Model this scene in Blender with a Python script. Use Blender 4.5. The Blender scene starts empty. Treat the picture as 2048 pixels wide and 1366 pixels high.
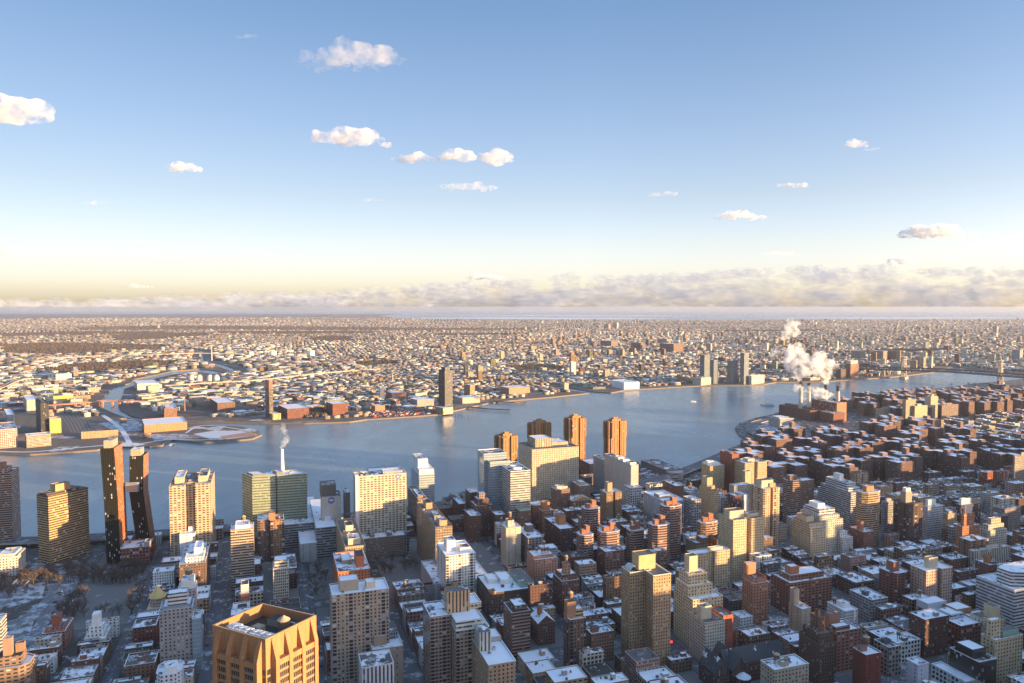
import bpy, bmesh, math, random
import numpy as np
from mathutils import Vector, Matrix
R = math.radians
sc = bpy.context.scene
# ------------------------------------------------------------------ camera, sky, sun, exposure
PW, PH, F, EYE, HZ = 2048.0, 1366.0, 1430.0, 320.0, 614.0
PITCH = math.atan((PH / 2 - HZ) / F)
cam = bpy.data.cameras.new('camera'); camo = bpy.data.objects.new('camera', cam)
sc.collection.objects.link(camo); sc.camera = camo
cam.sensor_width = 36; cam.lens = F / PW * 36; cam.clip_start = 1; cam.clip_end = 300000
camo.location = (0, 0, EYE); camo.rotation_euler = (math.pi / 2 - PITCH, 0, 0)
SUN_AZ, SUN_EL = 110.0, 5.6            # degrees clockwise from the viewing direction (+Y), and above the horizon
sunv = Vector((math.sin(R(SUN_AZ)) * math.cos(R(SUN_EL)), math.cos(R(SUN_AZ)) * math.cos(R(SUN_EL)), math.sin(R(SUN_EL))))
sl = bpy.data.lights.new('sun', 'SUN'); sl.energy = 5.0; sl.angle = R(0.5); sl.color = (1.0, 0.64, 0.29)
so = bpy.data.objects.new('sun', sl); sc.collection.objects.link(so)
so.rotation_euler = sunv.to_track_quat('Z', 'Y').to_euler(); so.location = (900, -300, 900)
w = bpy.data.worlds.new('World'); sc.world = w; w.use_nodes = True
wn = w.node_tree; bg = wn.nodes['Background']
sky = wn.nodes.new('ShaderNodeTexSky'); sky.sky_type = 'NISHITA'; sky.sun_disc = False
sky.sun_elevation = R(SUN_EL); sky.sun_rotation = R(SUN_AZ)
sky.altitude = 300; sky.air_density = 1.0; sky.dust_density = 1.0; sky.ozone_density = 1.5
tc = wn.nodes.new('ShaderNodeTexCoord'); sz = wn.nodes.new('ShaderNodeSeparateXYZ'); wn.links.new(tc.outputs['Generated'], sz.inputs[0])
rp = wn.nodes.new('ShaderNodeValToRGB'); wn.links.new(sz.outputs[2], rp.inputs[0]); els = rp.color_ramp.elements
SKYT = [(0.0, (0.319, 0.359, 0.61)), (0.0153, (0.312, 0.345, 0.66)), (0.05, (0.33, 0.316, 0.50)), (0.082, (0.335, 0.30, 0.405)), (0.148, (0.31, 0.27, 0.322)), (0.278, (0.275, 0.258, 0.308)), (0.4, (0.228, 0.243, 0.30)), (0.6, (0.46, 0.46, 0.51)), (1.0, (0.86, 0.85, .90))]  # stops above the frame are raised as added fill for the shade
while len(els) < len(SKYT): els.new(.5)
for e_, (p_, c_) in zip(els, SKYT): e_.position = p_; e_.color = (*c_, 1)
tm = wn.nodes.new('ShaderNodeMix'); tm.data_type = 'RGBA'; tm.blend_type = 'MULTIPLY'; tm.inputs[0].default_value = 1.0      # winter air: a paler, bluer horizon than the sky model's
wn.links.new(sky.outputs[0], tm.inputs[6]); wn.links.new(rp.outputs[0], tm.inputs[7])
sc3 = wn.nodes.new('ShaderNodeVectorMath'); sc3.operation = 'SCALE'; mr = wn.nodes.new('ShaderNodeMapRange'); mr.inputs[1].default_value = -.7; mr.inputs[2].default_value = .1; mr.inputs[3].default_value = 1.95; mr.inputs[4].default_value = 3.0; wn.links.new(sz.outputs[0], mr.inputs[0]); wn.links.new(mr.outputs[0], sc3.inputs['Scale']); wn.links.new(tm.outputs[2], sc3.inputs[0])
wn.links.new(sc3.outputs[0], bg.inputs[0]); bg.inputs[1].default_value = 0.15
vs = sc.view_settings; vs.view_transform = 'Standard'; vs.look = 'None'; vs.exposure = 1.55; vs.gamma = 1; vs.use_curve_mapping = False
cy = sc.cycles
cy.use_denoising = True; cy.max_bounces = 8; cy.diffuse_bounces = 3; cy.glossy_bounces = 3; cy.transmission_bounces = 2
cy.volume_bounces = 5; cy.transparent_max_bounces = 40; cy.caustics_reflective = False; cy.caustics_refractive = False
cy.sample_clamp_indirect = 4
HAZE_D = 2.3e-5
rng = random.Random(11)
# ------------------------------------------------------------------ picture <-> place
cp, sp = math.cos(PITCH), math.sin(PITCH)
def ray(px, py):
    u, v = (px - PW / 2) / F, (PH / 2 - py) / F
    return Vector((u, cp + v * sp, -sp + v * cp))
def at(px, py, z=0.0):
    d = ray(px, py); k = (z - EYE) / d.z
    return Vector((d.x * k, d.y * k, z))
def proj(p):
    x, y, z = p[0], p[1], p[2] - EYE
    dep = y * cp - z * sp
    return PW / 2 + F * x / dep, PH / 2 - F * (y * sp + z * cp) / dep
def dirv(deg): return Vector((math.sin(R(deg)), math.cos(R(deg))))
G = -18.8                                   # street grid: east streets run 18.8 degrees left of the view, avenues 71.2 right
E1, E2 = dirv(G), dirv(G + 90)
def st(s, t): return E1 * s + E2 * t
def to_st(p): return (p[0] * E1.x + p[1] * E1.y, p[0] * E2.x + p[1] * E2.y)
# ------------------------------------------------------------------ mesh helpers
col = sc.collection
class MB:
    def __init__(s): s.v, s.f, s.m, s.uv = [], [], [], []
    def face(s, pts, mat=0, uv=None):
        n = len(s.v); s.v += [tuple(p) for p in pts]; s.f.append(tuple(range(n, n + len(pts)))); s.m.append(mat)
        s.uv += uv if uv else [(p[0], p[1]) for p in pts]
    def walls(s, poly, z0, z1, mat=0, poly1=None, u0=0.0):
        n = len(poly); q = poly1 or poly; u = u0
        for i in range(n):
            a, b, c, d = poly[i], poly[(i + 1) % n], q[(i + 1) % n], q[i]
            L = math.hypot(b[0] - a[0], b[1] - a[1])
            s.face([(a[0], a[1], z0), (b[0], b[1], z0), (c[0], c[1], z1), (d[0], d[1], z1)], mat,
                   [(u, z0), (u + L, z0), (u + L, z1), (u, z1)]); u += L
    def cap(s, poly, z, mat=0): s.face([(p[0], p[1], z) for p in poly], mat)
    def prism(s, poly, z0, z1, mat=0, top=None, bottom=False):
        s.walls(poly, z0, z1, mat); s.cap(poly, z1, mat if top is None else top)
        if bottom: s.cap(poly[::-1], z0, mat)
    def ring(s, po, pi, z, mat=0):
        n = len(po)
        for i in range(n):
            j = (i + 1) % n
            s.face([(po[i][0], po[i][1], z), (po[j][0], po[j][1], z), (pi[j][0], pi[j][1], z), (pi[i][0], pi[i][1], z)], mat)
    def cone(s, c, r, z0, z1, n=12, mat=0, r1=0.0):
        a = [(c[0] + r * math.cos(2 * math.pi * i / n), c[1] + r * math.sin(2 * math.pi * i / n)) for i in range(n)]
        b = [(c[0] + r1 * math.cos(2 * math.pi * i / n), c[1] + r1 * math.sin(2 * math.pi * i / n)) for i in range(n)]
        if r1: s.walls(a, z0, z1, mat, b); s.cap(b, z1, mat)
        else:
            for i in range(n): s.face([(*a[i], z0), (*a[(i + 1) % n], z0), (c[0], c[1], z1)], mat)
    def bar(s, p, q, wd, mat=0):
        p, q = Vector(p), Vector(q); d = (q - p)
        if d.length < 1e-6: return
        d.normalize(); u = d.cross(Vector((0, 0, 1)))
        if u.length < 1e-3: u = Vector((1, 0, 0))
        u.normalize(); v = d.cross(u); h = wd / 2
        c = [(-h, -h), (h, -h), (h, h), (-h, h)]
        A = [p + u * a + v * b for a, b in c]; B = [q + u * a + v * b for a, b in c]
        for i in range(4): j = (i + 1) % 4; s.face([A[j], A[i], B[i], B[j]], mat)
        s.face(B[::-1], mat); s.face(A, mat)
    def build(s, name, mats, parent=None, loc=None):
        me = bpy.data.meshes.new(name)
        L = Vector(loc) if loc is not None else Vector((0, 0, 0))
        me.from_pydata([(x - L.x, y - L.y, z - L.z) for x, y, z in s.v], [], s.f)
        for m in (mats if isinstance(mats, (list, tuple)) else [mats]): me.materials.append(m)
        me.polygons.foreach_set('material_index', s.m)
        uvl = me.uv_layers.new(name='UVMap'); uvl.data.foreach_set('uv', [c for u in s.uv for c in u])
        me.update()
        o = bpy.data.objects.new(name, me); col.objects.link(o)
        if parent is not None:
            o.parent = parent; o.location = L - parent.location if loc is not None else (0, 0, 0)
        else: o.location = L
        return o
def tag(o, label=None, cat=None, group=None, kind=None):
    if label: o['label'] = label
    if cat: o['category'] = cat
    if group: o['group'] = group
    if kind: o['kind'] = kind
    return o
def empty(name, loc):
    o = bpy.data.objects.new(name, None); col.objects.link(o); o.location = loc; o.empty_display_size = 5; return o
def inset(poly, d):
    n = len(poly); out = []
    for i in range(n):
        a, b, c = Vector(poly[i - 1]), Vector(poly[i]), Vector(poly[(i + 1) % n])
        e, g = (b - a).normalized(), (c - b).normalized()
        n1, n2 = Vector((-e.y, e.x)), Vector((-g.y, g.x))
        m = n1 + n2; k = m.dot(n1)
        m = n1 if abs(k) < 1e-4 else m / k
        out.append((b.x + m.x * d, b.y + m.y * d))
    return out
def rect(o, dr, dl, a0, a1, b0, b1):
    return [tuple(o + dr * a + dl * b) for a, b in ((a0, b0), (a1, b0), (a1, b1), (a0, b1))]
def smooth_path(pts, n=6):
    out = []; P = [Vector(p) for p in pts]
    for i in range(len(P) - 1):
        p0, p1, p2, p3 = P[max(i - 1, 0)], P[i], P[i + 1], P[min(i + 2, len(P) - 1)]
        for k in range(n):
            t = k / n
            out.append(0.5 * ((2 * p1) + (p2 - p0) * t + (2 * p0 - 5 * p1 + 4 * p2 - p3) * t * t + (3 * p1 - p0 - 3 * p2 + p3) * t ** 3))
    out.append(P[-1]); return out
def in_poly(x, y, poly):
    c = False; n = len(poly); j = n - 1
    for i in range(n):
        xi, yi = poly[i][0], poly[i][1]; xj, yj = poly[j][0], poly[j][1]
        if (yi > y) != (yj > y) and x < (xj - xi) * (y - yi) / (yj - yi) + xi: c = not c
        j = i
    return c
def in_poly_np(X, Y, poly):
    c = np.zeros(X.shape, bool); n = len(poly); j = n - 1
    for i in range(n):
        xi, yi = poly[i][0], poly[i][1]; xj, yj = poly[j][0], poly[j][1]
        if yi != yj:
            m = ((yi > Y) != (yj > Y)) & (X < (xj - xi) * (Y - yi) / (yj - yi) + xi); c ^= m
        j = i
    return c
# ------------------------------------------------------------------ materials
class NT:
    def __init__(s, nt): s.nt = nt
    def n(s, t, **k):
        nd = s.nt.nodes.new(t)
        for a, b in k.items(): setattr(nd, a, b)
        return nd
    def put(s, sock, val):
        if isinstance(val, bpy.types.NodeSocket): s.nt.links.new(val, sock)
        elif val is not None:
            if hasattr(sock.default_value, '__len__') and not isinstance(val, (int, float)) and len(val) == 3 and len(sock.default_value) == 4: val = (*val, 1)
            sock.default_value = val
    def math(s, op, a, b=None, c=None):
        nd = s.n('ShaderNodeMath', operation=op); s.put(nd.inputs[0], a)
        if b is not None: s.put(nd.inputs[1], b)
        if c is not None: s.put(nd.inputs[2], c)
        return nd.outputs[0]
    def mix(s, f, a, b):
        nd = s.n('ShaderNodeMix', data_type='RGBA'); s.put(nd.inputs[0], f); s.put(nd.inputs[6], a); s.put(nd.inputs[7], b); return nd.outputs[2]
    def fmix(s, f, a, b):
        nd = s.n('ShaderNodeMix', data_type='FLOAT'); s.put(nd.inputs[0], f); s.put(nd.inputs[2], a); s.put(nd.inputs[3], b); return nd.outputs[0]
    def noise(s, vec, scale, detail=3, rough=.55, dim='3D'):
        nd = s.n('ShaderNodeTexNoise', noise_dimensions=dim); s.put(nd.inputs['Vector'], vec); s.put(nd.inputs['Scale'], scale)
        s.put(nd.inputs['Detail'], detail); s.put(nd.inputs['Roughness'], rough); return nd.outputs[0]
    def ramp(s, f, lo, hi):
        nd = s.n('ShaderNodeMapRange', interpolation_type='SMOOTHSTEP'); s.put(nd.inputs[0], f); s.put(nd.inputs[1], lo); s.put(nd.inputs[2], hi); return nd.outputs[0]
    def scale3(s, vec, x, y, z):
        nd = s.n('ShaderNodeMapping'); s.put(nd.inputs[0], vec); nd.inputs['Scale'].default_value = (x, y, z); return nd.outputs[0]
def newmat(name):
    m = bpy.data.materials.new(name); m.use_nodes = True
    t = NT(m.node_tree); b = m.node_tree.nodes['Principled BSDF']; return m, t, b
def pos(t): return t.n('ShaderNodeNewGeometry').outputs['Position']
MATS = {}
def flat(name, c, rough=.8, var=.25, scale=.25, metal=0.0):
    if name in MATS: return MATS[name]
    m, t, b = newmat(name); nz = t.noise(pos(t), scale, 4)
    f = t.math('MULTIPLY_ADD', nz, var * 2, 1 - var)
    vm = t.n('ShaderNodeVectorMath', operation='SCALE'); t.put(vm.inputs[0], c); t.put(vm.inputs['Scale'], f)
    t.put(b.inputs['Base Color'], vm.outputs[0]); b.inputs['Roughness'].default_value = rough; b.inputs['Metallic'].default_value = metal
    MATS[name] = m; return m
# windowed wall, in metres of wall length (u) and height (v)
grp = bpy.data.node_groups.new('facade', 'ShaderNodeTree')
for nm, ty, dv in (('Wall', 'Color', (.3, .2, .15, 1)), ('SlabCol', 'Color', (.5, .45, .4, 1)), ('Glass', 'Color', (.03, .035, .045, 1)), ('Bay', 'Float', 3.4), ('Floor', 'Float', 3.1),
                   ('WW', 'Float', .42), ('WH', 'Float', .5), ('SlabH', 'Float', 0.0), ('Blind', 'Float', .25), ('BalN', 'Float', 0.0), ('Rough', 'Float', .12)):
    k = grp.interface.new_socket(nm, in_out='INPUT', socket_type='NodeSocket' + ty); k.default_value = dv
grp.interface.new_socket('Shader', in_out='OUTPUT', socket_type='NodeSocketShader')
t = NT(grp); gi = t.n('NodeGroupInput'); go = t.n('NodeGroupOutput'); I = gi.outputs
uv = t.n('ShaderNodeUVMap'); sx = t.n('ShaderNodeSeparateXYZ'); t.put(sx.inputs[0], uv.outputs[0])
cu = t.math('DIVIDE', sx.outputs[0], I['Bay']); cv = t.math('DIVIDE', sx.outputs[1], I['Floor'])
fu, fv = t.math('FRACT', cu), t.math('FRACT', cv); iu, iv = t.math('FLOOR', cu), t.math('FLOOR', cv)
isbal = t.math('MULTIPLY', t.math('GREATER_THAN', I['BalN'], .5), t.math('LESS_THAN', t.math('FRACT', t.math('DIVIDE', t.math('ADD', iu, .5), t.math('MAXIMUM', I['BalN'], 1))), t.math('DIVIDE', 1.0, t.math('MAXIMUM', I['BalN'], 1))))
ww = t.fmix(isbal, I['WW'], .92); wh = t.fmix(isbal, I['WH'], .72)
win = t.math('MULTIPLY', t.math('LESS_THAN', t.math('ABSOLUTE', t.math('SUBTRACT', fu, .5)), t.math('MULTIPLY', ww, .5)),
             t.math('LESS_THAN', t.math('ABSOLUTE', t.math('SUBTRACT', fv, .52)), t.math('MULTIPLY', wh, .5)))
oi = t.n('ShaderNodeObjectInfo')
cx3 = t.n('ShaderNodeCombineXYZ'); t.put(cx3.inputs[0], iu); t.put(cx3.inputs[1], iv); t.put(cx3.inputs[2], t.math('MULTIPLY', oi.outputs['Random'], 97.0))
wnz = t.n('ShaderNodeTexWhiteNoise', noise_dimensions='3D'); t.put(wnz.inputs[0], cx3.outputs[0])
rv = wnz.outputs[0]
blind = t.math('LESS_THAN', rv, I['Blind'])
gl = t.mix(blind, I['Glass'], t.mix(t.math('FRACT', t.math('MULTIPLY', rv, 37.0)), (.22, .22, .22, 1), (.5, .5, .5, 1)))
p3 = pos(t)
nz = t.noise(p3, .12, 4); nz2 = t.noise(t.scale3(p3, .5, .5, .06), 1.0, 3)
fac = t.math('MULTIPLY', t.math('MULTIPLY_ADD', nz, .5, .75), t.math('MULTIPLY_ADD', nz2, .36, .82))
wl = t.n('ShaderNodeVectorMath', operation='SCALE'); t.put(wl.inputs[0], I['Wall']); t.put(wl.inputs['Scale'], fac)
slab = t.math('GREATER_THAN', t.math('ADD', fv, I['SlabH']), 1.0)
wcol = t.mix(slab, wl.outputs[0], I['SlabCol'])
win = t.math('MULTIPLY', win, t.math('SUBTRACT', 1.0, slab))
base = t.mix(win, wcol, gl)
ro = t.fmix(t.math('MULTIPLY', win, t.math('SUBTRACT', 1.0, blind)), .85, I['Rough'])
pb = t.n('ShaderNodeBsdfPrincipled'); t.put(pb.inputs['Base Color'], base); t.put(pb.inputs['Roughness'], ro); t.put(pb.inputs['Specular IOR Level'], t.fmix(win, .12, .5))
bmp = t.n('ShaderNodeBump'); bmp.inputs['Strength'].default_value = .6; bmp.inputs['Distance'].default_value = .25; t.put(bmp.inputs['Height'], t.math('SUBTRACT', 1.0, win)); t.put(pb.inputs['Normal'], bmp.outputs[0])
t.put(go.inputs[0], pb.outputs[0])
STY = {  # bay, floor, ww, wh, slabh, blind, balN, rough, glass
 'punch': (3.3, 3.1, .40, .48, 0, .13, 0, .15, (.035, .04, .052)), 'dense': (2.5, 3.0, .42, .5, 0, .10, 0, .15, (.035, .04, .05)),
 'pair': (4.6, 3.0, .62, .46, 0, .12, 0, .15, (.035, .04, .05)), 'ribbon': (2.2, 3.3, .97, .42, 0, .10, 0, .12, (.045, .05, .062)),
 'band': (2.4, 3.0, .9, .5, .24, .07, 0, .15, (.045, .045, .055)), 'bandb': (3.2, 3.0, .5, .5, .14, .10, 3, .15, (.04, .04, .05)),
 'grid': (1.9, 3.1, .58, .64, 0, .10, 0, .12, (.04, .04, .045)), 'glass': (1.7, 3.7, .93, .8, 0, .03, 0, .03, (.20, .27, .33)),
 'green': (1.6, 3.6, .9, .42, 0, .04, 0, .06, (.10, .125, .10)), 'copper': (1.8, 3.2, .93, .9, 0, .05, 0, .05, (.045, .043, .04)),
 'stripe': (3.0, 4.0, .42, 1.0, 0, .08, 0, .12, (.05, .056, .066)), 'balc': (3.3, 3.0, .42, .5, 0, .14, 4, .15, (.04, .04, .05)),
 'dark': (1.9, 3.2, .86, .78, 0, .06, 0, .45, (.035, .04, .045)), 'tglass': (1.9, 3.4, .86, .74, 0, .03, 0, .08, (.09, .11, .125)), 'pier': (3.1, 3.4, .34, .62, 0, .10, 0, .12, (.05, .05, .055)), 'tglass': (1.9, 3.4, .86, .74, 0, .03, 0, .08, (.09, .11, .125)), 'slot': (5.2, 3.0, .26, .8, 0, .06, 0, .15, (.04, .035, .035)),
 'copglass': (2.6, 3.3, .5, .84, 0, .10, 0, .06, (.03, .034, .026)),
 'blank': (8.0, 3.2, .13, .36, 0, .12, 0, .15, (.03, .034, .042)), 'solid': (50., 50., 0, 0, 0, 0, 0, .5, (.05, .05, .05)),
 'loft': (3.6, 3.8, .66, .62, 0, .16, 0, .12, (.04, .045, .055)), 'louver': (40., 1.2, 1.0, .4, 0, 0, 0, .5, (.06, .06, .06)),
 'row': (1.5, 3.2, .46, .56, 0, .12, 0, .15, (.03, .034, .042))}
def facade(style, c, slabc=None):
    key = ('fac', style, tuple(round(x, 3) for x in c))
    if key in MATS: return MATS[key]
    m = bpy.data.materials.new('wall_' + style); m.use_nodes = True; nt = m.node_tree; nt.nodes.remove(nt.nodes['Principled BSDF'])
    g = nt.nodes.new('ShaderNodeGroup'); g.node_tree = grp; s = STY[style]
    for k, v in zip(('Bay', 'Floor', 'WW', 'WH', 'SlabH', 'Blind', 'BalN', 'Rough'), s[:8]): g.inputs[k].default_value = v
    g.inputs['Glass'].default_value = (*s[8], 1); g.inputs['Wall'].default_value = (*c, 1)
    sc_ = slabc or tuple(min(.75, x * 1.5 + .12) for x in c); g.inputs['SlabCol'].default_value = (*sc_, 1)
    nt.links.new(g.outputs[0], nt.nodes['Material Output'].inputs[0]); MATS[key] = m; return m
# the paints, bricks and stones of the place (base colours)
C = dict(dkbrick=(.135, .075, .06), brick=(.22, .115, .085), red=(.30, .115, .075), orange=(.42, .19, .09), tan=(.42, .30, .19), beige=(.55, .46, .34), cream=(.62, .53, .38),
         white=(.74, .72, .68), grey=(.33, .33, .33), dkgrey=(.13, .13, .135), black=(.035, .035, .04), brown=(.20, .13, .09), pink=(.42, .26, .21), stone=(.48, .43, .37), blue=(.36, .43, .48),
         green=(.31, .35, .26), gold=(.50, .36, .17), steel=(.45, .50, .53), copper=(.30, .12, .065), umber=(.27, .165, .10))
def roofmat(name, amount, dark):
    m, t, b = newmat(name); p = pos(t); oi = t.n('ShaderNodeObjectInfo')
    a = t.noise(p, .11, 5, .65); a2 = t.noise(p, .6, 3)
    v = t.math('ADD', t.math('ADD', a, t.math('MULTIPLY', a2, .25)), t.math('MULTIPLY', oi.outputs['Random'], .22))
    f = t.ramp(v, amount, amount + .07)
    dk = t.mix(t.noise(p, .35, 3), tuple(x * .7 for x in dark), tuple(x * 1.4 for x in dark))
    sn = t.mix(t.noise(p, .05, 3), (.72, .74, .79, 1), (.84, .85, .88, 1))
    t.put(b.inputs['Base Color'], t.mix(f, dk, sn)); b.inputs['Roughness'].default_value = .8
    return m
ROOF = [roofmat('roof_snow', .54, (.10, .095, .09)), roofmat('roof_patchy_snow', .69, (.11, .10, .095)), roofmat('roof_bare', .86, (.13, .12, .115)), roofmat('roof_tar', .93, (.05, .047, .045))]
SNOW = flat('snow', (.80, .82, .86), .7, .06, .3)
COPE = flat('coping_stone', (.42, .40, .38), .8, .2, .4)
WOOD = flat('tank_wood', (.20, .125, .075), .85, .3, .8); TANKROOF = flat('tank_roof', (.42, .33, .22), .8, .2, .5)
STEEL = flat('galvanised_steel', (.48, .49, .50), .5, .2, .5); DARK = flat('dark_metal', (.06, .06, .065), .6, .3, .5)
VERD = flat('copper_verdigris', (.28, .43, .36), .7, .2, .3)
CONC = flat('concrete', (.40, .38, .35), .85, .2, .15)
# ------------------------------------------------------------------ the ground: water, land, roads
def wmat():
    m, t, b = newmat('river_water'); p = pos(t)
    n1 = t.noise(t.scale3(p, .16, .075, .05), 1.0, 5, .62); n2 = t.noise(t.scale3(p, .0035, .0016, .003), 1.0, 4, .6); n3 = t.noise(t.scale3(p, .3, .16, .2), 1.0, 3)
    t.put(b.inputs['Base Color'], t.mix(t.ramp(n2, .42, .72), (.11, .165, .195, 1), (.22, .295, .335, 1)))
    t.put(b.inputs['Roughness'], t.fmix(t.ramp(n2, .2, .8), .22, .30)); b.inputs['IOR'].default_value = 1.33
    bm = t.n('ShaderNodeBump'); bm.inputs['Strength'].default_value = .36; bm.inputs['Distance'].default_value = 1.6
    t.put(bm.inputs['Height'], t.math('ADD', n1, t.math('MULTIPLY', t.noise(t.scale3(p, .05, .02, .05), 1.0, 3, .5), .8))); t.put(b.inputs['Normal'], bm.outputs[0]); return m
WATER = wmat()
def landmat():
    m, t, b = newmat('city_ground'); p = pos(t)
    vo = t.n('ShaderNodeTexVoronoi'); t.put(vo.inputs['Vector'], t.scale3(p, .022, .022, .01)); vo.inputs['Scale'].default_value = 1.0
    se = t.n('ShaderNodeSeparateColor'); t.put(se.inputs[0], vo.outputs['Color']); r = se.outputs[0]
    c = t.mix(t.math('LESS_THAN', r, .78), (.5, .5, .52, 1), (.13, .105, .085, 1))
    c = t.mix(t.math('GREATER_THAN', r, .82), c, (.30, .20, .15, 1))
    big = t.noise(p, .0011, 5, .62); c = t.mix(t.ramp(big, .50, .60), c, (.105, .08, .062, 1))
    fine = t.noise(p, .06, 3); c = t.mix(t.ramp(fine, .5, .62), c, (.085, .08, .078, 1))
    t.put(b.inputs['Base Color'], c); b.inputs['Roughness'].default_value = .9; return m
LAND = landmat()
def asph(name, amt, dark, lo=(.55, .57, .62)):
    m, t, b = newmat(name); p = pos(t)
    v = t.math('ADD', t.noise(p, .07, 5, .65), t.math('MULTIPLY', t.noise(p, .5, 3), .3))
    t.put(b.inputs['Base Color'], t.mix(t.ramp(v, amt, amt + .14), tuple(dark), lo)); b.inputs['Roughness'].default_value = .85; return m
YARD = asph('yard_ground', .68, (.075, .065, .058, 1)); ROADM = asph('asphalt', .69, (.11, .11, .118, 1), (.42, .43, .46, 1)); PAVE = asph('pavement_snow', .74, (.16, .155, .15, 1))
SNOWG = asph('snow_lawn', .56, (.12, .105, .09, 1), (.50, .51, .55, 1)); QUAY = flat('quay_stone', (.20, .17, .145), .9, .3, .2); LINEM = flat('road_paint', (.62, .62, .60), .7, .1, .5)
def structure(mb, name, mats, loc=None): return tag(mb.build(name, mats, None, loc), kind='structure')
WZ = -4.0
b = MB(); far = 55000
b.face([(-far, -900, WZ), (far, -900, WZ), (far, far, WZ), (-far, far, WZ)]); structure(b, 'water', WATER)
def land(pts, name, mat, z=0.0):
    mb = MB(); P = [tuple(p[:2]) for p in pts]
    area = sum(P[i - 1][0] * P[i][1] - P[i][0] * P[i - 1][1] for i in range(len(P)))
    if area < 0: P = P[::-1]
    bm = bmesh.new(); f = bm.faces.new([bm.verts.new((x, y, z)) for x, y in P]); bm.normal_update()
    bmesh.ops.triangulate(bm, faces=[f])
    for q in bm.faces: mb.face([v.co[:] for v in q.verts], 0)
    mb.walls(P, WZ - 2, z, 1); bm.free(); structure(mb, name, [mat, QUAY]); return P
def px(*pts): return [at(x, y) for x, y in pts]
# Manhattan
MAN = px((0, 1088), (180, 1078), (330, 1068), (470, 1050), (620, 1035), (760, 1018), (850, 1008), (905, 998), (950, 988), (958, 972), (962, 955), (1100, 938), (1272, 922), (1286, 930), (1290, 958),
         (1345, 955), (1375, 942), (1420, 925), (1460, 905), (1500, 882), (1478, 868), (1470, 856), (1478, 846), (1510, 836), (1545, 829), (1562, 822), (1600, 812), (1690, 800), (1790, 787), (1880, 776), (1960, 766), (2010, 762), (2048, 757), (2400, 738))
MAN += [Vector((4200, 3400, 0)), Vector((4200, -800, 0)), Vector((-3000, -800, 0)), Vector((-3000, 900, 0)), Vector((-1100, 880, 0))]
MANP = land(MAN, 'ground', YARD)
# the far shore: Queens point, Greenpoint and Williamsburg up to the open sea
Q1 = px((-260, 915), (0, 905), (60, 908), (130, 904), (195, 899), (215, 893), (250, 889), (275, 890), (300, 893), (325, 890), (330, 884), (345, 879), (400, 884), (440, 883), (505, 877), (524, 869), (515, 860), (480, 853), (400, 848), (330, 847), (285, 842), (250, 834), (225, 825), (200, 814),
        (203, 802), (212, 788), (226, 774), (262, 766), (268, 758), (300, 752), (345, 742), (400, 738), (425, 740), (452, 745), (458, 741), (440, 734), (425, 729), (405, 724), (396, 720), (401, 716))
Q1 += [at(401, 700), Vector((-14000, 9000, 0)), Vector((-14000, 1300, 0))]
Q1P = land(Q1, 'ground', LAND)
Q2 = px((406, 716), (408, 720), (420, 723), (440, 727), (470, 737), (462, 746), (425, 748), (400, 744), (345, 749), (305, 758), (276, 764), (270, 770), (248, 778), (246, 790), (238, 805), (240, 818), (262, 831), (300, 839), (400, 842), (530, 845), (610, 846), (700, 843), (735, 838), (770, 836), (830, 832), (880, 828), (905, 822), (940, 814), (975, 806), (1030, 800), (1100, 794), (1178, 786), (1150, 782), (1090, 772),
          (1125, 772), (1190, 783), (1222, 785), (1250, 780), (1330, 775), (1400, 771), (1500, 770), (1530, 768), (1552, 764), (1640, 763), (1780, 754), (1862, 745), (1890, 738), (1912, 732), (1930, 736), (1990, 742), (2060, 748), (2400, 765))
Q2 += [Vector((6500, 3300, 0)), Vector((16000, 5500, 0)), Vector((14500, 17800, 0)), at(1990, 640), at(1500, 640.5), at(1200, 641), at(1000, 640), at(800, 637.5), at(760, 631.5), Vector((-5000, 33000, 0)), Vector((-26000, 33000, 0)), Vector((-26000, 10000, 0)), Vector((-14000, 9002, 0)), at(404, 700)]
Q2P = land(Q2, 'ground', LAND)
# snow covered marsh islands and the sandbar before the sea
SNOWFAR = flat('snow_marsh', (.68, .68, .70), .9, .15, .0006)
for pts in ([(780, 636.2), (1000, 634.2), (1240, 635.6), (1350, 637.4), (1100, 638.6), (900, 637.6)], [(840, 631.6), (1100, 630.6), (1280, 631.2), (1420, 632.4), (1150, 632.8)], [(1480, 636), (1700, 634.8), (1960, 634.6), (2060, 636.2), (1740, 637.4)]):
    land(px(*pts), 'terrain', SNOWFAR, 0.5)
def strip(name, path, width, mat, z, kerb=0.0, side=None):
    mb = MB(); P = [Vector((p[0], p[1])) for p in path]; Lp, Rp = [], []
    for i in range(len(P)):
        d = (P[min(i + 1, len(P) - 1)] - P[max(i - 1, 0)]).normalized(); n = Vector((-d.y, d.x)) * width / 2
        Lp.append(P[i] + n); Rp.append(P[i] - n)
    zz = z if callable(z) else (lambda k: z)
    for i in range(len(P) - 1):
        za, zb = zz(i / (len(P) - 1)), zz((i + 1) / (len(P) - 1))
        mb.face([(*Rp[i], za), (*Rp[i + 1], zb), (*Lp[i + 1], zb), (*Lp[i], za)], 0)
        if kerb:
            for A, s in ((Lp, 1), (Rp, -1)):
                q = [(*A[i], za - kerb), (*A[i + 1], zb - kerb), (*A[i + 1], zb + .9), (*A[i], za + .9)]
                mb.face(q if s < 0 else q[::-1], 1)
    return mb, ([mat] if not kerb else [mat, side or CONC])
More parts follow.
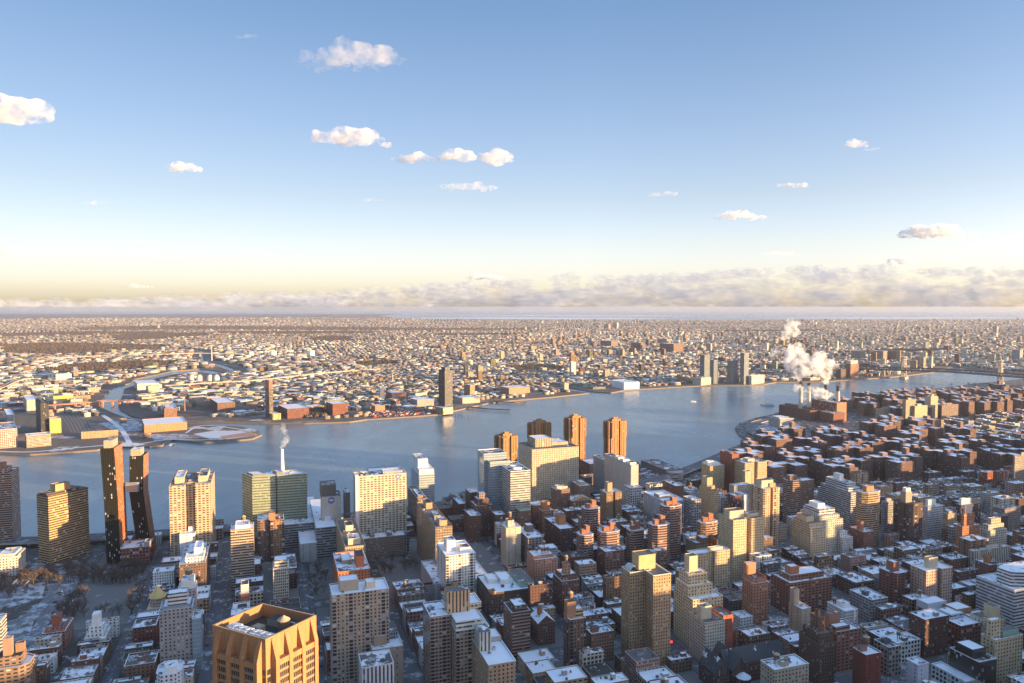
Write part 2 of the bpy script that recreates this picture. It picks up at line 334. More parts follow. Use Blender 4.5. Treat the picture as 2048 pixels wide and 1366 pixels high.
# streets and avenues (s along the streets, t along the avenues)
TS = [-214, -134, -51] + [35 + 80.5 * k for k in range(0, 30)]
AV = [340, 470, 598, 784, 963]
SHORE_S = 1095
def grid_line(a, b, n=2): return [st(a[0] + (b[0] - a[0]) * i / (n - 1), a[1] + (b[1] - a[1]) * i / (n - 1)) for i in range(n)]
SUPER = [(800, 950, 46, 272)]        # Kips Bay superblock: no cross streets
for i, tt in enumerate(TS):
    s1 = 1085 if tt < 800 else (970 if tt < 1560 else 1500)
    wd = 22 if i == 2 else 12.5
    if 46 < tt < 272:
        mb, mm = strip('street', grid_line((250, tt), (770, tt)), wd, ROADM, .05)
    else: mb, mm = strip('street', grid_line((250, tt), (s1, tt)), wd, ROADM, .05)
    structure(mb, 'street', mm)
for i, ss in enumerate(AV):
    mb, mm = strip('avenue', grid_line((ss, -420), (ss, 2500)), 21, ROADM, .09); structure(mb, 'avenue', mm)
lm = MB()
for ss in AV[2:]:
    for off in (-3.4, 0, 3.4):
        for q in range(-30, 90):
            a, c2 = st(ss + off, q * 14), st(ss + off, q * 14 + 5)
            n = E1 * .12
            lm.face([(*(a - n), .13), (*(c2 - n), .13), (*(c2 + n), .13), (*(a + n), .13)])
for tt in TS[:4]:
    for q in range(20, 76):
        a, c2 = st(q * 14, tt), st(q * 14 + 5, tt); n = E2 * .12
        lm.face([(*(a + n), .1), (*(c2 + n), .1), (*(c2 - n), .1), (*(a - n), .1)])
structure(lm, 'road_markings', LINEM)
# pavements: each block raised by a kerb
pv = MB()
AVX = [250] + AV + [1085]
for i in range(len(AVX) - 1):
    s0, s1 = AVX[i] + 11.5 + (0 if i else -11), AVX[i + 1] - 11.5
    if i == len(AVX) - 2: s1 = 1082
    for k in range(len(TS) - 1):
        t0, t1 = TS[k] + (12 if k == 2 else 7.5), TS[k + 1] - (12 if k + 1 == 2 else 7.5)
        if i == len(AVX) - 2 and t0 > 700: continue
        if i == 3 and k < 2: continue
        pv.prism([tuple(st(*q)) for q in ((s0, t0), (s0, t1), (s1, t1), (s1, t0))][::-1], -.5, .15)
structure(pv, 'pavement', [PAVE])
sheet0 = [(1498, 862), (1530, 846), (1592, 846), (1612, 858), (1560, 868)]
# the river drive along the east shore
fdr = smooth_path([at(*q).to_2d() for q in ((-150, 1098), (60, 1091), (200, 1084), (330, 1076), (450, 1066), (620, 1050), (760, 1034), (860, 1022), (930, 1010), (1000, 1000), (1090, 992), (1180, 988), (1260, 982), (1310, 968), (1365, 950), (1420, 928), (1465, 908), (1510, 888), (1518, 876), (1504, 864), (1500, 855), (1512, 846), (1545, 838), (1572, 832), (1640, 820))], 5)
mb, mm = strip('river_drive', fdr, 26, ROADM, lambda k: 7.5 if k < .72 else 7.5 - min(1, (k - .72) / .1) * 6.5, 1.6)
structure(mb, 'road', mm)
for k in range(3, 82, 2):
    p = fdr[min(k, len(fdr) - 1)]
    if k < 88:
        q = MB(); q.prism([(p.x + dx, p.y + dy) for dx, dy in ((-2, -2), (2, -2), (2, 2), (-2, 2))], -1, 5.9); o = structure(q, 'road_support', [CONC], (p.x, p.y, 0))
LATER = True
# ramps and lawns by the tunnel mouth
def sheet(name, pts, mat, z):
    mb = MB(); P = [tuple(at(*q)[:2]) for q in pts]
    a = sum(P[i - 1][0] * P[i][1] - P[i][0] * P[i - 1][1] for i in range(len(P)))
    if a < 0: P = P[::-1]
    bm = bmesh.new(); f = bm.faces.new([bm.verts.new((x, y, z)) for x, y in P]); bm.normal_update(); bmesh.ops.triangulate(bm, faces=[f])
    for q in bm.faces: mb.face([v.co[:] for v in q.verts], 0)
    bm.free(); return structure(mb, name, [mat])
sheet('lawn', [(178, 1186), (262, 1186), (248, 1222), (166, 1222)], SNOWG, .14)
sheet('lawn', [(190, 1160), (268, 1160), (264, 1184), (182, 1184)], SNOWG, .13)
sheet('lawn', [(40, 1172), (92, 1165), (84, 1196), (20, 1215), (0, 1212), (0, 1185)], SNOWG, .13)
sheet('lawn', [(12, 1268), (40, 1232), (70, 1230), (60, 1270)], SNOWG, .13)
rampM = asph('ramp_asphalt', .64, (.17, .17, .18, 1), (.50, .51, .55, 1))
for kz, (path, wd) in enumerate((([(-40, 1260), (30, 1248), (75, 1228), (105, 1200), (118, 1180), (112, 1165)], 20), ([(84, 1300), (80, 1270), (92, 1240), (112, 1212), (128, 1186), (152, 1152)], 16), ([(-40, 1285), (30, 1276), (84, 1290)], 14), ([(-30, 1240), (10, 1195), (50, 1158), (90, 1120), (112, 1100)], 15))):
    mb, mm = strip('ramp', smooth_path([at(*q) for q in path], 6), wd, rampM, .2 + kz * .07, .25); structure(mb, 'road', mm)
sheet('parking_lot', sheet0, SNOWG, .16)
# ------------------------------------------------------------------ buildings
OBST = []; LM = []      # footprints already taken; landmarks that labels may name
def solve(O, d, h, tx):
    lo, hi = 0.0, 0.0
    f = lambda a: proj((O.x + d.x * a, O.y + d.y * a, h))[0] - tx
    a0, a1 = 0.0, 10.0; f0, f1 = f(a0), f(a1)
    for _ in range(30):
        if abs(f1 - f0) < 1e-9: break
        a2 = a1 - f1 * (a1 - a0) / (f1 - f0); a0, f0 = a1, f1; a1 = a2; f1 = f(a1)
        if abs(f1) < 1e-4: break
    return max(2.0, a1)
PLANS = {
 'rect': [(0, 0), (1, 0), (1, 1), (0, 1)],
 'oct': [(.22, 0), (.78, 0), (1, .22), (1, .78), (.78, 1), (.22, 1), (0, .78), (0, .22)],
 'cross': [(.3, 0), (.7, 0), (.7, .3), (1, .3), (1, .7), (.7, .7), (.7, 1), (.3, 1), (.3, .7), (0, .7), (0, .3), (.3, .3)],
 'notch': [(0, 0), (.42, 0), (.42, .18), (.58, .18), (.58, 0), (1, 0), (1, 1), (0, 1)],
 'nside': [(0, 0), (1, 0), (1, 1), (0, 1), (0, .62), (.16, .62), (.16, .38), (0, .38)],
 'pins': [(.1, 0), (.38, 0), (.38, .1), (.62, .1), (.62, 0), (.9, 0), (.9, .1), (1, .1), (1, .38), (.9, .38), (.9, .62), (1, .62), (1, .9), (.9, .9), (.9, 1), (.62, 1), (.62, .9), (.38, .9), (.38, 1), (.1, 1), (.1, .9), (0, .9), (0, .62), (.1, .62), (.1, .38), (0, .38), (0, .1), (.1, .1)],
 'zig': [(0, 0), (.3, 0), (.3, .35), (.65, .35), (.65, .0), (1, 0), (1, .55), (.8, .55), (.8, .8), (.5, .8), (.5, 1), (.2, 1), (.2, .55), (0, .55)],
 'U': [(0, 0), (.36, 0), (.36, .5), (.64, .5), (.64, 0), (1, 0), (1, 1), (0, 1)]}
def polyf(O, dr, dl, A, B, plan, a0=0, a1=1, b0=0, b1=1):
    return [(O.x + dr.x * A * (a0 + (a1 - a0) * a) + dl.x * B * (b0 + (b1 - b0) * b), O.y + dr.y * A * (a0 + (a1 - a0) * a) + dl.y * B * (b0 + (b1 - b0) * b)) for a, b in PLANS[plan]]
def water_tank(root, c, z, r=2.2, h=4.0, legs=3.0, metal=False):
    m = MB(); m.cone(c, r, z + legs, z + legs + h, 14, 0, r)
    t_ = m.build('water_tank', [STEEL if metal else WOOD], root, (c[0], c[1], z))
    m = MB(); m.cone(c, r * 1.08, z + legs + h, z + legs + h + r * .75, 14); k = m.build('tank_roof', [TANKROOF], t_, (c[0], c[1], z)); k.location = (0, 0, 0)
    m = MB()
    for i in range(4):
        x, y = c[0] + r * .7 * math.cos(i * 1.5708 + .4), c[1] + r * .7 * math.sin(i * 1.5708 + .4); m.bar((x, y, z), (x, y, z + legs), .3)
    k = m.build('tank_stand', [DARK], t_, (c[0], c[1], z)); k.location = (0, 0, 0)
UNITM = {}
def unit_mesh(kind):
    if kind in UNITM: return UNITM[kind]
    m = MB()
    if kind == 'air_unit':
        m.prism([(-.5, -.5), (.5, -.5), (.5, .5), (-.5, .5)], 0, 1, 0); m.cone((0, 0), .34, 1, 1.12, 8, 1, .34); mats = [STEEL, DARK]
    elif kind == 'roof_vent': m.cone((0, 0), .32, 0, .8, 8, 0, .28); m.cone((0, 0), .5, .8, 1, 8, 0, .2); mats = [STEEL]
    elif kind == 'chimney': m.prism([(-.5, -.5), (.5, -.5), (.5, .5), (-.5, .5)], 0, 1, 0, 1); m.prism([(-.62, -.62), (.62, -.62), (.62, .62), (-.62, .62)], .86, .95, 1, 1, True); mats = [flat('chimney_brick', C['brick'], .9, .3, .6), DARK]
    elif kind == 'skylight':
        m.walls([(-.5, -.5), (.5, -.5), (.5, .5), (-.5, .5)], 0, .4, 0); 
        for q in ([(-.5, -.5, .4), (.5, -.5, .4), (.25, 0, 1), (-.25, 0, 1)], [(.5, .5, .4), (-.5, .5, .4), (-.25, 0, 1), (.25, 0, 1)], [(.5, -.5, .4), (.5, .5, .4), (.25, 0, 1)], [(-.5, .5, .4), (-.5, -.5, .4), (-.25, 0, 1)]): m.face(q, 1)
        mats = [STEEL, flat('skylight_glass', (.1, .12, .13), .15, .2)]
    me = m.build(kind, mats); UNITM[kind] = me.data; bpy.data.objects.remove(me); return UNITM[kind]
def unit(kind, root, p, size, ang=0):
    o = bpy.data.objects.new(kind, unit_mesh(kind)); col.objects.link(o); o.parent = root
    o.location = Vector(p) - root.location; o.scale = size; o.rotation_euler = (0, 0, ang)
BASEZ = {'n': 0}
def block(root, O, dr, dl, A, B, h, style, c, plan='rect', roof=0, z0=-1.0, names=('wall', 'parapet', 'roof'), par=1.1, cope=None, slabc=None, a=(0, 1, 0, 1)):
    poly = polyf(O, dr, dl, A, B, plan, *a); base = root.location
    m = MB(); m.walls(poly, z0, h, 0); w_ = m.build(names[0], [facade(style, c, slabc)], root, base); w_.location = (0, 0, 0)
    pin = inset(poly, .5)
    m = MB(); po = inset(poly, -.12)
    m.walls(po, h - .5, h + .0, 0); m.ring(po, pin, h, 1); m.walls(pin[::-1], h - par, h, 0); m.ring(poly, po, h - .5, 0)
    cm = facade('solid', cope or tuple(x * .9 for x in c)); k = m.build(names[1], [cm, SNOW if roof < 2 else cm], root, base); k.location = (0, 0, 0)
    m = MB(); m.cap(pin, h - par); k = m.build(names[2], [ROOF[roof]], root, base); k.location = (0, 0, 0)
    return poly
def bld(name, label, cat, short, cx, yt, yb, xl, xr, style, c, mode='R', plan='rect', pent=(), tank=(), units=2, roof=0, cope=None, slabc=None, group=None, A=None, B=None, blocks=(), setb=(), par=1.1):
    c = C[c] if isinstance(c, str) else c
    tr = {'R': G + 90, 'L': G, 'D': 26.2}.get(mode, mode[0] if isinstance(mode, tuple) else 0); tl = mode[1] if isinstance(mode, tuple) and len(mode) > 1 else tr - 90
    dr, dl = dirv(tr), dirv(tl)
    D = at(cx, yb).y; d = ray(cx, yt); k = D / d.y; h = EYE + d.z * k; O = Vector((d.x * k, D))
    A = A or solve(O, dr, h, xr); B = B or solve(O, dl, h, xl); A = min(A, 140); B = min(B, 140)
    ctr = O + dr * A / 2 + dl * B / 2
    root = empty(name, (ctr.x, ctr.y, 0)); tag(root, label, cat, group)
    poly = block(root, O, dr, dl, A, B, h, style, c, plan, roof, cope=cope, slabc=slabc, par=par)
    OBST.append(rect(O, dr, dl, -2, A + 2, -2, B + 2)); LM.append((short, *proj((ctr.x, ctr.y, h)))) if short else None
    zr = h - par
    for q in pent:       # a0,a1,b0,b1,height[,style,colour,roof,plan]
        a0, a1, b0, b1, ph = q[:5]; s2 = q[5] if len(q) > 5 and q[5] else 'solid'; c2 = q[6] if len(q) > 6 and q[6] else c; c2 = C[c2] if isinstance(c2, str) else c2
        pp = polyf(O, dr, dl, A, B, q[8] if len(q) > 8 else 'rect', a0, a1, b0, b1)
        m = MB(); m.walls(pp, zr, zr + ph, 0); pi_ = inset(pp, .35); m.ring(pp, pi_, zr + ph, 0); m.walls(pi_[::-1], zr + ph - .6, zr + ph, 0)
        p_ = m.build('penthouse', [facade(s2, c2)], root, root.location); p_.location = (0, 0, 0)
        m = MB(); m.cap(pi_, zr + ph - .6); k_ = m.build('penthouse_roof', [ROOF[q[7] if len(q) > 7 else roof]], p_, root.location); k_.location = (0, 0, 0)
    for q in setb:       # lower wings: a0,a1,b0,b1 (in fractions of the main block, may lie outside it), height, style, colour, roof
        a0, a1, b0, b1, ph = q[:5]; c2 = q[6] if len(q) > 6 else c; c2 = C[c2] if isinstance(c2, str) else c2
        block(root, O, dr, dl, A, B, ph, q[5] if len(q) > 5 else style, c2, 'rect', q[7] if len(q) > 7 else roof, names=('wing_wall', 'wing_parapet', 'wing_roof'), a=(a0, a1, b0, b1))
        OBST.append(rect(O, dr, dl, a0 * A - 2, a1 * A + 2, b0 * B - 2, b1 * B + 2))
    for q in tank:       # a,b,extra height above roof, radius, h
        p = O + dr * A * q[0] + dl * B * q[1]; water_tank(root, (p.x, p.y), zr + q[2], q[3] if len(q) > 3 else 2.2, q[4] if len(q) > 4 else 4.0)
    r_ = random.Random(int(cx * 7 + yt * 13))
    for i in range(units):
        aa, bb = r_.uniform(.12, .88), r_.uniform(.12, .88)
        if any(q[0] - .08 < aa < q[1] + .08 and q[2] - .08 < bb < q[3] + .08 for q in pent) or (plan not in ('rect', 'oct')): continue
        p = O + dr * A * aa + dl * B * bb; kd = r_.choice(('air_unit', 'air_unit', 'roof_vent', 'chimney', 'skylight')); s_ = r_.uniform(1.4, 3.2)
        unit(kd, root, (p.x, p.y, zr), (s_, s_, r_.uniform(1.2, 2.4)), -R(tr))
    return root, O, dr, dl, A, B, h
def prism_part(root, name, poly, z0, z1, mats, mat=0, top=None, parent=None):
    m = MB(); m.prism(poly, z0, z1, mat, top); o = m.build(name, mats, parent or root, root.location); o.location = (0, 0, 0); return o
def mesh_part(root, name, m, mats, parent=None):
    o = m.build(name, mats, parent or root, root.location); o.location = (0, 0, 0); return o
def disc(root, name, p, nrm, r, mats, th=.5, bands=(), parent=None):
    n = Vector((nrm.x, nrm.y, 0)); u = Vector((-n.y, n.x, 0)); m = MB(); N = 24
    P = [Vector(p) + u * r * math.cos(2 * math.pi * i / N) + Vector((0, 0, r * math.sin(2 * math.pi * i / N))) for i in range(N)]
    Q = [q + n * th for q in P]
    m.face(Q, 0)
    for i in range(N): m.face([P[i - 1], P[i], Q[i], Q[i - 1]], 0)
    for (u0, u1, v0, v1, mi) in bands:
        o = Vector(p) + n * (th + .06)
        m.face([o + u * u0 * r + Vector((0, 0, v0 * r)), o + u * u1 * r + Vector((0, 0, v0 * r)), o + u * u1 * r + Vector((0, 0, v1 * r)), o + u * u0 * r + Vector((0, 0, v1 * r))], mi)
    return mesh_part(root, name, m, mats, parent)
T = 'apartment_tower'; B_ = 'building'
# -- the east river front, from the far left
bld('apartment_tower', 'brown tower with pale floor bands and stepped roof at the far left edge', 'tower', 'the stepped banded tower', 22, 944, 1092, -45, 38, 'band', (.24, .15, .11), 'L', slabc=(.5, .36, .27), pent=((-.02, .55, .1, .9, 7, 'band'), (-.0, .3, .2, .8, 14)), units=2, roof=2)
bld('apartment_tower', 'wide bronze slab tower with balcony bands and square roof box, half lit gold', 'tower', 'the gold lit slab', 96, 992, 1130, 70, 176, 'band', (.30, .20, .10), (29, -66), slabc=(.58, .42, .22), pent=((.0, .85, .12, .88, 3.5, 'ribbon', (.16, .12, .1), 2), (.25, .62, .25, .7, 12, None, (.45, .30, .16), 2)), units=4, roof=2, B=22)
# twin bent copper towers with a bridge between
def bent_tower(label, short, cx, yt, yb, xl, xr, kneey, shift, mode, pent):
    D = at(cx, yb).y; d = ray(cx, yt); k = D / d.y; h = EYE + d.z * k; O = Vector((d.x * k, D)); dr, dl = dirv(mode), dirv(mode - 90)
    A, B = solve(O, dr, h, xr), solve(O, dl, h, xl); A = min(A, 34)
    d2 = ray(cx, kneey); zk = EYE + d2.z * D / d2.y; zk = max(20, min(zk, h - 10))
    ctr = O + dr * A / 2 + dl * B / 2; root = tag(empty('bent_tower', (ctr.x, ctr.y, 0)), label, 'tower')
    P = rect(O, dr, dl, 0, A, 0, B); off = Vector((1, 0)) * shift[0]; off2 = Vector((1, 0)) * shift[1]
    K = [(p[0] + off.x, p[1] + off.y) for p in P]; Bt = [(p[0] + off2.x, p[1] + off2.y) for p in P]
    for nm, sel, mats in (('glass_wall', (1, 3), facade('copglass', (.014, .012, .010))), ('copper_wall', (0, 2), facade('row', (.42, .17, .085)))):
        m = MB()
        for (lo, z0, hi, z1) in ((Bt, 0, K, zk), (K, zk, P, h)):
            for i in sel:
                a, b2, c2, e = lo[i], lo[(i + 1) % 4], hi[(i + 1) % 4], hi[i]; L = math.hypot(b2[0] - a[0], b2[1] - a[1])
                m.face([(*a, z0), (*b2, z0), (*c2, z1), (*e, z1)], 0, [(0, z0), (L, z0), (L, z1), (0, z1)])
        mesh_part(root, nm, m, [mats])
    pin = inset(P, .6); m = MB(); m.ring(P, pin, h); m.walls(pin[::-1], h - 2.5, h); mesh_part(root, 'parapet', m, [facade('solid', (.10, .08, .07))])
    m = MB(); m.cap(pin, h - 2.5); mesh_part(root, 'roof', m, [ROOF[2]])
    pp = rect(O, dr, dl, *(q for q in (A * pent[0], A * pent[1], B * pent[2], B * pent[3]))); prism_part(root, 'penthouse', pp, h - 2.5, h + pent[4], [facade('louver', (.55, .47, .36)), ROOF[1]], 0, 1)
    OBST.append(rect(O, dr, dl, -8, A + 8, -3, B + 3)); LM.append((short, cx, yt)); return O, dr, dl, A, B, h, zk
t1 = bent_tower('taller of the two dark glass towers with copper sides, leaning slightly', 'the taller copper tower', 228, 896, 1128, 200, 246, 1000, (3.0, 4.5), -14, (.1, .75, .15, .8, 9))
t2 = bent_tower('shorter dark glass tower with copper sides, bent at the skybridge', 'the bent copper tower', 287, 911, 1110, 259, 297, 985, (-1.5, 8.0), -14, (.1, .8, .25, .95, 8))
D1 = (at(228, 1128).y + at(287, 1110).y) / 2
def pt(x, y, D): d = ray(x, y); k = D / d.y; return Vector((d.x * k, D, EYE + d.z * k))
a, b2 = pt(243, 988, D1), pt(266, 970, D1)
m = MB(); m.prism(rect(Vector((a.x, D1 + 10)), Vector((1, 0)), Vector((0, 1)), 0, b2.x - a.x, 0, 9), a.z, b2.z, 0, 1, True)
o = m.build('skybridge', [facade('glass', (.4, .36, .3)), ROOF[1]], None, (a.x, D1 + 10, a.z)); tag(o, 'three storey glass skybridge hung between the two copper towers', 'bridge')
bld('apartment_tower', 'cream tower with twin roof boxes and balconies, lower third in shade', 'tower', 'the twin topped cream tower', 421, 966, 1120, 338, 429, 'pair', (.50, .39, .27), 'L', plan='nside', pent=((.2, .8, .1, .32, 8, None, None, 1), (.2, .8, .68, .9, 8, None, None, 1), (.3, .7, .42, .58, 3, 'louver', 'grey', 2)), units=5, roof=2)
r_, O, dr, dl, A, B, h = bld('office_slab', 'grey green glass office slab with a dark seam and white roof', 'office tower', 'the green glass slab', 504, 953, 1092, 484, 614, 'green', C['green'], (74, -45), pent=((.05, .3, .2, .8, 3, 'louver', 'grey'), (.5, .62, .3, .7, 4, 'louver', 'grey')), units=8, roof=0)
m = MB(); q = O + dr * A * .42 - dirv(-16) * .25; m.prism(rect(q, dr, dirv(-16), 0, 2.2, 0, 1), 0, h + .3, 0, 0); mesh_part(r_, 'seam', m, [flat('dark_seam', (.07, .07, .06), .6, .1)])
r_, O, dr, dl, A, B, h = bld('office_slab', 'grey green lower podium wing at the foot of the green glass slab', 'building', None, 566, 1050, 1100, 540, 640, 'ribbon', C['grey'], 'R', units=2)
p = pt(564.5, 930, at(520, 1075).y); ch = MB(); ch.cone((p.x, p.y), 3.6, 60, pt(564.5, 898, p.y).z, 14, 0, 2.0); o = ch.build('chimney_stack', [flat('white_stack', (.70, .66, .62), .7, .1)], None, (p.x, p.y, 60)); tag(o, 'tall white tapering chimney behind the roof of the green glass slab', 'chimney')
bld('apartment_tower', 'narrow brown tower with white window bands and roof tank beside the broad street', 'tower', 'the narrow banded tower', 507, 1056, 1178, 461, 512, 'band', (.33, .22, .13), 'L', A=24, slabc=(.62, .54, .44), pent=((.1, .9, .2, .8, 5, None, 'white', 0),), tank=((.5, .45, 5, 2.6, 4),), units=4)
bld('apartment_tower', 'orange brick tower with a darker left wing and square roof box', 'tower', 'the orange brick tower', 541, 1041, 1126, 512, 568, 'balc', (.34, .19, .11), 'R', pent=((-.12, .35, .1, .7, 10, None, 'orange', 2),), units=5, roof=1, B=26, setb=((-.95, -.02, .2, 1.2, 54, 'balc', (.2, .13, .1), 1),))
bld('hospital_block', 'low grey flat block behind the orange brick tower', 'building', None, 632, 1056, 1118, 596, 672, 'ribbon', (.34, .33, .34), 'R', units=3)
bld('hospital_block', 'small pale windowless cube in front of the grey hospital blocks', 'building', None, 600, 1088, 1125, 592, 634, 'blank', (.45, .44, .44), 'R', units=1)
# tower with the round emblem
EMB = [flat('emblem_blue', (.16, .15, .36), .5, .05), flat('emblem_red', (.5, .1, .12), .5, .05), flat('emblem_white', (.75, .75, .75), .5, .05)]
r_, O, dr, dl, A, B, h = bld('hospital_tower', 'pale windowless tower face with a round blue emblem and a dark roof block', 'tower', 'the tower with the round emblem', 644, 994, 1100, 637, 682, 'solid', (.52, .47, .42), 'R', pent=((-.05, .75, .1, .9, 16, 'louver', (.2, .19, .18), 2),), units=3, roof=2, B=30)
nrm = -dirv(G); q = O + dr * A * .48
disc(r_, 'emblem', (q.x, q.y, h - 5.5), nrm, 4.4, EMB, .4, ((-.62, .5, .08, .3, 2), (-.5, .62, -.2, .02, 2), (-.42, .35, -.48, -.3, 1)))
m = MB(); q0, q1 = O + dr * A * .12 + nrm * .3, O + dr * A * .46 + nrm * .3; m.face([(*q0, h - 40), (*q1, h - 40), (*q1, h - 26), (*q0, h - 26)]); mesh_part(r_, 'banner', m, [flat('white_banner', (.7, .72, .76), .6, .05)])
bld('hospital_tower', 'slim grey slab squeezed between the emblem tower and the white hospital', 'tower', None, 690, 985, 1095, 684, 700, 'punch', (.25, .2, .18), 'R', units=2, B=24)
# the big white hospital
r_, O, dr, dl, A, B, h = bld('hospital_tower', 'big pale hospital slab with a small round emblem high on its corner', 'tower', 'the big pale hospital', 711, 953, 1112, 696, 813, 'pair', (.52, .45, .34), 'R', pent=((.55, .95, .3, .95, 3, None, 'grey', 0),), units=8, roof=1, B=26, setb=((-.06, 1.03, -.18, 0, 26, 'loft', C['grey'], 1),))
nrm = -dirv(G); q = O + dr * A * .83; disc(r_, 'emblem', (q.x, q.y, h - 4.5), nrm, 3.2, [EMB[0], EMB[2], EMB[1]], .4, ((-.5, .5, .05, .35, 1), (-.5, .3, -.3, -.1, 1)))
m = MB(); pp = rect(O + nrm * .6, dr, dl, -.2, A * .055, 0, 3); m.prism(pp, 20, h + 2, 0); mesh_part(r_, 'stair_pier', m, [flat('white_pier', (.66, .63, .6), .8, .1)])
r_, *_x = bld('lab_building', 'dark curved roof block showing behind the big pale hospital', 'building', None, 740, 944, 1040, 735, 804, 'louver', (.13, .14, .16), 'R', units=2, roof=0, B=30)
bld('office_tower', 'white topped glass tower with a square roof box by the river', 'tower', 'the white topped river tower', 838, 950, 1020, 822, 869, 'glass', (.62, .60, .56), 'R', pent=((.02, .98, .02, .98, 9, None, 'white', 0), (.1, .75, .3, .95, 22, None, 'white', 1)), units=1)
# concrete grid slabs
bld('grid_slab', 'long tan concrete grid slab beside the white topped river tower', 'apartment slab', 'the longer grid slab', 871, 1055, 1165, 833, 905, 'grid', (.36, .27, .18), 'R', pent=((.3, .75, .05, .2, 7, None, 'tan', 1), (.3, .7, .3, .48, 5, 'louver', 'grey', 1), (.3, .7, .72, .9, 8, None, 'tan', 3)), units=6, roof=2)
bld('apartment_slab', 'dark tan slab ending behind the longer grid slab', 'apartment slab', None, 836, 998, 1075, 816, 854, 'grid', (.27, .2, .15), 'R', pent=((.1, .7, .1, .6, 4),), units=3, roof=1)
bld('grid_slab', 'narrow tan concrete grid slab seen end on behind the bright orange brick house', 'apartment slab', 'the end on grid slab', 690, 1094, 1184, 671, 731, 'grid', (.50, .38, .24), 'R', pent=((.2, .8, .08, .25, 7, None, 'cream', 1), (.3, .7, .55, .72, 7, None, 'cream', 3)), units=8, roof=2, B=110)
bld('hospital_block', 'long brown hospital block with rows of dark windows below the big pale hospital', 'building', None, 724, 1078, 1122, 716, 811, 'dense', (.26, .21, .18), 'R', pent=((.2, .3, .2, .8, 4), (.6, .7, .2, .8, 4)), units=6, roof=1, B=24)
# glass research towers
bld('glass_tower', 'tallest blue glass tower, set back behind the nearer glass pair', 'tower', 'the blue glass towers', 968, 908, 1055, 960, 1013, 'glass', C['steel'], 'R', units=2, roof=2, cope=C['white'], B=34)
bld('glass_tower', 'narrow blue glass tower wedged in the middle of the glass group', 'tower', None, 980, 924, 1060, 974, 1020, 'glass', (.52, .50, .46), 'R', units=1, roof=2, cope=C['white'], B=30)
bld('glass_tower', 'nearest pale glass tower with open white roof frame and a folded side', 'tower', None, 1021, 943, 1075, 995, 1061, 'ribbon', (.50, .48, .44), 'R', pent=((.3, .7, .2, .5, 3, None, 'white'),), units=3, roof=1, cope=C['white'])
# grand stone hospital and the four river towers
bld('hospital_tower', 'grand tan stone block with tall piers and a ribbed roof box by the river', 'tower', 'the grand tan block', 1064, 899, 1012, 1037, 1158, 'pier', (.52, .43, .31), 'R', pent=((.16, .52, .3, .8, 14, 'stripe', (.52, .43, .3), 0), (.55, .9, .4, .9, 5, None, (.4, .34, .26), 1)), units=5, roof=2)
for lab, sh, cx, yt, yb, xl, xr in (('brown brick river tower with notched corners, nearest the blue glass towers', 'the first brown river tower', 1001, 874, 958, 988, 1036), ('brown brick river tower rising behind the grand tan block', None, 1066, 848, 948, 1054, 1103),
                                   ('tallest brown brick river tower, just right of the grand tan block', 'the tallest brown river tower', 1140, 838, 955, 1127, 1173), ('brown brick river tower standing alone against the water', 'the lone brown river tower', 1219, 844, 948, 1206, 1254)):
    r_, O, dr, dl, A, B, h = bld('river_tower', lab, 'tower', sh, cx, yt, yb, xl, xr, 'slot', (.36, .20, .095), (62, -28), plan='pins', pent=((.25, .75, .25, .75, 5), (.38, .62, .38, .62, 8)), units=2, roof=2, group='four brown brick towers on the river deck')
    pp = [Vector(q) for q in polyf(O, dr, dl, A, B, 'rect')]
    for i in range(4):
        a_, b_ = pp[i], pp[(i + 1) % 4]; e = (b_ - a_).normalized(); n_ = Vector((e.y, -e.x)); L = (b_ - a_).length
        q = [tuple(a_ + e * L * .12 - n_ * .5), tuple(a_ + e * L * .12 + n_ * 1.6), tuple(a_ + e * L * .36 + n_ * 1.6), tuple(a_ + e * L * .36 - n_ * .5)]
        q = q if sum(q[k - 1][0] * q[k][1] - q[k][0] * q[k - 1][1] for k in range(4)) > 0 else q[::-1]
        m = MB(); m.prism(q, h * .68, h - 2, 0, bottom=True); mesh_part(r_, 'upper_bay', m, [facade('slot', (.36, .20, .095))])
bld('school_block', 'low dark brick block with snowy roof on the river deck', 'building', None, 1180, 928, 966, 1172, 1210, 'punch', (.2, .12, .09), 'R', units=2, B=40)
bld('parking_deck', 'long open parking deck between the grand tan block and the river', 'garage', None, 1170, 955, 985, 1160, 1216, 'louver', (.22, .17, .15), 'R', units=1, roof=1)
# brick hospital campus
DK = (.15, .09, .07)
for lab, cx, yt, yb, xl, xr, hip in (('dark brick ward at the river end of the old hospital', 918, 1008, 1050, 905, 931, 0), ('dark brick ward with snowy hipped top at the rear', 940, 985, 1040, 931, 962, 0), ('stepped dark brick centre wing with pale hipped roof', 952, 1012, 1075, 941, 985, 1),
                                     ('dark brick front ward left of the stepped centre wing', 941, 1032, 1086, 928, 962, 0), ('dark brick front ward under the blue glass towers', 992, 1030, 1085, 983, 1011, 0)):
    r_, O, dr, dl, A, B, h = bld('hospital_ward', lab, 'hospital ward', None, cx, yt, yb, xl, xr, 'dense', DK, 'R', pent=() if not hip else ((.15, .85, .15, .85, 9, 'dense', DK, 0), (.3, .72, .3, .72, 16, 'punch', (.3, .2, .14), 0)), units=2, group='dark brick wards of the old hospital')
bld('hospital_ward', 'brick ward with mint green copper roof behind the snowy grey slab', 'hospital ward', None, 1040, 1022, 1090, 1030, 1062, 'dense', (.24, .14, .1), 'R', pent=((.05, .95, .05, .95, 4, None, (.28, .43, .36), 1),), units=1)
bld('hospital_ward', 'long low brick ward with green roof ridge beside the copper roofed ward', 'hospital ward', None, 1066, 1012, 1060, 1056, 1090, 'dense', (.17, .11, .09), 'R', pent=((.0, 1, .0, 1, 2, None, (.28, .43, .36), 1),), units=0)
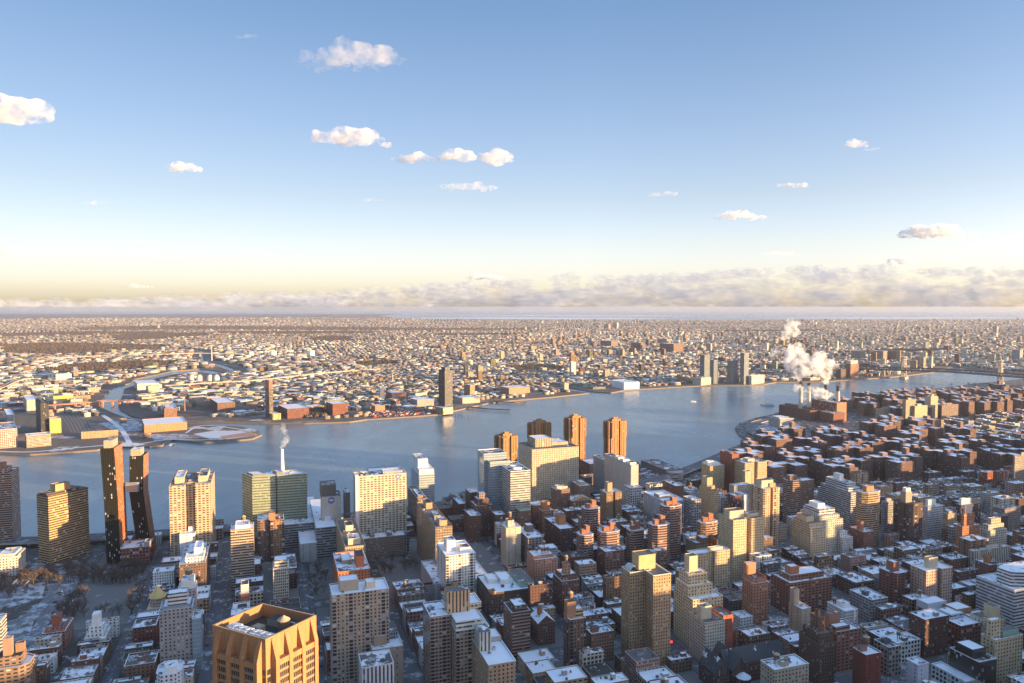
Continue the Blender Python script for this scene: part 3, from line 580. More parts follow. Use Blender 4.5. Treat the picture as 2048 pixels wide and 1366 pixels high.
r_, O, dr, dl, A, B, h = bld('college_hall', 'brick hall with a pale columned pediment facing the avenue', 'hall', 'the pediment hall', 1146, 1003, 1040, 1128, 1184, 'dense', (.34, .2, .13), 'R', units=3, roof=1)
m = MB(); q0, q1 = O + dr * A * .05, O + dr * A * .95; n_ = -dirv(G)
m.prism([tuple(q0 + n_ * 1.5), tuple(q1 + n_ * 1.5), tuple(q1), tuple(q0)], h, h + 1.2, 0); mid = (q0 + q1) / 2
m.face([(*(q0 + n_ * 1.5), h + 1.2), (*(q1 + n_ * 1.5), h + 1.2), (*(mid + n_ * 1.5), h + 6.5)]); m.face([(*(q0 + n_ * 1.5), h + 1.2), (*(mid + n_ * 1.5), h + 6.5), (*(mid - n_ * 9), h + 6.5), (*(q0 - n_ * 9), h + 1.2)]); m.face([(*(mid + n_ * 1.5), h + 6.5), (*(q1 + n_ * 1.5), h + 1.2), (*(q1 - n_ * 9), h + 1.2), (*(mid - n_ * 9), h + 6.5)])
mesh_part(r_, 'pediment', m, [flat('terracotta', (.5, .32, .2), .8, .15)])
for i in range(6):
    q = q0 + (q1 - q0) * (.08 + i * .168) + n_ * .9; m = MB(); m.cone((q.x, q.y), .7, h - 9, h, 8, 0, .6); mesh_part(r_, 'column', m, [flat('terracotta', (.5, .32, .2), .8, .15)])
bld('college_block', 'brown brick block with pale roof huts left of the pediment hall', 'building', None, 1112, 980, 1038, 1102, 1140, 'dense', (.24, .15, .11), 'R', pent=((.1, .5, .1, .6, 6, None, 'stone'), (.6, .95, .3, .7, 4, None, 'stone')), units=5, roof=1)
bld('college_block', 'tan block with cluttered roof behind the pediment hall', 'building', None, 1160, 972, 1016, 1140, 1182, 'dense', (.36, .25, .17), 'R', pent=((.2, .7, .2, .6, 5, None, 'beige'),), units=5)
bld('apartment_block', 'orange brick block with a lit square roof box right of the copper roofed ward', 'building', None, 1085, 1022, 1082, 1077, 1107, 'punch', (.30, .16, .11), 'R', pent=((.1, .75, .2, .8, 12, None, 'orange', 2),), units=2)
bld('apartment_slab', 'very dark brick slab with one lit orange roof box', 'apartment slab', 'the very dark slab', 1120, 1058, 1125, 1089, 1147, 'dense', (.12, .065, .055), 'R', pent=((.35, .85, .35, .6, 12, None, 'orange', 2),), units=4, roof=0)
bld('apartment_slab', 'grey slab with a bright snowy roof and dark roof box', 'apartment slab', 'the snowy grey slab', 1056, 1076, 1135, 1031, 1087, 'pair', (.30, .26, .24), 'R', pent=((.35, .8, .5, .75, 9, None, (.18, .14, .13), 0),), units=3, roof=0)
bld('apartment_tower', 'pale stepped old tower with a round wooden tank on its top shaft', 'tower', 'the pale tank tower', 1012, 1056, 1134, 1009, 1042, 'blank', (.50, .44, .36), 'R', pent=((.2, .6, .2, .7, 9, 'blank', None, 2),), tank=((.4, .45, 9, 2.3, 5),), units=1, roof=1, B=20)
# rounded brick towers
for lab, sh, cx, yt, yb, xl, xr in (('round cornered brick tower with white bands, beside the very dark slab', 'the first round cornered tower', 1172, 1019, 1100, 1160, 1203), ('round cornered brick tower, left one of the nearest pair', 'the nearest round cornered pair', 1163, 1072, 1150, 1150, 1190),
                                   ('round cornered brick tower, right one of the nearest pair', None, 1205, 1066, 1148, 1192, 1243), ('short round cornered brick tower half hidden behind its taller neighbour', None, 1262, 1062, 1142, 1250, 1291), ('broad round cornered brick tower in shade with snow rimmed roof', None, 1308, 1052, 1152, 1293, 1343),
                                   ('tall round cornered brick tower with a sunlit side and two lit roof boxes', 'the sunlit round cornered tower', 1332, 1014, 1128, 1316, 1367), ('round cornered brick tower tucked left of the big yellow block', None, 1404, 1046, 1118, 1391, 1438)):
    bld('round_cornered_tower', lab, 'tower', sh, cx, yt, yb, xl, xr, 'band', (.27, .125, .085), 'R', plan='oct', slabc=(.46, .36, .31), cope=(.7, .69, .68), pent=((.2, .5, .35, .7, 6, None, (.3, .14, .09), 0), (.55, .82, .4, .75, 10, None, (.32, .15, .09), 0)), units=1, group='brick towers with rounded corners')
bld('apartment_tower', 'tan brick tower with a tall slim roof box behind the nearest round cornered pair', 'tower', 'the slim boxed tan tower', 1213, 986, 1060, 1200, 1244, 'dense', (.30, .20, .12), 'R', plan='notch', pent=((.2, .5, .3, .7, 14, None, 'tan', 2),), units=3, roof=1)
bld('science_tower', 'blue glass and white panel tower with white roof pods by the drive', 'tower', 'the white panel tower', 1262, 930, 1030, 1209, 1277, 'solid', (.44, .41, .38), 'R', setb=((.1, .95, 1.0, 1.5, 66, 'glass', (.3, .34, .36), 1),), pent=((.1, .9, .05, .2, 4, None, 'white'), (.1, .9, .3, .42, 4, None, 'white'), (.1, .9, .5, .62, 4, None, 'white')), units=0, roof=1)
bld('science_block', 'lower white framed glass block in front of the white panel tower', 'building', None, 1261, 976, 1036, 1240, 1283, 'loft', (.6, .59, .57), 'R', units=2, roof=1, B=20)
bld('college_tower', 'white slab with vertical blue window strips, snowy roof and plant screen', 'tower', 'the striped white slab', 1330, 1004, 1072, 1287, 1372, 'stripe', (.62, .61, .60), 'R', pent=((.1, .6, .35, .6, 5, None, 'grey'),), units=4, roof=0)
bld('garage', 'long white topped brick hall behind the striped white slab', 'building', None, 1352, 972, 1015, 1330, 1368, 'dense', (.2, .11, .085), 'R', units=3, B=40)
bld('college_tower', 'grey and brown folded facade block in front of the tan turret tower', 'building', None, 1384, 1000, 1075, 1366, 1402, 'loft', (.36, .33, .32), 'R', units=3)
bld('hospital_tower', 'tan hospital tower with white round top and lit right side', 'tower', 'the white topped tan hospital', 1420, 932, 995, 1403, 1449, 'dense', (.50, .38, .22), 'R', pent=((.0, .9, .3, .9, 4, None, 'white', 0), (.1, .5, .4, .7, 7, None, 'white', 0)), units=3)
bld('hospital_tower', 'plain red brick tower behind the white topped tan hospital', 'tower', None, 1464, 908, 992, 1440, 1478, 'solid', (.26, .11, .075), 'R', pent=((.1, .6, .2, .7, 3),), units=2, roof=1)
bld('hospital_tower', 'tan hospital with a recessed centre and corner shaft with green cap', 'tower', 'the recessed tan hospital', 1490, 926, 1000, 1466, 1534, 'dense', (.46, .38, .25), 'R', plan='notch', pent=((.3, .6, .3, .7, 5, None, 'beige'),), units=5, roof=1, setb=((-.12, .16, -.25, 0, 50, 'blank', (.5, .40, .27), 1),))
r_, O, dr, dl, A, B, h = bld('apartment_tower', 'tan tower with a blank lit side and stacked turret top', 'tower', 'the tan turret tower', 1420, 980, 1058, 1398, 1438, 'dense', (.44, .33, .2), 'R', pent=((-.05, .8, .2, .8, 6, 'dense', None, 2), (.05, .65, .3, .75, 17, None, (.5, .38, .24), 2)), units=2, roof=2)
bld('apartment_block', 'dark red block with big windows beside a bright white slab', 'building', None, 1470, 992, 1050, 1455, 1483, 'loft', (.16, .085, .07), 'R', units=2)
bld('apartment_slab', 'thin bright white windowless slab left of the tall peach tower', 'apartment slab', None, 1488, 990, 1048, 1480, 1497, 'solid', (.66, .68, .72), 'R', units=1, B=20)
bld('apartment_tower', 'tall peach tower with balconies in its folds and a big roof box', 'tower', 'the tall peach tower', 1527, 978, 1118, 1499, 1560, 'balc', (.56, .39, .25), 'R', plan='notch', pent=((.1, .8, .25, .7, 10, None, 'beige', 2), (.55, .9, .2, .5, 6, None, 'tan', 2)), units=2, roof=1)
bld('apartment_tower', 'big pale yellow block with three stepped sunlit faces', 'tower', 'the big yellow block', 1467, 1041, 1165, 1437, 1529, 'dense', (.60, .47, .30), 'R', plan='notch', pent=((.05, .5, .35, .75, 9, None, 'beige', 2), (.6, .95, .3, .6, 4, None, 'beige', 2)), units=3, roof=2)
bld('apartment_tower', 'brown balcony banded tower with a snowy roof behind the tall peach tower', 'tower', 'the brown banded tower', 1580, 962, 1056, 1562, 1606, 'band', (.24, .15, .105), 'R', plan='oct', slabc=(.44, .32, .24), pent=((.2, .75, .3, .8, 7, None, 'brown', 0),), units=1, roof=0, setb=((.9, 2.1, .3, 1.1, 66, 'dense', (.26, .16, .12), 0),))
# upper right
bld('apartment_slab', 'silver stepped terrace slab with balcony bands and a sunlit white end', 'apartment slab', 'the silver terrace slab', 1702, 985, 1068, 1641, 1729, 'band', (.40, .40, .39), 'R', slabc=(.62, .61, .6), pent=((.05, .9, .1, .5, 6, 'band', (.55, .54, .52), 1), (.15, .8, .2, .9, 12, 'band', (.5, .49, .47), 1), (.3, .6, .5, .7, 20, None, 'white', 0)), units=2)
bld('apartment_tower', 'tan tower with rounded bands and a white rimmed roof in front of the terrace slab', 'tower', 'the white rimmed tan tower', 1728, 986, 1096, 1708, 1765, 'band', (.36, .24, .14), 'R', plan='oct', slabc=(.58, .44, .28), cope=(.7, .7, .7), pent=((.3, .7, .3, .7, 8, None, (.35, .22, .13), 0),), units=2)
bld('apartment_tower', 'grey gridded block between the white rimmed tan tower and the dark brown tower', 'tower', None, 1770, 1004, 1082, 1763, 1790, 'grid', (.36, .36, .38), 'R', pent=((.2, .7, .2, .7, 5),), units=2, roof=1)
bld('apartment_tower', 'dark brown corner tower with balconies and a white crowned roof shaft', 'tower', 'the dark brown tower', 1815, 1008, 1100, 1787, 1846, 'balc', (.13, .09, .075), 'R', pent=((.25, .65, .4, .8, 14, None, (.36, .3, .24), 2), (.3, .6, .45, .7, 19, None, 'white', 0)), units=3, roof=2)
bld('apartment_tower', 'white blue gridded tower right of the dark brown tower', 'tower', 'the white gridded tower', 1856, 1014, 1082, 1846, 1887, 'grid', (.58, .59, .62), 'R', pent=((.1, .6, .3, .8, 10, None, 'white', 0),), units=2, roof=1)
bld('apartment_tower', 'tan narrow block beside the white gridded tower', 'tower', None, 1896, 1028, 1088, 1887, 1914, 'dense', (.42, .32, .22), 'R', pent=((.2, .6, .2, .6, 4),), units=2, roof=1)
bld('apartment_tower', 'slim orange brick tower stepping up to a white topped shaft', 'tower', 'the slim orange tower', 1925, 1053, 1122, 1912, 1960, 'dense', (.42, .19, .11), 'R', pent=((.15, .75, .2, .7, 16, 'punch', (.42, .19, .11), 1), (.25, .65, .3, .6, 26, None, (.62, .5, .42), 0)), units=1, roof=1, setb=((-.2, 1.15, -.3, 1.1, 18, 'dense', (.4, .18, .1), 1),))
bld('loft_building', 'dark loft with a black capped white roof hut behind the slim orange tower', 'building', None, 1922, 1010, 1070, 1912, 1962, 'loft', (.17, .1, .08), 'R', pent=((.1, .6, .3, .8, 9, None, 'white', 3), (.7, .95, .3, .7, 7, None, 'tan', 0)), units=2)
bld('apartment_block', 'pale stepped block with green trimmed terraces right of the slim orange tower', 'building', 'the pale stepped block', 1975, 1062, 1115, 1958, 2014, 'punch', (.5, .46, .38), 'R', pent=((.1, .9, .15, .9, 8, 'punch'), (.3, .8, .3, .8, 15, 'punch', (.52, .42, .3))), units=3)
bld('apartment_block', 'grey brown block with a light corner at the right edge', 'building', None, 2010, 1018, 1078, 1985, 2042, 'dense', (.30, .25, .22), 'R', units=4, roof=1)
bld('apartment_tower', 'wide beige stepped block with glass roof terraces left of the silver slab', 'tower', 'the wide beige stepped block', 1640, 1042, 1120, 1595, 1686, 'punch', (.52, .47, .38), 'R', pent=((.05, .95, .1, .95, 6, 'punch'), (.15, .85, .2, .9, 13, 'ribbon', (.5, .5, .48)), (.3, .6, .4, .8, 18, None, 'white')), units=4)
bld('apartment_tower', 'beige block with a sunlit stepped top in front of the wide beige stepped block', 'tower', None, 1622, 1056, 1128, 1582, 1652, 'dense', (.58, .47, .32), 'R', pent=((.0, .9, .1, .9, 6, 'dense', None, 2), (.1, .6, .3, .8, 12, None, None, 2)), units=4, roof=1)
bld('apartment_block', 'small white stepped block with a lit white side', 'building', 'the small white stepped block', 1684, 1076, 1118, 1661, 1706, 'punch', (.62, .6, .56), 'R', pent=((.05, .7, .2, .9, 8, 'punch', 'white'), (.2, .5, .4, .7, 18, None, 'white')), units=2)
bld('apartment_block', 'plum brick block with a tall thin roof shaft behind the small white stepped block', 'building', None, 1728, 1064, 1118, 1700, 1748, 'dense', (.23, .11, .09), 'R', pent=((.1, .4, .3, .6, 12, None, (.32, .17, .11), 2),), units=3, roof=1)
bld('apartment_tower', 'pink beige tower with a lit roof shaft and square windows', 'tower', 'the pink beige tower', 1853, 1142, 1238, 1821, 1905, 'punch', (.52, .36, .28), 'R', plan='notch', pent=((.3, .65, .35, .65, 11, None, 'beige', 2),), units=3, roof=0, cope=(.75, .6, .4))
bld('apartment_tower', 'dark red brick tower with a round cornered snowy roof left of the pink beige tower', 'tower', 'the dark red tower', 1788, 1148, 1232, 1751, 1822, 'pair', (.20, .085, .065), 'R', plan='oct', pent=((.3, .65, .3, .7, 10, None, (.28, .13, .09), 0),), units=2)
bld('apartment_block', 'white and dark striped block at the right edge above the curved white building', 'building', None, 1946, 1102, 1148, 1938, 2019, 'stripe', (.55, .5, .42), 'R', units=4, roof=1, pent=((.4, .7, .2, .6, 4),))
bld('apartment_block', 'brick block with an orange lit roof shaft below the striped block', 'building', None, 1980, 1130, 1178, 1950, 2003, 'dense', (.26, .13, .1), 'R', pent=((.2, .5, .3, .6, 9, None, 'orange', 2),), units=3)
# the curved white college building at the right edge
bld('college_building', 'big white college building with dark window bands and a taller rounded top', 'college', 'the big white college', 2029, 1180, 1262, 1953, 2120, 'ribbon', (.62, .62, .64), 'R', pent=((.1, 1.0, .08, .72, 15, 'ribbon', (.72, .72, .74), 0, 'oct'),), units=2, cope=(.7, .7, .72))
# lower right
bld('loft_block', 'long red brick loft with arched window rows and snowy roof terraces', 'loft', 'the long red loft', 1922, 1252, 1300, 1831, 1965, 'loft', (.22, .085, .065), 'R', pent=((.0, .9, .72, .98, 8, None, (.55, .55, .57), 0), (.2, .8, .3, .6, 5, 'ribbon', (.5, .52, .55), 0), (.7, 1.4, .4, .7, 6, None, (.38, .22, .14), 0)), units=6)
bld('loft_building', 'grey loft block with white window grid left of the dark red tower', 'loft', None, 1743, 1200, 1248, 1699, 1776, 'grid', (.40, .38, .37), 'R', units=5, roof=1, pent=((.2, .4, .4, .6, 4, None, 'dkgrey'),))
bld('apartment_block', 'white painted block with a snowy roof and a dark tank', 'building', None, 1690, 1222, 1272, 1654, 1716, 'dense', (.6, .6, .6), 'R', pent=((.3, .8, .3, .7, 5, None, 'white'),), tank=((.3, .8, 0, 2, 3),), units=3)
bld('apartment_block', 'brick block with tall roof shaft, snowy roof and one sunlit corner', 'building', 'the sunlit corner brick block', 1674, 1264, 1345, 1640, 1720, 'pair', (.28, .14, .1), 'R', pent=((.0, .5, .5, .75, 13, None, (.3, .17, .12), 1), (-.02, .6, .05, .4, 5, 'ribbon', (.3, .2, .15), 0)), units=3)
bld('old_tower', 'dark ornate brown tower with setbacks and a small pinnacle', 'tower', 'the dark ornate tower', 1640, 1288, 1375, 1598, 1672, 'dense', (.15, .10, .075), 'R', pent=((.1, .9, .1, .9, 8, 'dense', None, 2), (.3, .7, .3, .7, 20, 'punch', (.2, .12, .08), 2), (.42, .55, .42, .55, 25, None, None, 2)), units=2, roof=2)
bld('apartment_block', 'dark red blank walled block with a cylindrical roof tank', 'building', None, 1732, 1310, 1400, 1706, 1763, 'blank', (.20, .07, .055), 'R', pent=((.1, .5, .5, .8, 5, None, (.3, .17, .13), 2),), tank=((.6, .7, 3, 2.6, 4.5),), units=2)
bld('loft_building', 'tan grey loft with a sunken dark roof court', 'loft', None, 1778, 1295, 1355, 1748, 1802, 'loft', (.34, .28, .23), 'R', pent=((.3, .8, .5, .8, 3, None, 'dkgrey', 3),), units=3, roof=1)
bld('apartment_block', 'white blank sided block with scattered small windows at the bottom right', 'building', None, 1836, 1330, 1400, 1812, 1858, 'blank', (.55, .56, .62), 'R', units=4, roof=1)
bld('glass_building', 'black glass modern block with white frames and cantilevered terraces', 'building', 'the black glass block', 1958, 1324, 1400, 1900, 1994, 'copper', (.03, .03, .033), 'R', roof=1, cope=(.55, .5, .48), units=2, pent=((.05, .8, .25, .85, 8, 'copper', (.03, .03, .03), 0),), setb=((-.55, 0, .1, 1.3, 16, 'loft', (.7, .7, .7), 0),))
bld('apartment_block', 'beige stepped corner block with mint copper roofs at the right edge', 'building', 'the mint roofed beige block', 1990, 1280, 1378, 1962, 2046, 'punch', (.56, .46, .3), 'R', pent=((.0, .35, .3, .7, 16, 'punch', (.58, .47, .3), 1), (.4, .95, .2, .8, 5, None, (.28, .43, .36), 2)), units=2, roof=1)
bld('apartment_block', 'light beige tower block at the lower right edge behind the black glass block', 'building', None, 1980, 1244, 1300, 1962, 2010, 'punch', (.6, .52, .38), 'R', pent=((.5, .95, .2, .7, 12, None, (.6, .5, .33), 2),), units=1, roof=2, B=20)
# centre right, lower
r_, O, dr, dl, A, B, h = bld('apartment_tower', 'tallest tan tower of the foreground with an L shaped plan and big square roof box', 'tower', 'the tall tan L tower', 1260, 1145, 1328, 1243, 1302, 'dense', (.42, .285, .17), 'R', cope=(.72, .68, .6), pent=((.5, 1.3, .2, 1.0, 14, None, (.52, .40, .22), 2),), units=2, roof=2)
m = MB(); q = O + dl * 2 + dr * A * .28
for i in range(8):
    a0, a1 = math.pi * i / 8, math.pi * (i + 1) / 8
    f_ = lambda a_, s_: (*(q + dr * 4.5 * math.cos(a_) + dl * s_ * .7), h - 1 + 5 * math.sin(a_))
    m.face([f_(a0, 0), f_(a1, 0), f_(a1, 16), f_(a0, 16)][::-1])
mesh_part(r_, 'barrel_skylight', m, [STEEL])
block(r_, O + dr * (A * .97 - 5) - dl * 14, dr, dl, A * .84, 31, h + .4, 'dense', (.46, .31, .185), names=('wing_wall', 'wing_parapet', 'wing_roof'), roof=2, cope=(.74, .7, .62)); OBST.append(rect(O + dr * (A * .97 - 5) - dl * 14, dr, dl, -2, A, -2, 33))
bld('apartment_block', 'square beige block with a sunlit upper half below the big yellow block', 'tower', 'the square beige block', 1386, 1108, 1192, 1374, 1460, 'punch', (.54, .42, .27), 'R', plan='notch', pent=((.5, .85, .3, .7, 4, None, 'cream', 0),), units=4)
bld('apartment_block', 'brown shafted low block right behind the square beige block', 'building', None, 1392, 1086, 1135, 1372, 1418, 'dense', (.4, .31, .2), 'R', pent=((.4, .95, -.1, .5, 7, None, (.25, .16, .1), 0),), units=2)
bld('apartment_block', 'cream stepped corner block with curved terraces and a lit central shaft', 'building', 'the cream stepped corner block', 1386, 1200, 1298, 1347, 1446, 'punch', (.56, .46, .30), 'R', pent=((.0, .82, .25, .92, 11, 'punch', None, 0), (.08, .7, .35, .85, 21, 'punch', None, 1), (.2, .48, .5, .75, 36, None, None, 2)), units=1)
bld('apartment_block', 'white brick block with a tall lit shaft and a shadowed lower face', 'building', 'the white brick block', 1410, 1246, 1330, 1379, 1450, 'dense', (.60, .54, .44), 'R', pent=((.1, .6, .35, .65, 12, None, 'cream', 2),), units=5, roof=2, setb=((.98, 1.5, .1, .9, 41, 'blank', (.42, .14, .085), 2),))
bld('apartment_tower', 'orange tan brick tower with a corner shaft and a setback halfway down', 'tower', 'the orange tan corner tower', 1506, 1156, 1256, 1486, 1533, 'blank', (.40, .20, .125), 'R', pent=((.02, .75, .72, .99, 12, None, (.44, .22, .13), 0),), units=3, roof=3, setb=((-.06, 1.1, -.15, 1.0, 46, 'punch', (.38, .19, .12), 0),))
bld('walk_up_building', 'white square low block with fire stairs at the foot of the orange tan tower', 'building', None, 1481, 1236, 1266, 1462, 1506, 'punch', (.6, .6, .6), 'R', units=4)
bld('apartment_block', 'tan block with a tall thin lit shaft at its left end', 'building', None, 1604, 1218, 1272, 1578, 1622, 'blank', (.5, .41, .3), 'R', pent=((.0, .55, .6, .95, 16, None, (.5, .4, .3), 2),), units=2)
bld('apartment_block', 'wide brown brick block with cluttered stepped roof left of the tan shafted block', 'building', 'the wide brown stepped block', 1580, 1166, 1232, 1542, 1664, 'pair', (.25, .125, .085), 'R', pent=((.1, .9, .2, .8, 6, 'pair', None, 0), (.15, .35, .3, .6, 14, None, (.4, .2, .11), 0)), units=5, roof=1)
bld('apartment_block', 'beige low tower at the bottom edge with a dark roof tank', 'building', None, 1549, 1340, 1420, 1521, 1618, 'punch', (.44, .38, .28), 'R', pent=((.3, .5, .2, .5, 4),), tank=((.35, .7, 0, 2.5, 3.5),), units=7, roof=1)
# centre, lower
bld('apartment_tower', 'bright white balcony tower with white roof boxes', 'tower', 'the bright white tower', 892, 1112, 1218, 873, 951, 'balc', (.74, .70, .63), 'R', pent=((.15, .45, .35, .7, 12, None, 'white', 1), (.55, .9, .2, .5, 5, None, 'white', 1)), units=3, roof=0, cope=(.76, .74, .7))
r_, O, dr, dl, A, B, h = bld('retail_block', 'long low white retail block with a red arched marquee and snowy roof', 'shop', 'the low retail block', 870, 1168, 1208, 757, 988, 'blank', (.46, .43, .42), 'R', units=10, roof=0, A=62, B=75)
mk = MB(); q = O - dirv(G) * .5
for (x0, x1, z0, z1) in ((6, 26, 7, 11.5), (10, 22, 11.5, 14)): mk.face([(*(q + dr * x0 - dr * 38), z0), (*(q + dr * x1 - dr * 38), z0), (*(q + dr * (x1 - 3) - dr * 38), z1), (*(q + dr * (x0 + 3) - dr * 38), z1)])
bld('school_building', 'long dark brick school with green gabled roof end and lit corner turret', 'school', 'the dark brick school', 982, 1186, 1248, 954, 1074, 'dense', (.15, .10, .075), 'R', pent=((-.01, .1, -.02, .14, 3, None, (.40, .26, .15), 2), (.1, .3, .5, .8, 5, None, 'white', 0), (.35, .6, .4, .8, 5, None, 'white', 0), (.68, .98, .1, .9, 5, None, (.26, .38, .32), 2)), units=4)
bld('apartment_block', 'pink brick block with four roof tanks and a sunlit upper front', 'building', 'the pink tank block', 1070, 1120, 1184, 1054, 1115, 'punch', (.46, .26, .19), 'R', pent=((.0, .9, .2, .9, 4, None, (.4, .22, .15), 0),), tank=((.45, .35, 4, 1.7, 3.5), (.58, .35, 4, 1.7, 3.5), (.71, .35, 4, 1.7, 3.5), (.25, .5, 4, 1.7, 3)), units=1)
bld('apartment_block', 'grey block wearing a steel roof frame behind the pink tank block', 'building', None, 1082, 1108, 1152, 1070, 1121, 'loft', (.33, .34, .36), 'R', pent=((.1, .9, .1, .9, 6, 'grid', (.33, .35, .37), 0),), tank=((.3, .5, 6, 2.0, 3.5),), units=1)
bld('old_tower', 'dark narrow brick tower stepping up to a lit turret with roof tank', 'tower', 'the dark stepped turret tower', 1124, 1163, 1236, 1106, 1158, 'punch', (.20, .11, .085), 'R', pent=((.1, .95, .15, .9, 6, 'punch', None, 1), (.25, .6, .2, .5, 17, 'punch', (.42, .26, .17), 2)), tank=((.42, .35, 17, 2.0, 4),), units=1)
bld('apartment_tower', 'brown tower with pale balcony bands in front of the dark brick school', 'tower', 'the brown balcony tower', 1024, 1226, 1330, 1015, 1061, 'band', (.21, .12, .09), 'R', slabc=(.42, .29, .22), pent=((.2, .85, .1, .8, 6, 'ribbon', (.2, .13, .1), 0),), units=1, roof=1, B=24)
bld('apartment_tower', 'slim dark tower with a pale concrete spine and roof tank on a brick shaft', 'tower', 'the slim dark spine tower', 1140, 1240, 1345, 1127, 1172, 'balc', (.19, .13, .095), 'R', pent=((-.05, .5, .3, .8, 15, None, (.4, .23, .14), 2), (.45, .95, .3, .8, 8, 'ribbon', (.5, .35, .2), 0)), tank=((.25, .55, 15, 2.4, 4),), units=1, roof=1)
bld('apartment_block', 'brown brick block with even window rows right of the slim dark spine tower', 'building', None, 1183, 1268, 1328, 1171, 1228, 'dense', (.24, .15, .11), 'R', pent=((.1, .4, .3, .6, 5),), units=5, roof=1)
r_, O, dr, dl, A, B, h = bld('gabled_house', 'dark brick hall with a snowy pitched front and a lit orange chimney shaft', 'hall', None, 1076, 1248, 1292, 1060, 1110, 'dense', (.22, .12, .09), 'R', pent=((.25, .45, .4, .65, 13, None, 'orange', 2),), units=0)
m = MB(); q0, q1 = O, O + dr * A; md = O + dr * A / 2
m.face([(*q0, h), (*q1, h), (*md, h + 7)]); m.face([(*q1, h), (*(q1 + dl * B), h), (*(md + dl * B), h + 7), (*md, h + 7)], 1); m.face([(*(q0 + dl * B), h), (*q0, h), (*md, h + 7), (*(md + dl * B), h + 7)], 1); m.face([(*(q1 + dl * B), h), (*(q0 + dl * B), h), (*(md + dl * B), h + 7)])
mesh_part(r_, 'gable_roof', m, [facade('solid', (.2, .11, .085)), ROOF[0]])
bld('apartment_tower', 'tan brick tower with pale bands and a big striped orange roof core', 'tower', 'the striped core tower', 912, 1262, 1425, 905, 979, 'bandb', (.38, .27, .19), 'R', cope=(.66, .68, .62), slabc=(.55, .45, .36), pent=((.0, .8, .02, .7, 8, 'ribbon', (.6, .6, .52), 0), (-.08, .6, .62, 1.0, 25, 'stripe', (.55, .36, .2), 2)), units=4, roof=0, B=30, setb=((-.62, -.02, .5, 1.5, 73, 'bandb', (.30, .21, .16), 1), (.62, 1.08, 1.02, 1.7, 73, 'bandb', (.52, .4, .26), 0)))
bld('apartment_tower', 'brown tower with green white core shaft and snowy roof at the bottom edge', 'tower', 'the white cored bottom tower', 977, 1330, 1480, 940, 1032, 'punch', (.40, .28, .19), 'R', cope=(.6, .62, .58), pent=((.0, .42, .45, .75, 15, 'stripe', (.55, .53, .46), 2), (.6, 1, .7, 1.0, 4, None, 'grey', 0)), units=3, roof=0)
bld('apartment_tower', 'broad grey tan tower with dark balcony columns and a snowy cluttered roof', 'tower', 'the broad balcony tower', 664, 1191, 1400, 658, 778, 'balc', (.38, .31, .24), 'R', pent=((.15, .48, .3, .8, 9, None, (.38, .33, .27), 0), (.62, .78, .3, .7, 5, None, 'beige', 0)), units=9, roof=0, B=26)
bld('apartment_block', 'bright orange brick block with a square lit tower', 'building', 'the bright orange block', 676, 1144, 1236, 666, 740, 'punch', (.46, .16, .075), 'R', pent=((.6, .85, .15, .5, 12, None, (.52, .17, .08), 3), (.2, .5, .4, .8, 4, None, 'tan', 0)), units=3, roof=1, setb=((-.12, -.02, -.1, .6, 22, 'punch', (.46, .17, .08), 1),))
bld('apartment_tower', 'pale glassy terraced block on a brick base left of the straight snowy street', 'building', 'the pale terraced block', 546, 1138, 1214, 539, 578, 'grid', (.58, .53, .42), 'R', pent=((.1, .9, .2, .9, 8, 'ribbon', 'cream', 0),), units=4, roof=0, B=24)
bld('apartment_block', 'brick block with a white stucco upper wall right of the broad street', 'building', None, 498, 1186, 1232, 481, 501, 'solid', (.38, .19, .13), 'L', pent=((.1, .95, .05, .95, 10, None, (.66, .64, .6), 2),), units=1, A=16)
bld('apartment_block', 'low brick block with a planted dark roof below the narrow banded tower', 'building', None, 498, 1222, 1262, 464, 503, 'solid', (.36, .22, .17), 'L', pent=((.2, .7, .15, .7, 2, None, (.06, .07, .05), 3),), units=3, A=26)
bld('office_block', 'white block with tall dark slots and satellite dishes on its roof', 'building', 'the white slotted block', 724, 1336, 1452, 719, 788, 'stripe', (.62, .62, .63), 'R', units=5, roof=2, cope=(.66, .66, .67), B=24)
bld('apartment_block', 'tan stepped block with steel roof frames behind the white slotted block', 'building', None, 745, 1300, 1400, 732, 806, 'blank', (.42, .34, .27), 'R', pent=((.1, .5, .2, .6, 8, None, (.36, .26, .19), 0), (.55, .95, .4, .9, 6, 'grid', 'grey', 1)), units=3, roof=0)
# left, lower
bld('ornate_block', 'white ornate block with cornice and green roof dome at the left edge', 'building', 'the white ornate block', 34, 1112, 1150, -30, 51, 'punch', (.60, .56, .50), 'L', pent=((.1, .9, .1, .6, 4, None, (.4, .42, .4), 0),), tank=((.5, .3, 0, 2, 3),), units=4, roof=1)
bld('school_building', 'red brick block with square windows and a grey stair slab', 'building', 'the red square windowed block', 299, 1092, 1130, 240, 307, 'loft', (.28, .11, .08), 'L', pent=((.05, .5, .0, .2, 6, None, 'grey', 1),), units=4, roof=1)
bld('apartment_block', 'small white tower with few windows before the twin topped cream tower', 'building', 'the small white tower', 390, 1066, 1128, 359, 399, 'blank', (.62, .62, .66), 'L', pent=((.2, .8, .1, .5, 6, None, 'white', 0),), units=2)
bld('apartment_block', 'dark brown block with a curved lit terrace edge left of the broad street', 'building', 'the dark terrace block', 411, 1124, 1200, 358, 420, 'dense', (.17, .11, .085), 'L', pent=((.1, .9, .1, .8, 6, 'punch', (.6, .58, .54), 0), (.3, .7, .2, .5, 12, None, 'white', 0)), units=4)
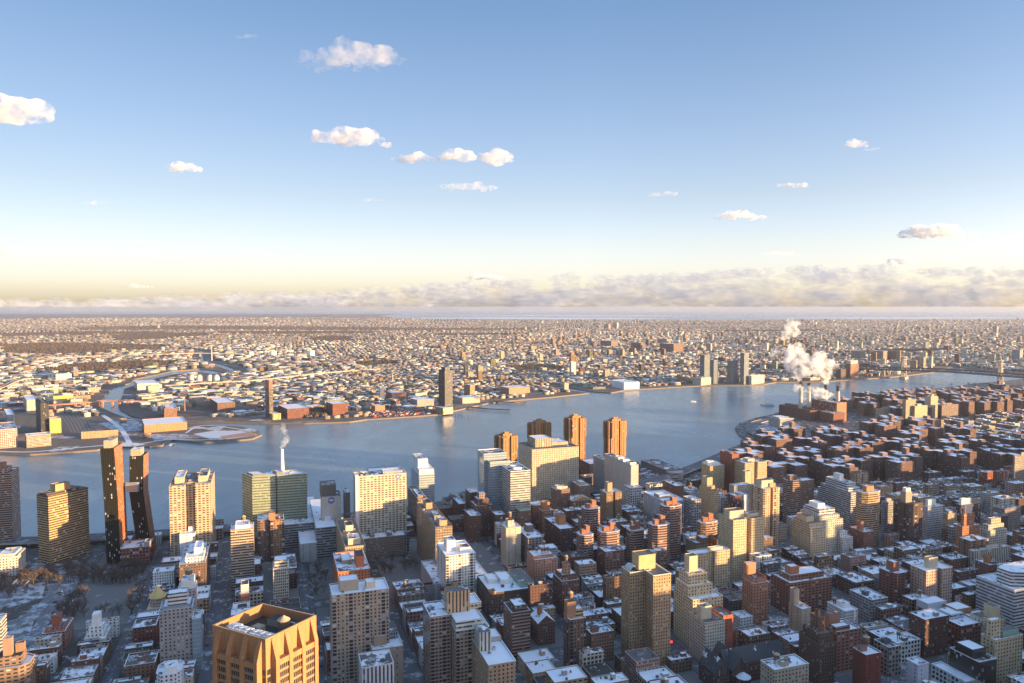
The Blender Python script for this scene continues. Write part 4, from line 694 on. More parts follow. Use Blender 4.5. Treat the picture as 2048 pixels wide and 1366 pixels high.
bld('apartment_tower', 'grey tower with a green glass corner bay and stepped top', 'tower', 'the grey green bay tower', 384, 1214, 1345, 318, 398, 'punch', (.32, .30, .29), 'L', pent=((.05, .95, .05, .9, 4, 'glass', (.3, .36, .36), 0), (.15, .7, .15, .75, 14, 'ribbon', (.6, .58, .56), 0)), units=3, roof=1, A=20, setb=((-.12, .85, -.26, 0, 49, 'glass', (.3, .36, .36), 1),))
bld('apartment_block', 'grey setback block with a big drum tank behind the grey green bay tower', 'building', None, 390, 1176, 1260, 355, 398, 'punch', (.36, .35, .36), 'L', pent=((.1, .9, .1, .8, 9, None, 'white', 0),), tank=((.5, .4, 9, 3.4, 4.5),), units=2, A=22)
bld('apartment_block', 'dark red brick block beside the golden roofed church', 'building', None, 312, 1250, 1296, 265, 318, 'punch', (.17, .075, .06), 'L', units=4, roof=1)
bld('apartment_block', 'dark brown notched block with a wide snowy roof below the dark red block', 'building', None, 310, 1324, 1372, 248, 318, 'punch', (.19, .115, .085), 'L', pent=((.3, .6, .35, .6, 4),), units=2, roof=1)
bld('apartment_block', 'pink brick terraced block with a square red brick shaft', 'building', 'the pink terraced block', 130, 1262, 1300, 84, 147, 'punch', (.36, .18, .14), 'L', pent=((.1, .8, .1, .9, 5, 'punch', None, 1), (.2, .6, .35, .65, 14, None, (.34, .12, .08), 2)), units=2, roof=1)
bld('apartment_block', 'white terraced block with a tall square shaft next to the pink terraced block', 'building', 'the white terraced block', 212, 1272, 1306, 168, 222, 'blank', (.56, .53, .5), 'L', pent=((.1, .9, .1, .9, 5, 'punch', 'white', 0), (.2, .8, .2, .85, 9, 'punch', 'white', 0), (.3, .7, .35, .7, 20, None, 'white', 1)), units=2)
bld('apartment_tower', 'grey banded tower cut by the left edge', 'tower', None, 2, 1240, 1360, -60, 11, 'band', (.32, .31, .31), 'L', slabc=(.6, .58, .54), units=1, roof=1, A=14)
bld('apartment_block', 'brown curved block with snowy terraces and two roof shafts at the bottom left', 'building', 'the brown curved block', 56, 1330, 1420, -30, 74, 'pair', (.24, .165, .12), 'L', plan='oct', pent=((.2, .8, .2, .8, 8, 'pair', None, 3), (.3, .55, .45, .65, 22, None, (.3, .2, .15), 2), (.5, .7, .2, .4, 15, None, (.28, .18, .13), 2)), units=1)
bld('apartment_block', 'white zigzag edged block with white roof terraces at the bottom edge', 'building', 'the white zigzag block', 362, 1345, 1430, 310, 373, 'punch', (.62, .62, .64), 'L', plan='oct', pent=((.15, .6, .2, .6, 5, None, 'white', 0),), units=4, A=24)
# church with a golden faceted cone
D = at(316, 1236).y; p = pt(315, 1192, D); q0 = p
root = tag(empty('church', (p.x, p.y, 0)), 'small church with a golden faceted cone roof on a pale drum', 'church'); LM.append(('the golden roofed church', 315, 1190))
GOLD = flat('gilded_roof', (.62, .44, .16), .45, .12, .5, .2); PALE = flat('church_stone', (.56, .46, .36), .8, .12)
m = MB(); m.cone((p.x, p.y), 8.6, p.z, pt(315, 1171, D).z, 10); mesh_part(root, 'cone_roof', m, [GOLD])
m = MB(); m.cone((p.x, p.y), 7.2, p.z - 9, p.z, 10, 0, 7.2); mesh_part(root, 'drum', m, [facade('row', (.5, .4, .32))])
m = MB(); m.prism(rect(Vector((p.x, p.y)), E2, E1, -9, 9, -10, 12), 0, p.z - 9, 0); mesh_part(root, 'nave', m, [PALE])
m = MB()
O2 = Vector((p.x, p.y)) - E1 * 17; 
m.walls(rect(O2, E2, E1, -4.5, 4.5, 0, 7), 0, p.z - 16, 0); a_, b_, c_, d_ = rect(O2, E2, E1, -4.5, 4.5, 0, 7); md, me_ = O2, O2 + E1 * 7; z = p.z - 16
m.face([(*a_, z), (*b_, z), (*md, z + 5)], 0); m.face([(*b_, z), (*c_, z), (*me_, z + 5), (*md, z + 5)], 1); m.face([(*d_, z), (*a_, z), (*md, z + 5), (*me_, z + 5)], 1)
mesh_part(root, 'porch', m, [PALE, ROOF[1]]); OBST.append(rect(Vector((p.x, p.y)), E2, E1, -11, 11, -19, 14))
# gothic church at the bottom
D = at(1460, 1372).y; p = pt(1470, 1330, D); root = tag(empty('gothic_church', (p.x, p.y, 0)), 'dark stone gothic church with steep slate gables and a snowy apse', 'church'); LM.append(('the gothic church', 1465, 1320))
SLATE = roofmat('roof_slate', .90, (.065, .07, .075)); BST = facade('row', (.14, .095, .08))
def gable(name, O, dr, dl, L, Wd, z1, rise):
    m = MB(); P = rect(O, dr, dl, 0, L, 0, Wd); m.walls(P, 0, z1, 0); r0, r1 = O + dl * Wd / 2, O + dr * L + dl * Wd / 2
    m.face([(*P[3], z1), (*P[0], z1), (*r0, z1 + rise)], 0); m.face([(*P[1], z1), (*P[2], z1), (*r1, z1 + rise)], 0)
    w_ = mesh_part(root, name + '_wall', m, [BST])
    m = MB(); e = .6
    for s_, A_, B2 in ((0, P[0], P[1]), (1, P[3], P[2])):
        q = [(*A_, z1 - .1), (*B2, z1 - .1), (*r1, z1 + rise + .15), (*r0, z1 + rise + .15)]; m.face(q if not s_ else q[::-1])
    mesh_part(root, name + '_roof', m, [SLATE])
o2 = Vector((p.x, p.y))
gable('nave', o2 - E2 * 8 + E1 * 2, E2, E1, 62, 15, 17, 11); gable('transept', o2 + E2 * 8 - E1 * 7, E1, -E2, 32, 15, 17, 11); gable('porch', o2 - E2 * 9 - E1 * 6, E1, -E2, 26, 13, 15, 12)
m = MB(); q = o2 + E2 * 1 - E1 * 10; m.cone((q.x, q.y), 6, 0, 13, 10, 0, 6); mesh_part(root, 'apse', m, [BST]); m = MB(); m.cone((q.x, q.y), 6.4, 13, 17, 10); mesh_part(root, 'apse_roof', m, [ROOF[0]])
OBST.append(rect(o2, E2, E1, -24, 56, -18, 28))
# ------------------------------------------------------------------ the orange brick tower in the foreground
ZT = 165.0
c4 = [at(531, 1279, ZT), at(632.5, 1230, ZT), at(525.6, 1206, ZT), at(424, 1250, ZT)]
P4 = [Vector(q[:2]) for q in c4]; ctr = sum(P4, Vector((0, 0))) / 4
root = tag(empty('brick_tower', (ctr.x, ctr.y, 0)), 'big orange brick tower in front with a sunken open roof and sloped fins', 'tower'); LM.append(('the orange foreground tower', 530, 1300))
BRK = facade('solid', (.46, .225, .075))
def coursed(name, c):
    m, t, b = newmat(name); p = pos(t); sx_ = t.n('ShaderNodeSeparateXYZ'); t.put(sx_.inputs[0], p)
    ln = t.math('LESS_THAN', t.math('FRACT', t.math('DIVIDE', sx_.outputs[2], 1.25)), .16); st_ = t.noise(t.scale3(p, .5, .5, .05), 1.0, 4, .6); gr = t.noise(p, 1.1, 3)
    f = t.math('MULTIPLY', t.math('MULTIPLY', t.math('MULTIPLY_ADD', st_, .7, .65), t.math('MULTIPLY_ADD', gr, .4, .8)), t.math('MULTIPLY_ADD', ln, -.22, 1.0))
    v = t.n('ShaderNodeVectorMath', operation='SCALE'); t.put(v.inputs[0], c); t.put(v.inputs['Scale'], f); t.put(b.inputs['Base Color'], v.outputs[0]); b.inputs['Roughness'].default_value = .9; b.inputs['Specular IOR Level'].default_value = .15; return m
BRK2 = coursed('orange_brick', (.385, .20, .098))
PP = [tuple(q) for q in P4]
m = MB(); m.walls(PP, 60, ZT, 0); mesh_part(root, 'wall', m, [BRK2])
pin = inset(PP, .9); m = MB(); m.ring(PP, pin, ZT, 1); m.walls(pin[::-1], ZT - 6.5, ZT, 0); mesh_part(root, 'parapet', m, [flat('brown_brick', (.36, .18, .08), .85, .2, .2), flat('parapet_cap', (.42, .30, .20), .8, .2)])
m = MB(); m.cap(pin, ZT - 6.5); mesh_part(root, 'roof', m, [flat('roof_tar_dark', (.035, .034, .036), .8, .4, .3)])
GLS = facade('copper', (.10, .07, .05)); WINM = flat('window_glass', (.03, .035, .045), .08, .3, .6)
for fi in (0, 3):      # the two faces the camera sees: near->right, left->near
    a_, b_ = P4[fi], P4[(fi + 1) % 4]; e = (b_ - a_).normalized(); n_ = Vector((e.y, -e.x)); L = (b_ - a_).length
    zw = ZT - 10.5
    # three window bays, standing forward of the blank crown, with piers between that taper up into it
    edge = [.10, .155, .36, .415, .62, .675, .88, .935]
    bays = [(.17, .355), (.425, .61), (.68, .865)]; piers = [(.10, .17), (.355, .425), (.61, .68), (.865, .935)]
    pr = 3.4
    for u0, u1 in piers:
        q0, q1 = a_ + e * L * u0, a_ + e * L * u1
        m = MB(); pro = [tuple(q0), tuple(q0 + n_ * pr), tuple(q1 + n_ * pr), tuple(q1)]; top = [tuple(q0), tuple(q0 + n_ * .25), tuple(q1 + n_ * .25), tuple(q1)]
        m.walls(pro, 60, zw, 0); m.walls(pro, zw, ZT - .8, 0, top); m.cap(top, ZT - .8); mesh_part(root, 'pier', m, [BRK2])
    for u0, u1 in bays:
        q0, q1 = a_ + e * L * u0, a_ + e * L * u1
        m = MB(); m.prism([tuple(q0 - n_ * .2), tuple(q0 + n_ * (pr - .3)), tuple(q1 + n_ * (pr - .3)), tuple(q1 - n_ * .2)], zw - 3.4, zw - .6, 0); mesh_part(root, 'bay_head', m, [BRK2])
        for fl in range(6):
            z1 = zw - 3.4 - fl * 3.7; m = MB(); wv = n_ * 2.3
            m.face([(*(q0 + wv), z1 - 2.4), (*(q1 + wv), z1 - 2.4), (*(q1 + wv), z1), (*(q0 + wv), z1)]); w_ = mesh_part(root, 'window', m, [WINM])
            m = MB()
            for k in range(5):
                s_ = q0 + (q1 - q0) * (k + .5) / 5; s0, s1 = s_ - e * .12, s_ + e * .12
                m.prism([tuple(s0 + n_ * 2.55), tuple(s1 + n_ * 2.55), tuple(s1 + n_ * 2.25), tuple(s0 + n_ * 2.25)], z1 - 2.4, z1, 0)
            mesh_part(root, 'window_frame', m, [flat('bronze_frame', (.30, .17, .08), .5, .2)], w_)
            m = MB(); m.prism([tuple(q0 + n_ * 2.7), tuple(q1 + n_ * 2.7), tuple(q1), tuple(q0)], z1 - 3.7, z1 - 2.4, 0, bottom=True); mesh_part(root, 'spandrel', m, [flat('spandrel', (.27, .17, .10), .7, .2)])
# corner pier with narrow windows in its notches
a_ = P4[0]; e0 = (P4[1] - a_).normalized(); e3 = (P4[3] - a_).normalized(); nn = (-(e0 + e3)).normalized()
for e, n_ in ((e0, Vector((e0.y, -e0.x))), (e3, Vector((-e3.y, e3.x)))):
    q0, q1 = a_ + e * .6, a_ + e * 2.6
    for fl in range(4):
        z1 = ZT - 15 - fl * 3.7; m = MB(); Q = [(*(q0 + n_ * .12), z1 - 2.6), (*(q1 + n_ * .12), z1 - 2.6), (*(q1 + n_ * .12), z1), (*(q0 + n_ * .12), z1)]
        m.face(Q if e is e0 else Q[::-1]); mesh_part(root, 'corner_window', m, [WINM])
dr0, dl0 = (P4[1] - P4[0]).normalized(), (P4[3] - P4[0]).normalized(); LA, LB = (P4[1] - P4[0]).length, (P4[3] - P4[0]).length; zr = ZT - 6.5
WHT = flat('cooling_tower_white', (.62, .63, .66), .6, .08, .5)
for i in range(6):       # six cooling units along the near edge
    o = P4[0] + dr0 * 2.4 + dl0 * (2.0 + i * 4.1 + (1.2 if i > 2 else 0)); pq = rect(o, dr0, dl0, 0, 5.2, 0, 3.3)
    m = MB(); m.prism(pq, zr + 1.0, zr + 5.9, 0); cu_ = mesh_part(root, 'cooling_unit', m, [WHT])
    m = MB(); cc = o + dr0 * 2.6 + dl0 * 1.65; m.cone((cc.x, cc.y), 1.3, zr + 5.9, zr + 6.5, 10, 0, 1.2); mesh_part(root, 'fan', m, [STEEL], cu_)
    m = MB(); m.prism(rect(o, dr0, dl0, .4, 4.8, .3, 3.0), zr, zr + 1.0, 0); mesh_part(root, 'unit_base', m, [DARK], cu_)
o = P4[0] + dr0 * LA * .12 + dl0 * LB * .86
m = MB(); m.prism(rect(o, dr0, dl0, 0, 5.5, -5, 0), zr, zr + 5.5, 0); mesh_part(root, 'air_handler', m, [WHT])
m = MB(); m.prism(rect(P4[0] + dr0 * LA * .40 + dl0 * LB * .52, dr0, dl0, 0, 4, 0, 5), zr, zr + 3.5, 0); mesh_part(root, 'air_handler', m, [flat('tan_metal', (.34, .27, .19), .7, .2)])
m = MB(); m.prism(rect(P4[0] + dr0 * LA * .72 + dl0 * LB * .42, dr0, dl0, 0, 6, 0, 9), zr, zr + 3.4, 0, 1); mesh_part(root, 'bulkhead', m, [flat('bulkhead_grey', (.28, .25, .22), .8, .2), ROOF[3]])
m = MB(); m.prism(rect(P4[0] + dr0 * LA * .80 + dl0 * LB * .04, dr0, dl0, 0, 1.2, 0, 12), zr, zr + 3.0, 0, 1); mesh_part(root, 'bulkhead', m, [flat('bulkhead_grey', (.28, .25, .22), .8, .2), ROOF[1]])
cc = P4[0] + dr0 * LA * .66 + dl0 * LB * .30; water_tank(root, (cc.x, cc.y), zr, 3.0, 5.0, 1.2)
cc = P4[0] + dr0 * LA * .40 + dl0 * LB * .30; m = MB(); m.cone((cc.x, cc.y), 1.4, zr, zr + 1.2, 12, 0, .9); m.cone((cc.x, cc.y), .9, zr + 1.2, zr + 2.2, 12, 0, .5); mesh_part(root, 'roof_vent', m, [flat('copper_vent', (.6, .36, .2), .6, .1)])
OBST.append(PP)
# ------------------------------------------------------------------ the power station
BR = (.19, .095, .075)
r_, O, dr, dl, A, B, h = bld('power_station', 'red brick power station with stepped halls and a lit orange end wall', 'power station', 'the power station', 1674, 806, 843, 1623, 1693, 'loft', (.26, .125, .09), 'R', units=5, roof=1)
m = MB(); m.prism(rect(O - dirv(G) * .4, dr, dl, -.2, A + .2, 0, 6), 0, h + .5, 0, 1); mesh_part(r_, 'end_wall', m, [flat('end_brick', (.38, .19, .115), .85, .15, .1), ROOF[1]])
bld('boiler_hall', 'lower red brick hall in front of the power station with a clean flat wall', 'power station', None, 1667, 827, 847, 1621, 1690, 'solid', (.23, .11, .082), 'R', units=3, roof=1)
bld('turbine_hall', 'long dark brick turbine hall beside the power station on the water', 'power station', None, 1620, 821, 842, 1558, 1650, 'blank', BR, 'R', units=8, roof=2, pent=((.3, .6, .05, .95, 5, None, BR, 2),))
for x, y0, y1, yb in ((1601, 764, 812, 836), (1617, 766, 814, 836), (1651, 769, 806, 834), (1675.5, 772, 806, 832)):
    D = at(x, yb).y; p0, p1 = pt(x, y1, D), pt(x, y0, D); root = empty('chimney_stack', (p0.x, p0.y, 0))
    pos_w = {1601: 'farthest left', 1617: 'second from the left', 1651: 'third from the left', 1675.5: 'farthest right'}[x]
    tag(root, 'pale power station chimney with a black top, ' + pos_w + ' of the four', 'chimney', 'chimneys of the power station')
    zc = p0.z + (p1.z - p0.z) * .70
    m = MB(); m.cone((p0.x, p0.y), 6.2, 10, zc, 14, 0, 4.8); mesh_part(root, 'shaft', m, [flat('pale_stack', (.52, .47, .41), .8, .15, .1)])
    m = MB(); m.cone((p0.x, p0.y), 4.85, zc, p1.z, 14, 0, 4.4); mesh_part(root, 'black_top', m, [flat('soot_black', (.03, .03, .035), .8, .1)])
bld('office_block', 'white stepped riverside hall with flat overhanging roofs left of the power station', 'building', None, 1560, 838, 856, 1537, 1588, 'ribbon', (.5, .49, .47), 'R', units=2, pent=((.1, .8, .2, .8, 4, 'ribbon', (.5, .49, .47)),))
# round ended parking garage over the water and moored white boats
r_, O, dr, dl, A, B, h = bld('parking_garage', 'dark parking garage with a rounded spiral end standing in the river', 'garage', 'the round ended garage', 1332, 940, 957, 1290, 1340, 'louver', (.16, .17, .19), 'R', units=0, roof=1, A=34, B=95)
q = O + dr * A * .5 - dl * 2; m = MB()
for k in range(4): m.cone((q.x, q.y), 16, k * 4.0 - 1, k * 4.0 + 1.6, 20, 0, 16)
m.cone((q.x, q.y), 14.5, -2, 13.5, 20, 1, 14.5); mesh_part(r_, 'spiral_ramp', m, [CONC, flat('garage_dark', (.06, .06, .065), .8)])
def boat(name, label, p, ang, L, wd, cabin, group=None):
    root = empty(name, (p.x, p.y, WZ)); tag(root, label, 'boat', group); u, v = dirv(ang), dirv(ang - 90); o = Vector((p.x, p.y))
    f = lambda s, t_, z: (*(o + u * s + v * t_), WZ + z)
    m = MB(); sec = [(-.5, .42, .0), (-.2, .5, 0), (.2, .46, .1), (.5, .02, .5)]
    for i in range(3):
        (s0, w0, r0), (s1, w1, r1) = sec[i], sec[i + 1]
        for sg in (1, -1):
            q = [f(s0 * L, sg * w0 * wd * .8, 0), f(s1 * L, sg * w1 * wd * .7, 0), f(s1 * L, sg * w1 * wd, L * .07 + r1), f(s0 * L, sg * w0 * wd, L * .07 + r0)]; m.face(q if sg < 0 else q[::-1])
        m.face([f(s0 * L, -w0 * wd, L * .07 + r0), f(s1 * L, -w1 * wd, L * .07 + r1), f(s1 * L, w1 * wd, L * .07 + r1), f(s0 * L, w0 * wd, L * .07 + r0)])
    m.face([f(-.5 * L, -.42 * wd, L * .07), f(-.5 * L, .42 * wd, L * .07), f(-.5 * L, .34 * wd, 0), f(-.5 * L, -.34 * wd, 0)])
    mesh_part(root, 'hull', m, [flat('boat_white', (.72, .73, .75), .4, .06)])
    for k in range(cabin):
        m = MB(); m.prism([f(s * L, t_ * wd, 0)[:2] for s, t_ in ((-.38 + .05 * k, .34), (-.38 + .05 * k, -.34), (.22 - .1 * k, -.3), (.22 - .1 * k, .3))][::-1], WZ + L * .07 + k * 2.4, WZ + L * .07 + 2.4 + k * 2.4, 0, 1)
        mm = m; o_ = mm.build('cabin', [facade('ribbon', (.68, .68, .7)), SNOW], root, root.location); o_.location = (0, 0, 0)
for i, (x, y, L, a) in enumerate(((1292, 944, 34, 60), (1303, 948, 30, 64), (1290, 953, 30, 62), (1307, 955, 28, 70), (1322, 954, 26, 75))):
    boat('moored_yacht', 'white yacht moored in the basin beside the round ended garage', at(x, y, WZ), a, L, 8, 2, 'yachts in the basin by the garage')
boat('ferry', 'white ferry crossing the river left of the power station', at(1535, 811, WZ), -80, 46, 11, 2)
boat('tug_boat', 'small dark tug far out on the river under the glass waterfront towers', at(1386, 804, WZ), 80, 22, 7, 1)
boat('barge', 'small barge moored in the river mouth left of the oval snow park', at(345, 890, WZ), 40, 18, 8, 1)
# ------------------------------------------------------------------ the suspension bridge far right
DECK = flat('bridge_steel', (.11, .095, .10), .7, .2, .05); TWR = flat('bridge_tower_steel', (.50, .44, .36), .7, .15, .05)
ta, tb = at(1807.5, 756), at(2000, 768); root = tag(empty('suspension_bridge', (ta.x, ta.y, 0)), 'long grey suspension bridge with two pale steel towers on the right', 'bridge'); LM.append(('the suspension bridge', 1900, 735))
A2, B2 = Vector((ta.x, ta.y)), Vector((tb.x, tb.y)); e = (B2 - A2).normalized(); n_ = Vector((-e.y, e.x)); span = (B2 - A2).length
zd = 36
dk = [A2 - e * 700, A2 - e * 330, A2, (A2 + B2) / 2, B2, B2 + e * 330, B2 + e * 900]; zz = [14, 28, zd, zd + 5, zd, 28, 12]
m = MB()
for i in range(6):
    q0, q1, z0, z1 = dk[i], dk[i + 1], zz[i], zz[i + 1]; w_ = n_ * 17
    for (o0, o1, zlo, zhi) in ((-1, 1, -1, 0),):
        m.face([(*(q0 - w_), z0), (*(q1 - w_), z1), (*(q1 + w_), z1), (*(q0 + w_), z0)]); m.face([(*(q0 + w_), z0 - 2), (*(q1 + w_), z1 - 2), (*(q1 - w_), z1 - 2), (*(q0 - w_), z0 - 2)])
    for sg in (1, -1):
        for off in (0,): 
            m.bar((*(q0 + w_ * sg), z0 + 10), (*(q1 + w_ * sg), z1 + 10), 3.0); m.bar((*(q0 + w_ * sg), z0 - 1), (*(q1 + w_ * sg), z1 - 1), 5)
        N = int((q1 - q0).length / 9)
        for k in range(N):
            f0, f1 = k / N, (k + 1) / N; pa, pb = q0 + (q1 - q0) * f0 + w_ * sg, q0 + (q1 - q0) * f1 + w_ * sg; za, zb = z0 + (z1 - z0) * f0, z0 + (z1 - z0) * f1
            m.bar((*pa, za + (10 if k % 2 else -1)), (*pb, zb + (-1 if k % 2 else 10)), 1.8)
mesh_part(root, 'deck', m, [DECK])
for q in (A2, B2):
    m = MB()
    for s1 in (1, -1):
        for s2 in (1, -1):
            m.bar((*(q + n_ * 19 * s1 + e * 7 * s2), 0), (*(q + n_ * 15 * s1 + e * 3.5 * s2), 96), 3.0)
            for k in range(8):
                z0, z1 = k * 12, (k + 1) * 12; f = lambda z: (19 - 4 * z / 96, 7 - 3.5 * z / 96)
                m.bar((*(q + n_ * f(z0)[0] * s1 + e * f(z0)[1] * s2), z0), (*(q + n_ * f(z1)[0] * s1 - e * f(z1)[1] * s2), z1), 1.1)
        for z0, z1 in ((4, 30), (44, 64), (64, 84)):
            f = lambda z: 19 - 4 * z / 96
            for s2 in (1, -1): m.bar((*(q + n_ * f(z0) * s1 + e * 5 * s2), z0), (*(q - n_ * f(z1) * s1 + e * 5 * s2), z1), 1.6)
    for z in (30, 44, 64, 84, 95):
        for s2 in (1, -1): m.bar((*(q + n_ * 18 + e * 5 * s2), z), (*(q - n_ * 18 + e * 5 * s2), z), 2.6)
    mesh_part(root, 'steel_tower', m, [TWR])
    m = MB(); m.prism([tuple(q + n_ * a_ + e * b_) for a_, b_ in ((26, -12), (26, 12), (-26, 12), (-26, -12))], WZ - 1, 6, 0); mesh_part(root, 'pier', m, [CONC])
for sg in (1, -1):
    m = MB(); w_ = n_ * 15 * sg; pts = []
    for k in range(11): f = k / 10; pts.append((A2 - e * 330 * (1 - f) + w_, 30 + (96 - 30) * f ** 1.25))
    for k in range(1, 21): f = k / 20; pts.append((A2 + (B2 - A2) * f + w_, 46 + 50 * (2 * f - 1) ** 2))
    for k in range(1, 11): f = k / 10; pts.append((B2 + e * 330 * f + w_, 30 + (96 - 30) * (1 - f) ** 1.25))
    for k in range(len(pts) - 1): m.bar((*pts[k][0], pts[k][1]), (*pts[k + 1][0], pts[k + 1][1]), 1.0)
    mesh_part(root, 'main_cable', m, [DECK])
for q, sgn in ((A2, -1), (B2, 1)):
    for k in range(1, 5):
        c0 = q + e * sgn * k * 85; m = MB()
        for s1 in (1, -1): m.bar((*(c0 + n_ * 14 * s1), -3), (*(c0 + n_ * 14 * s1), zz[2] - k * 2.5 - 2), 6)
        m.bar((*(c0 + n_ * 14), zz[2] - k * 2.5 - 5), (*(c0 - n_ * 14), zz[2] - k * 2.5 - 5), 5); mesh_part(root, 'approach_arch', m, [flat('approach_stone', (.52, .43, .33), .8, .15)])
# ------------------------------------------------------------------ far shore landmarks
def fbox(name, label, cat, short, x0, x1, y0, y1, style, c, side=None, ang=None, depth=None, pent=None, roof=0, frac=.45, yb=None, group=None, tp=None):
    """a far building between picture columns x0..x1: two visible faces, the nearer corner at FRAC"""
    cxp = x0 + (x1 - x0) * frac; ang = 52 if ang is None else ang
    r_, O, dr, dl, A, B, h = bld(name, label, cat, short, cxp, y0, y1, x0, x1, style, c, (ang, ang - 90), units=0, roof=roof, pent=pent or (), group=group)
    return r_, O, dr, dl, A, B, h
fbox('glass_tower', 'tall dark glass tower alone on the far bank', 'tower', 'the dark far bank tower', 877, 905, 741, 826, 'dark', (.075, .075, .085), pent=((.2, .8, .2, .8, 10, 'dark', (.07, .07, .08)),), roof=2)
fbox('building_podium', 'pale yellow construction podium at the foot of the dark far bank tower', 'building', None, 870, 906, 816, 829, 'loft', (.46, .40, .24))
fbox('unfinished_tower', 'narrow tower under construction with an orange wrapped top on the far bank', 'tower', 'the orange wrapped tower', 530, 546, 778, 838, 'ribbon', (.20, .15, .115), pent=((.05, .95, .05, .95, 26, 'band', (.36, .14, .075)),), frac=.5)
fbox('building_podium', 'yellow concrete podium under the orange wrapped tower', 'building', None, 532, 562, 828, 840, 'loft', (.55, .45, .2))
for lab, sh, x0, x1, y0, y1, c in (('tallest teal glass waterfront tower with a cream right edge', 'the teal waterfront towers', 1400, 1420, 710, 770, (.28, .31, .31)), ('shorter blue glass tower right beside the tallest teal tower', None, 1420, 1437, 720, 768, (.27, .31, .36)), ('grey balcony tower at the centre of the waterfront group', None, 1455, 1476, 722, 768, (.34, .34, .35)), ('slim silver tower closing the waterfront group', None, 1481, 1498, 706, 769, (.33, .35, .37))):
    fbox('waterfront_tower', lab, 'tower', sh, x0, x1, y0, y1, 'tglass', c, group='glass towers on the far waterfront', roof=2)
fbox('waterfront_block', 'white terraced podium below the tallest teal waterfront tower', 'building', None, 1386, 1422, 756, 771, 'loft', (.66, .6, .5), pent=((.3, .9, .2, .8, 7, 'loft', (.66, .6, .5)),))
fbox('waterfront_block', 'white square windowed block right of the slim silver tower', 'building', 'the white waterfront block', 1497, 1529, 752, 769, 'loft', (.72, .68, .6), roof=0, frac=.2)
fbox('warehouse', 'long white and blue warehouse on the far bank', 'warehouse', 'the white and blue warehouse', 1223, 1279, 765, 779, 'solid', (.72, .73, .76), ang=70, frac=.45)
fbox('hotel_tower', 'white hotel tower standing on crossed legs on the far bank', 'tower', 'the white hotel', 1139, 1152, 724, 752, 'grid', (.66, .64, .62), frac=.3)
fbox('residential_tower', 'dark glass tower with a brighter blue side on the near point of land', 'tower', 'the dark point tower', 70, 97, 808, 872, 'dark', (.05, .045, .042), pent=((.2, .8, .2, .8, 4),), roof=2, frac=.4)
fbox('brick_block', 'bright orange gold block right of the dark point tower', 'building', None, 96, 122, 838, 872, 'solid', (.58, .36, .12), frac=.12)
fbox('apartment_block', 'pink white gridded block at the left edge of the near point', 'building', None, -14, 34, 860, 898, 'loft', (.56, .42, .36), frac=.1, roof=1)
fbox('school_building', 'grey tan school block with long window bands on the near point', 'school', None, 50, 102, 872, 896, 'ribbon', (.42, .36, .29), frac=.05)
fbox('apartment_block', 'blue grey block behind the pink gridded block', 'building', None, 2, 28, 830, 852, 'glass', (.34, .36, .38))
fbox('apartment_block', 'cream block with a dark left wing near the left edge', 'building', None, 38, 76, 800, 826, 'punch', (.5, .45, .4), frac=.4)
fbox('factory', 'orange brick factory shed with a long lit front on the point', 'factory', None, 284, 374, 850, 866, 'blank', (.44, .24, .13), ang=60, frac=.05)
fbox('factory', 'tan low hall with snowy roof at the rail yard', 'factory', None, 160, 236, 864, 878, 'blank', (.40, .28, .18), ang=66, frac=.03)
fbox('factory', 'big brown brick warehouse on the creek corner', 'factory', 'the brown creek warehouse', 297, 354, 818, 841, 'dense', (.26, .15, .095), ang=62, frac=.55, pent=((.1, .6, .1, .5, 5),))
for lab, x0, x1, y0, y1, c in (('dark brick mill with a tall smoke stack left of the orange wrapped tower', 420, 470, 806, 824, (.2, .12, .09)), ('long dark brick mill right of the orange wrapped tower', 556, 618, 818, 838, (.2, .095, .075)), ('stepped red brick mill on the far bank near the red scrap yard', 652, 696, 808, 832, (.22, .095, .07)),
                              ('low orange brick shed behind the red scrap yard', 742, 770, 812, 824, (.4, .22, .14)), ('pale long loft left of the dark far bank tower', 820, 868, 800, 814, (.36, .34, .34)), ('cream white slab tower on the far bank mid way along', 757, 769, 776, 798, (.68, .62, .52)), ('wide orange brick factory behind the cream slab tower', 772, 812, 786, 798, (.40, .20, .12)),
                              ('white low depot right of the dark far bank tower', 910, 960, 796, 808, (.5, .45, .38)), ('brown low terminal with lit front by the small pier', 1000, 1060, 776, 790, (.36, .24, .16)), ('long green white block beyond the rail yard', 98, 143, 748, 762, (.50, .56, .52)), ('brown brick tower behind the rail yard', 143, 156, 738, 754, (.36, .24, .19)),
                              ('yellow long depot on the rail yard', 90, 146, 792, 804, (.5, .4, .14)), ('white tower with red bands at the rail yard', 104, 116, 772, 790, (.6, .45, .42)), ('white long shed on the creek bank', 256, 318, 768, 782, (.56, .5, .44)), ('green window fronted shed on the creek bank', 286, 324, 770, 780, (.45, .47, .36))):
    fbox('mill_building' if 'mill' in lab else 'factory', lab, 'factory', None, x0, x1, y0, y1, 'dense' if 'mill' in lab or 'tower' in lab else 'blank', c, ang=58, frac=.3)
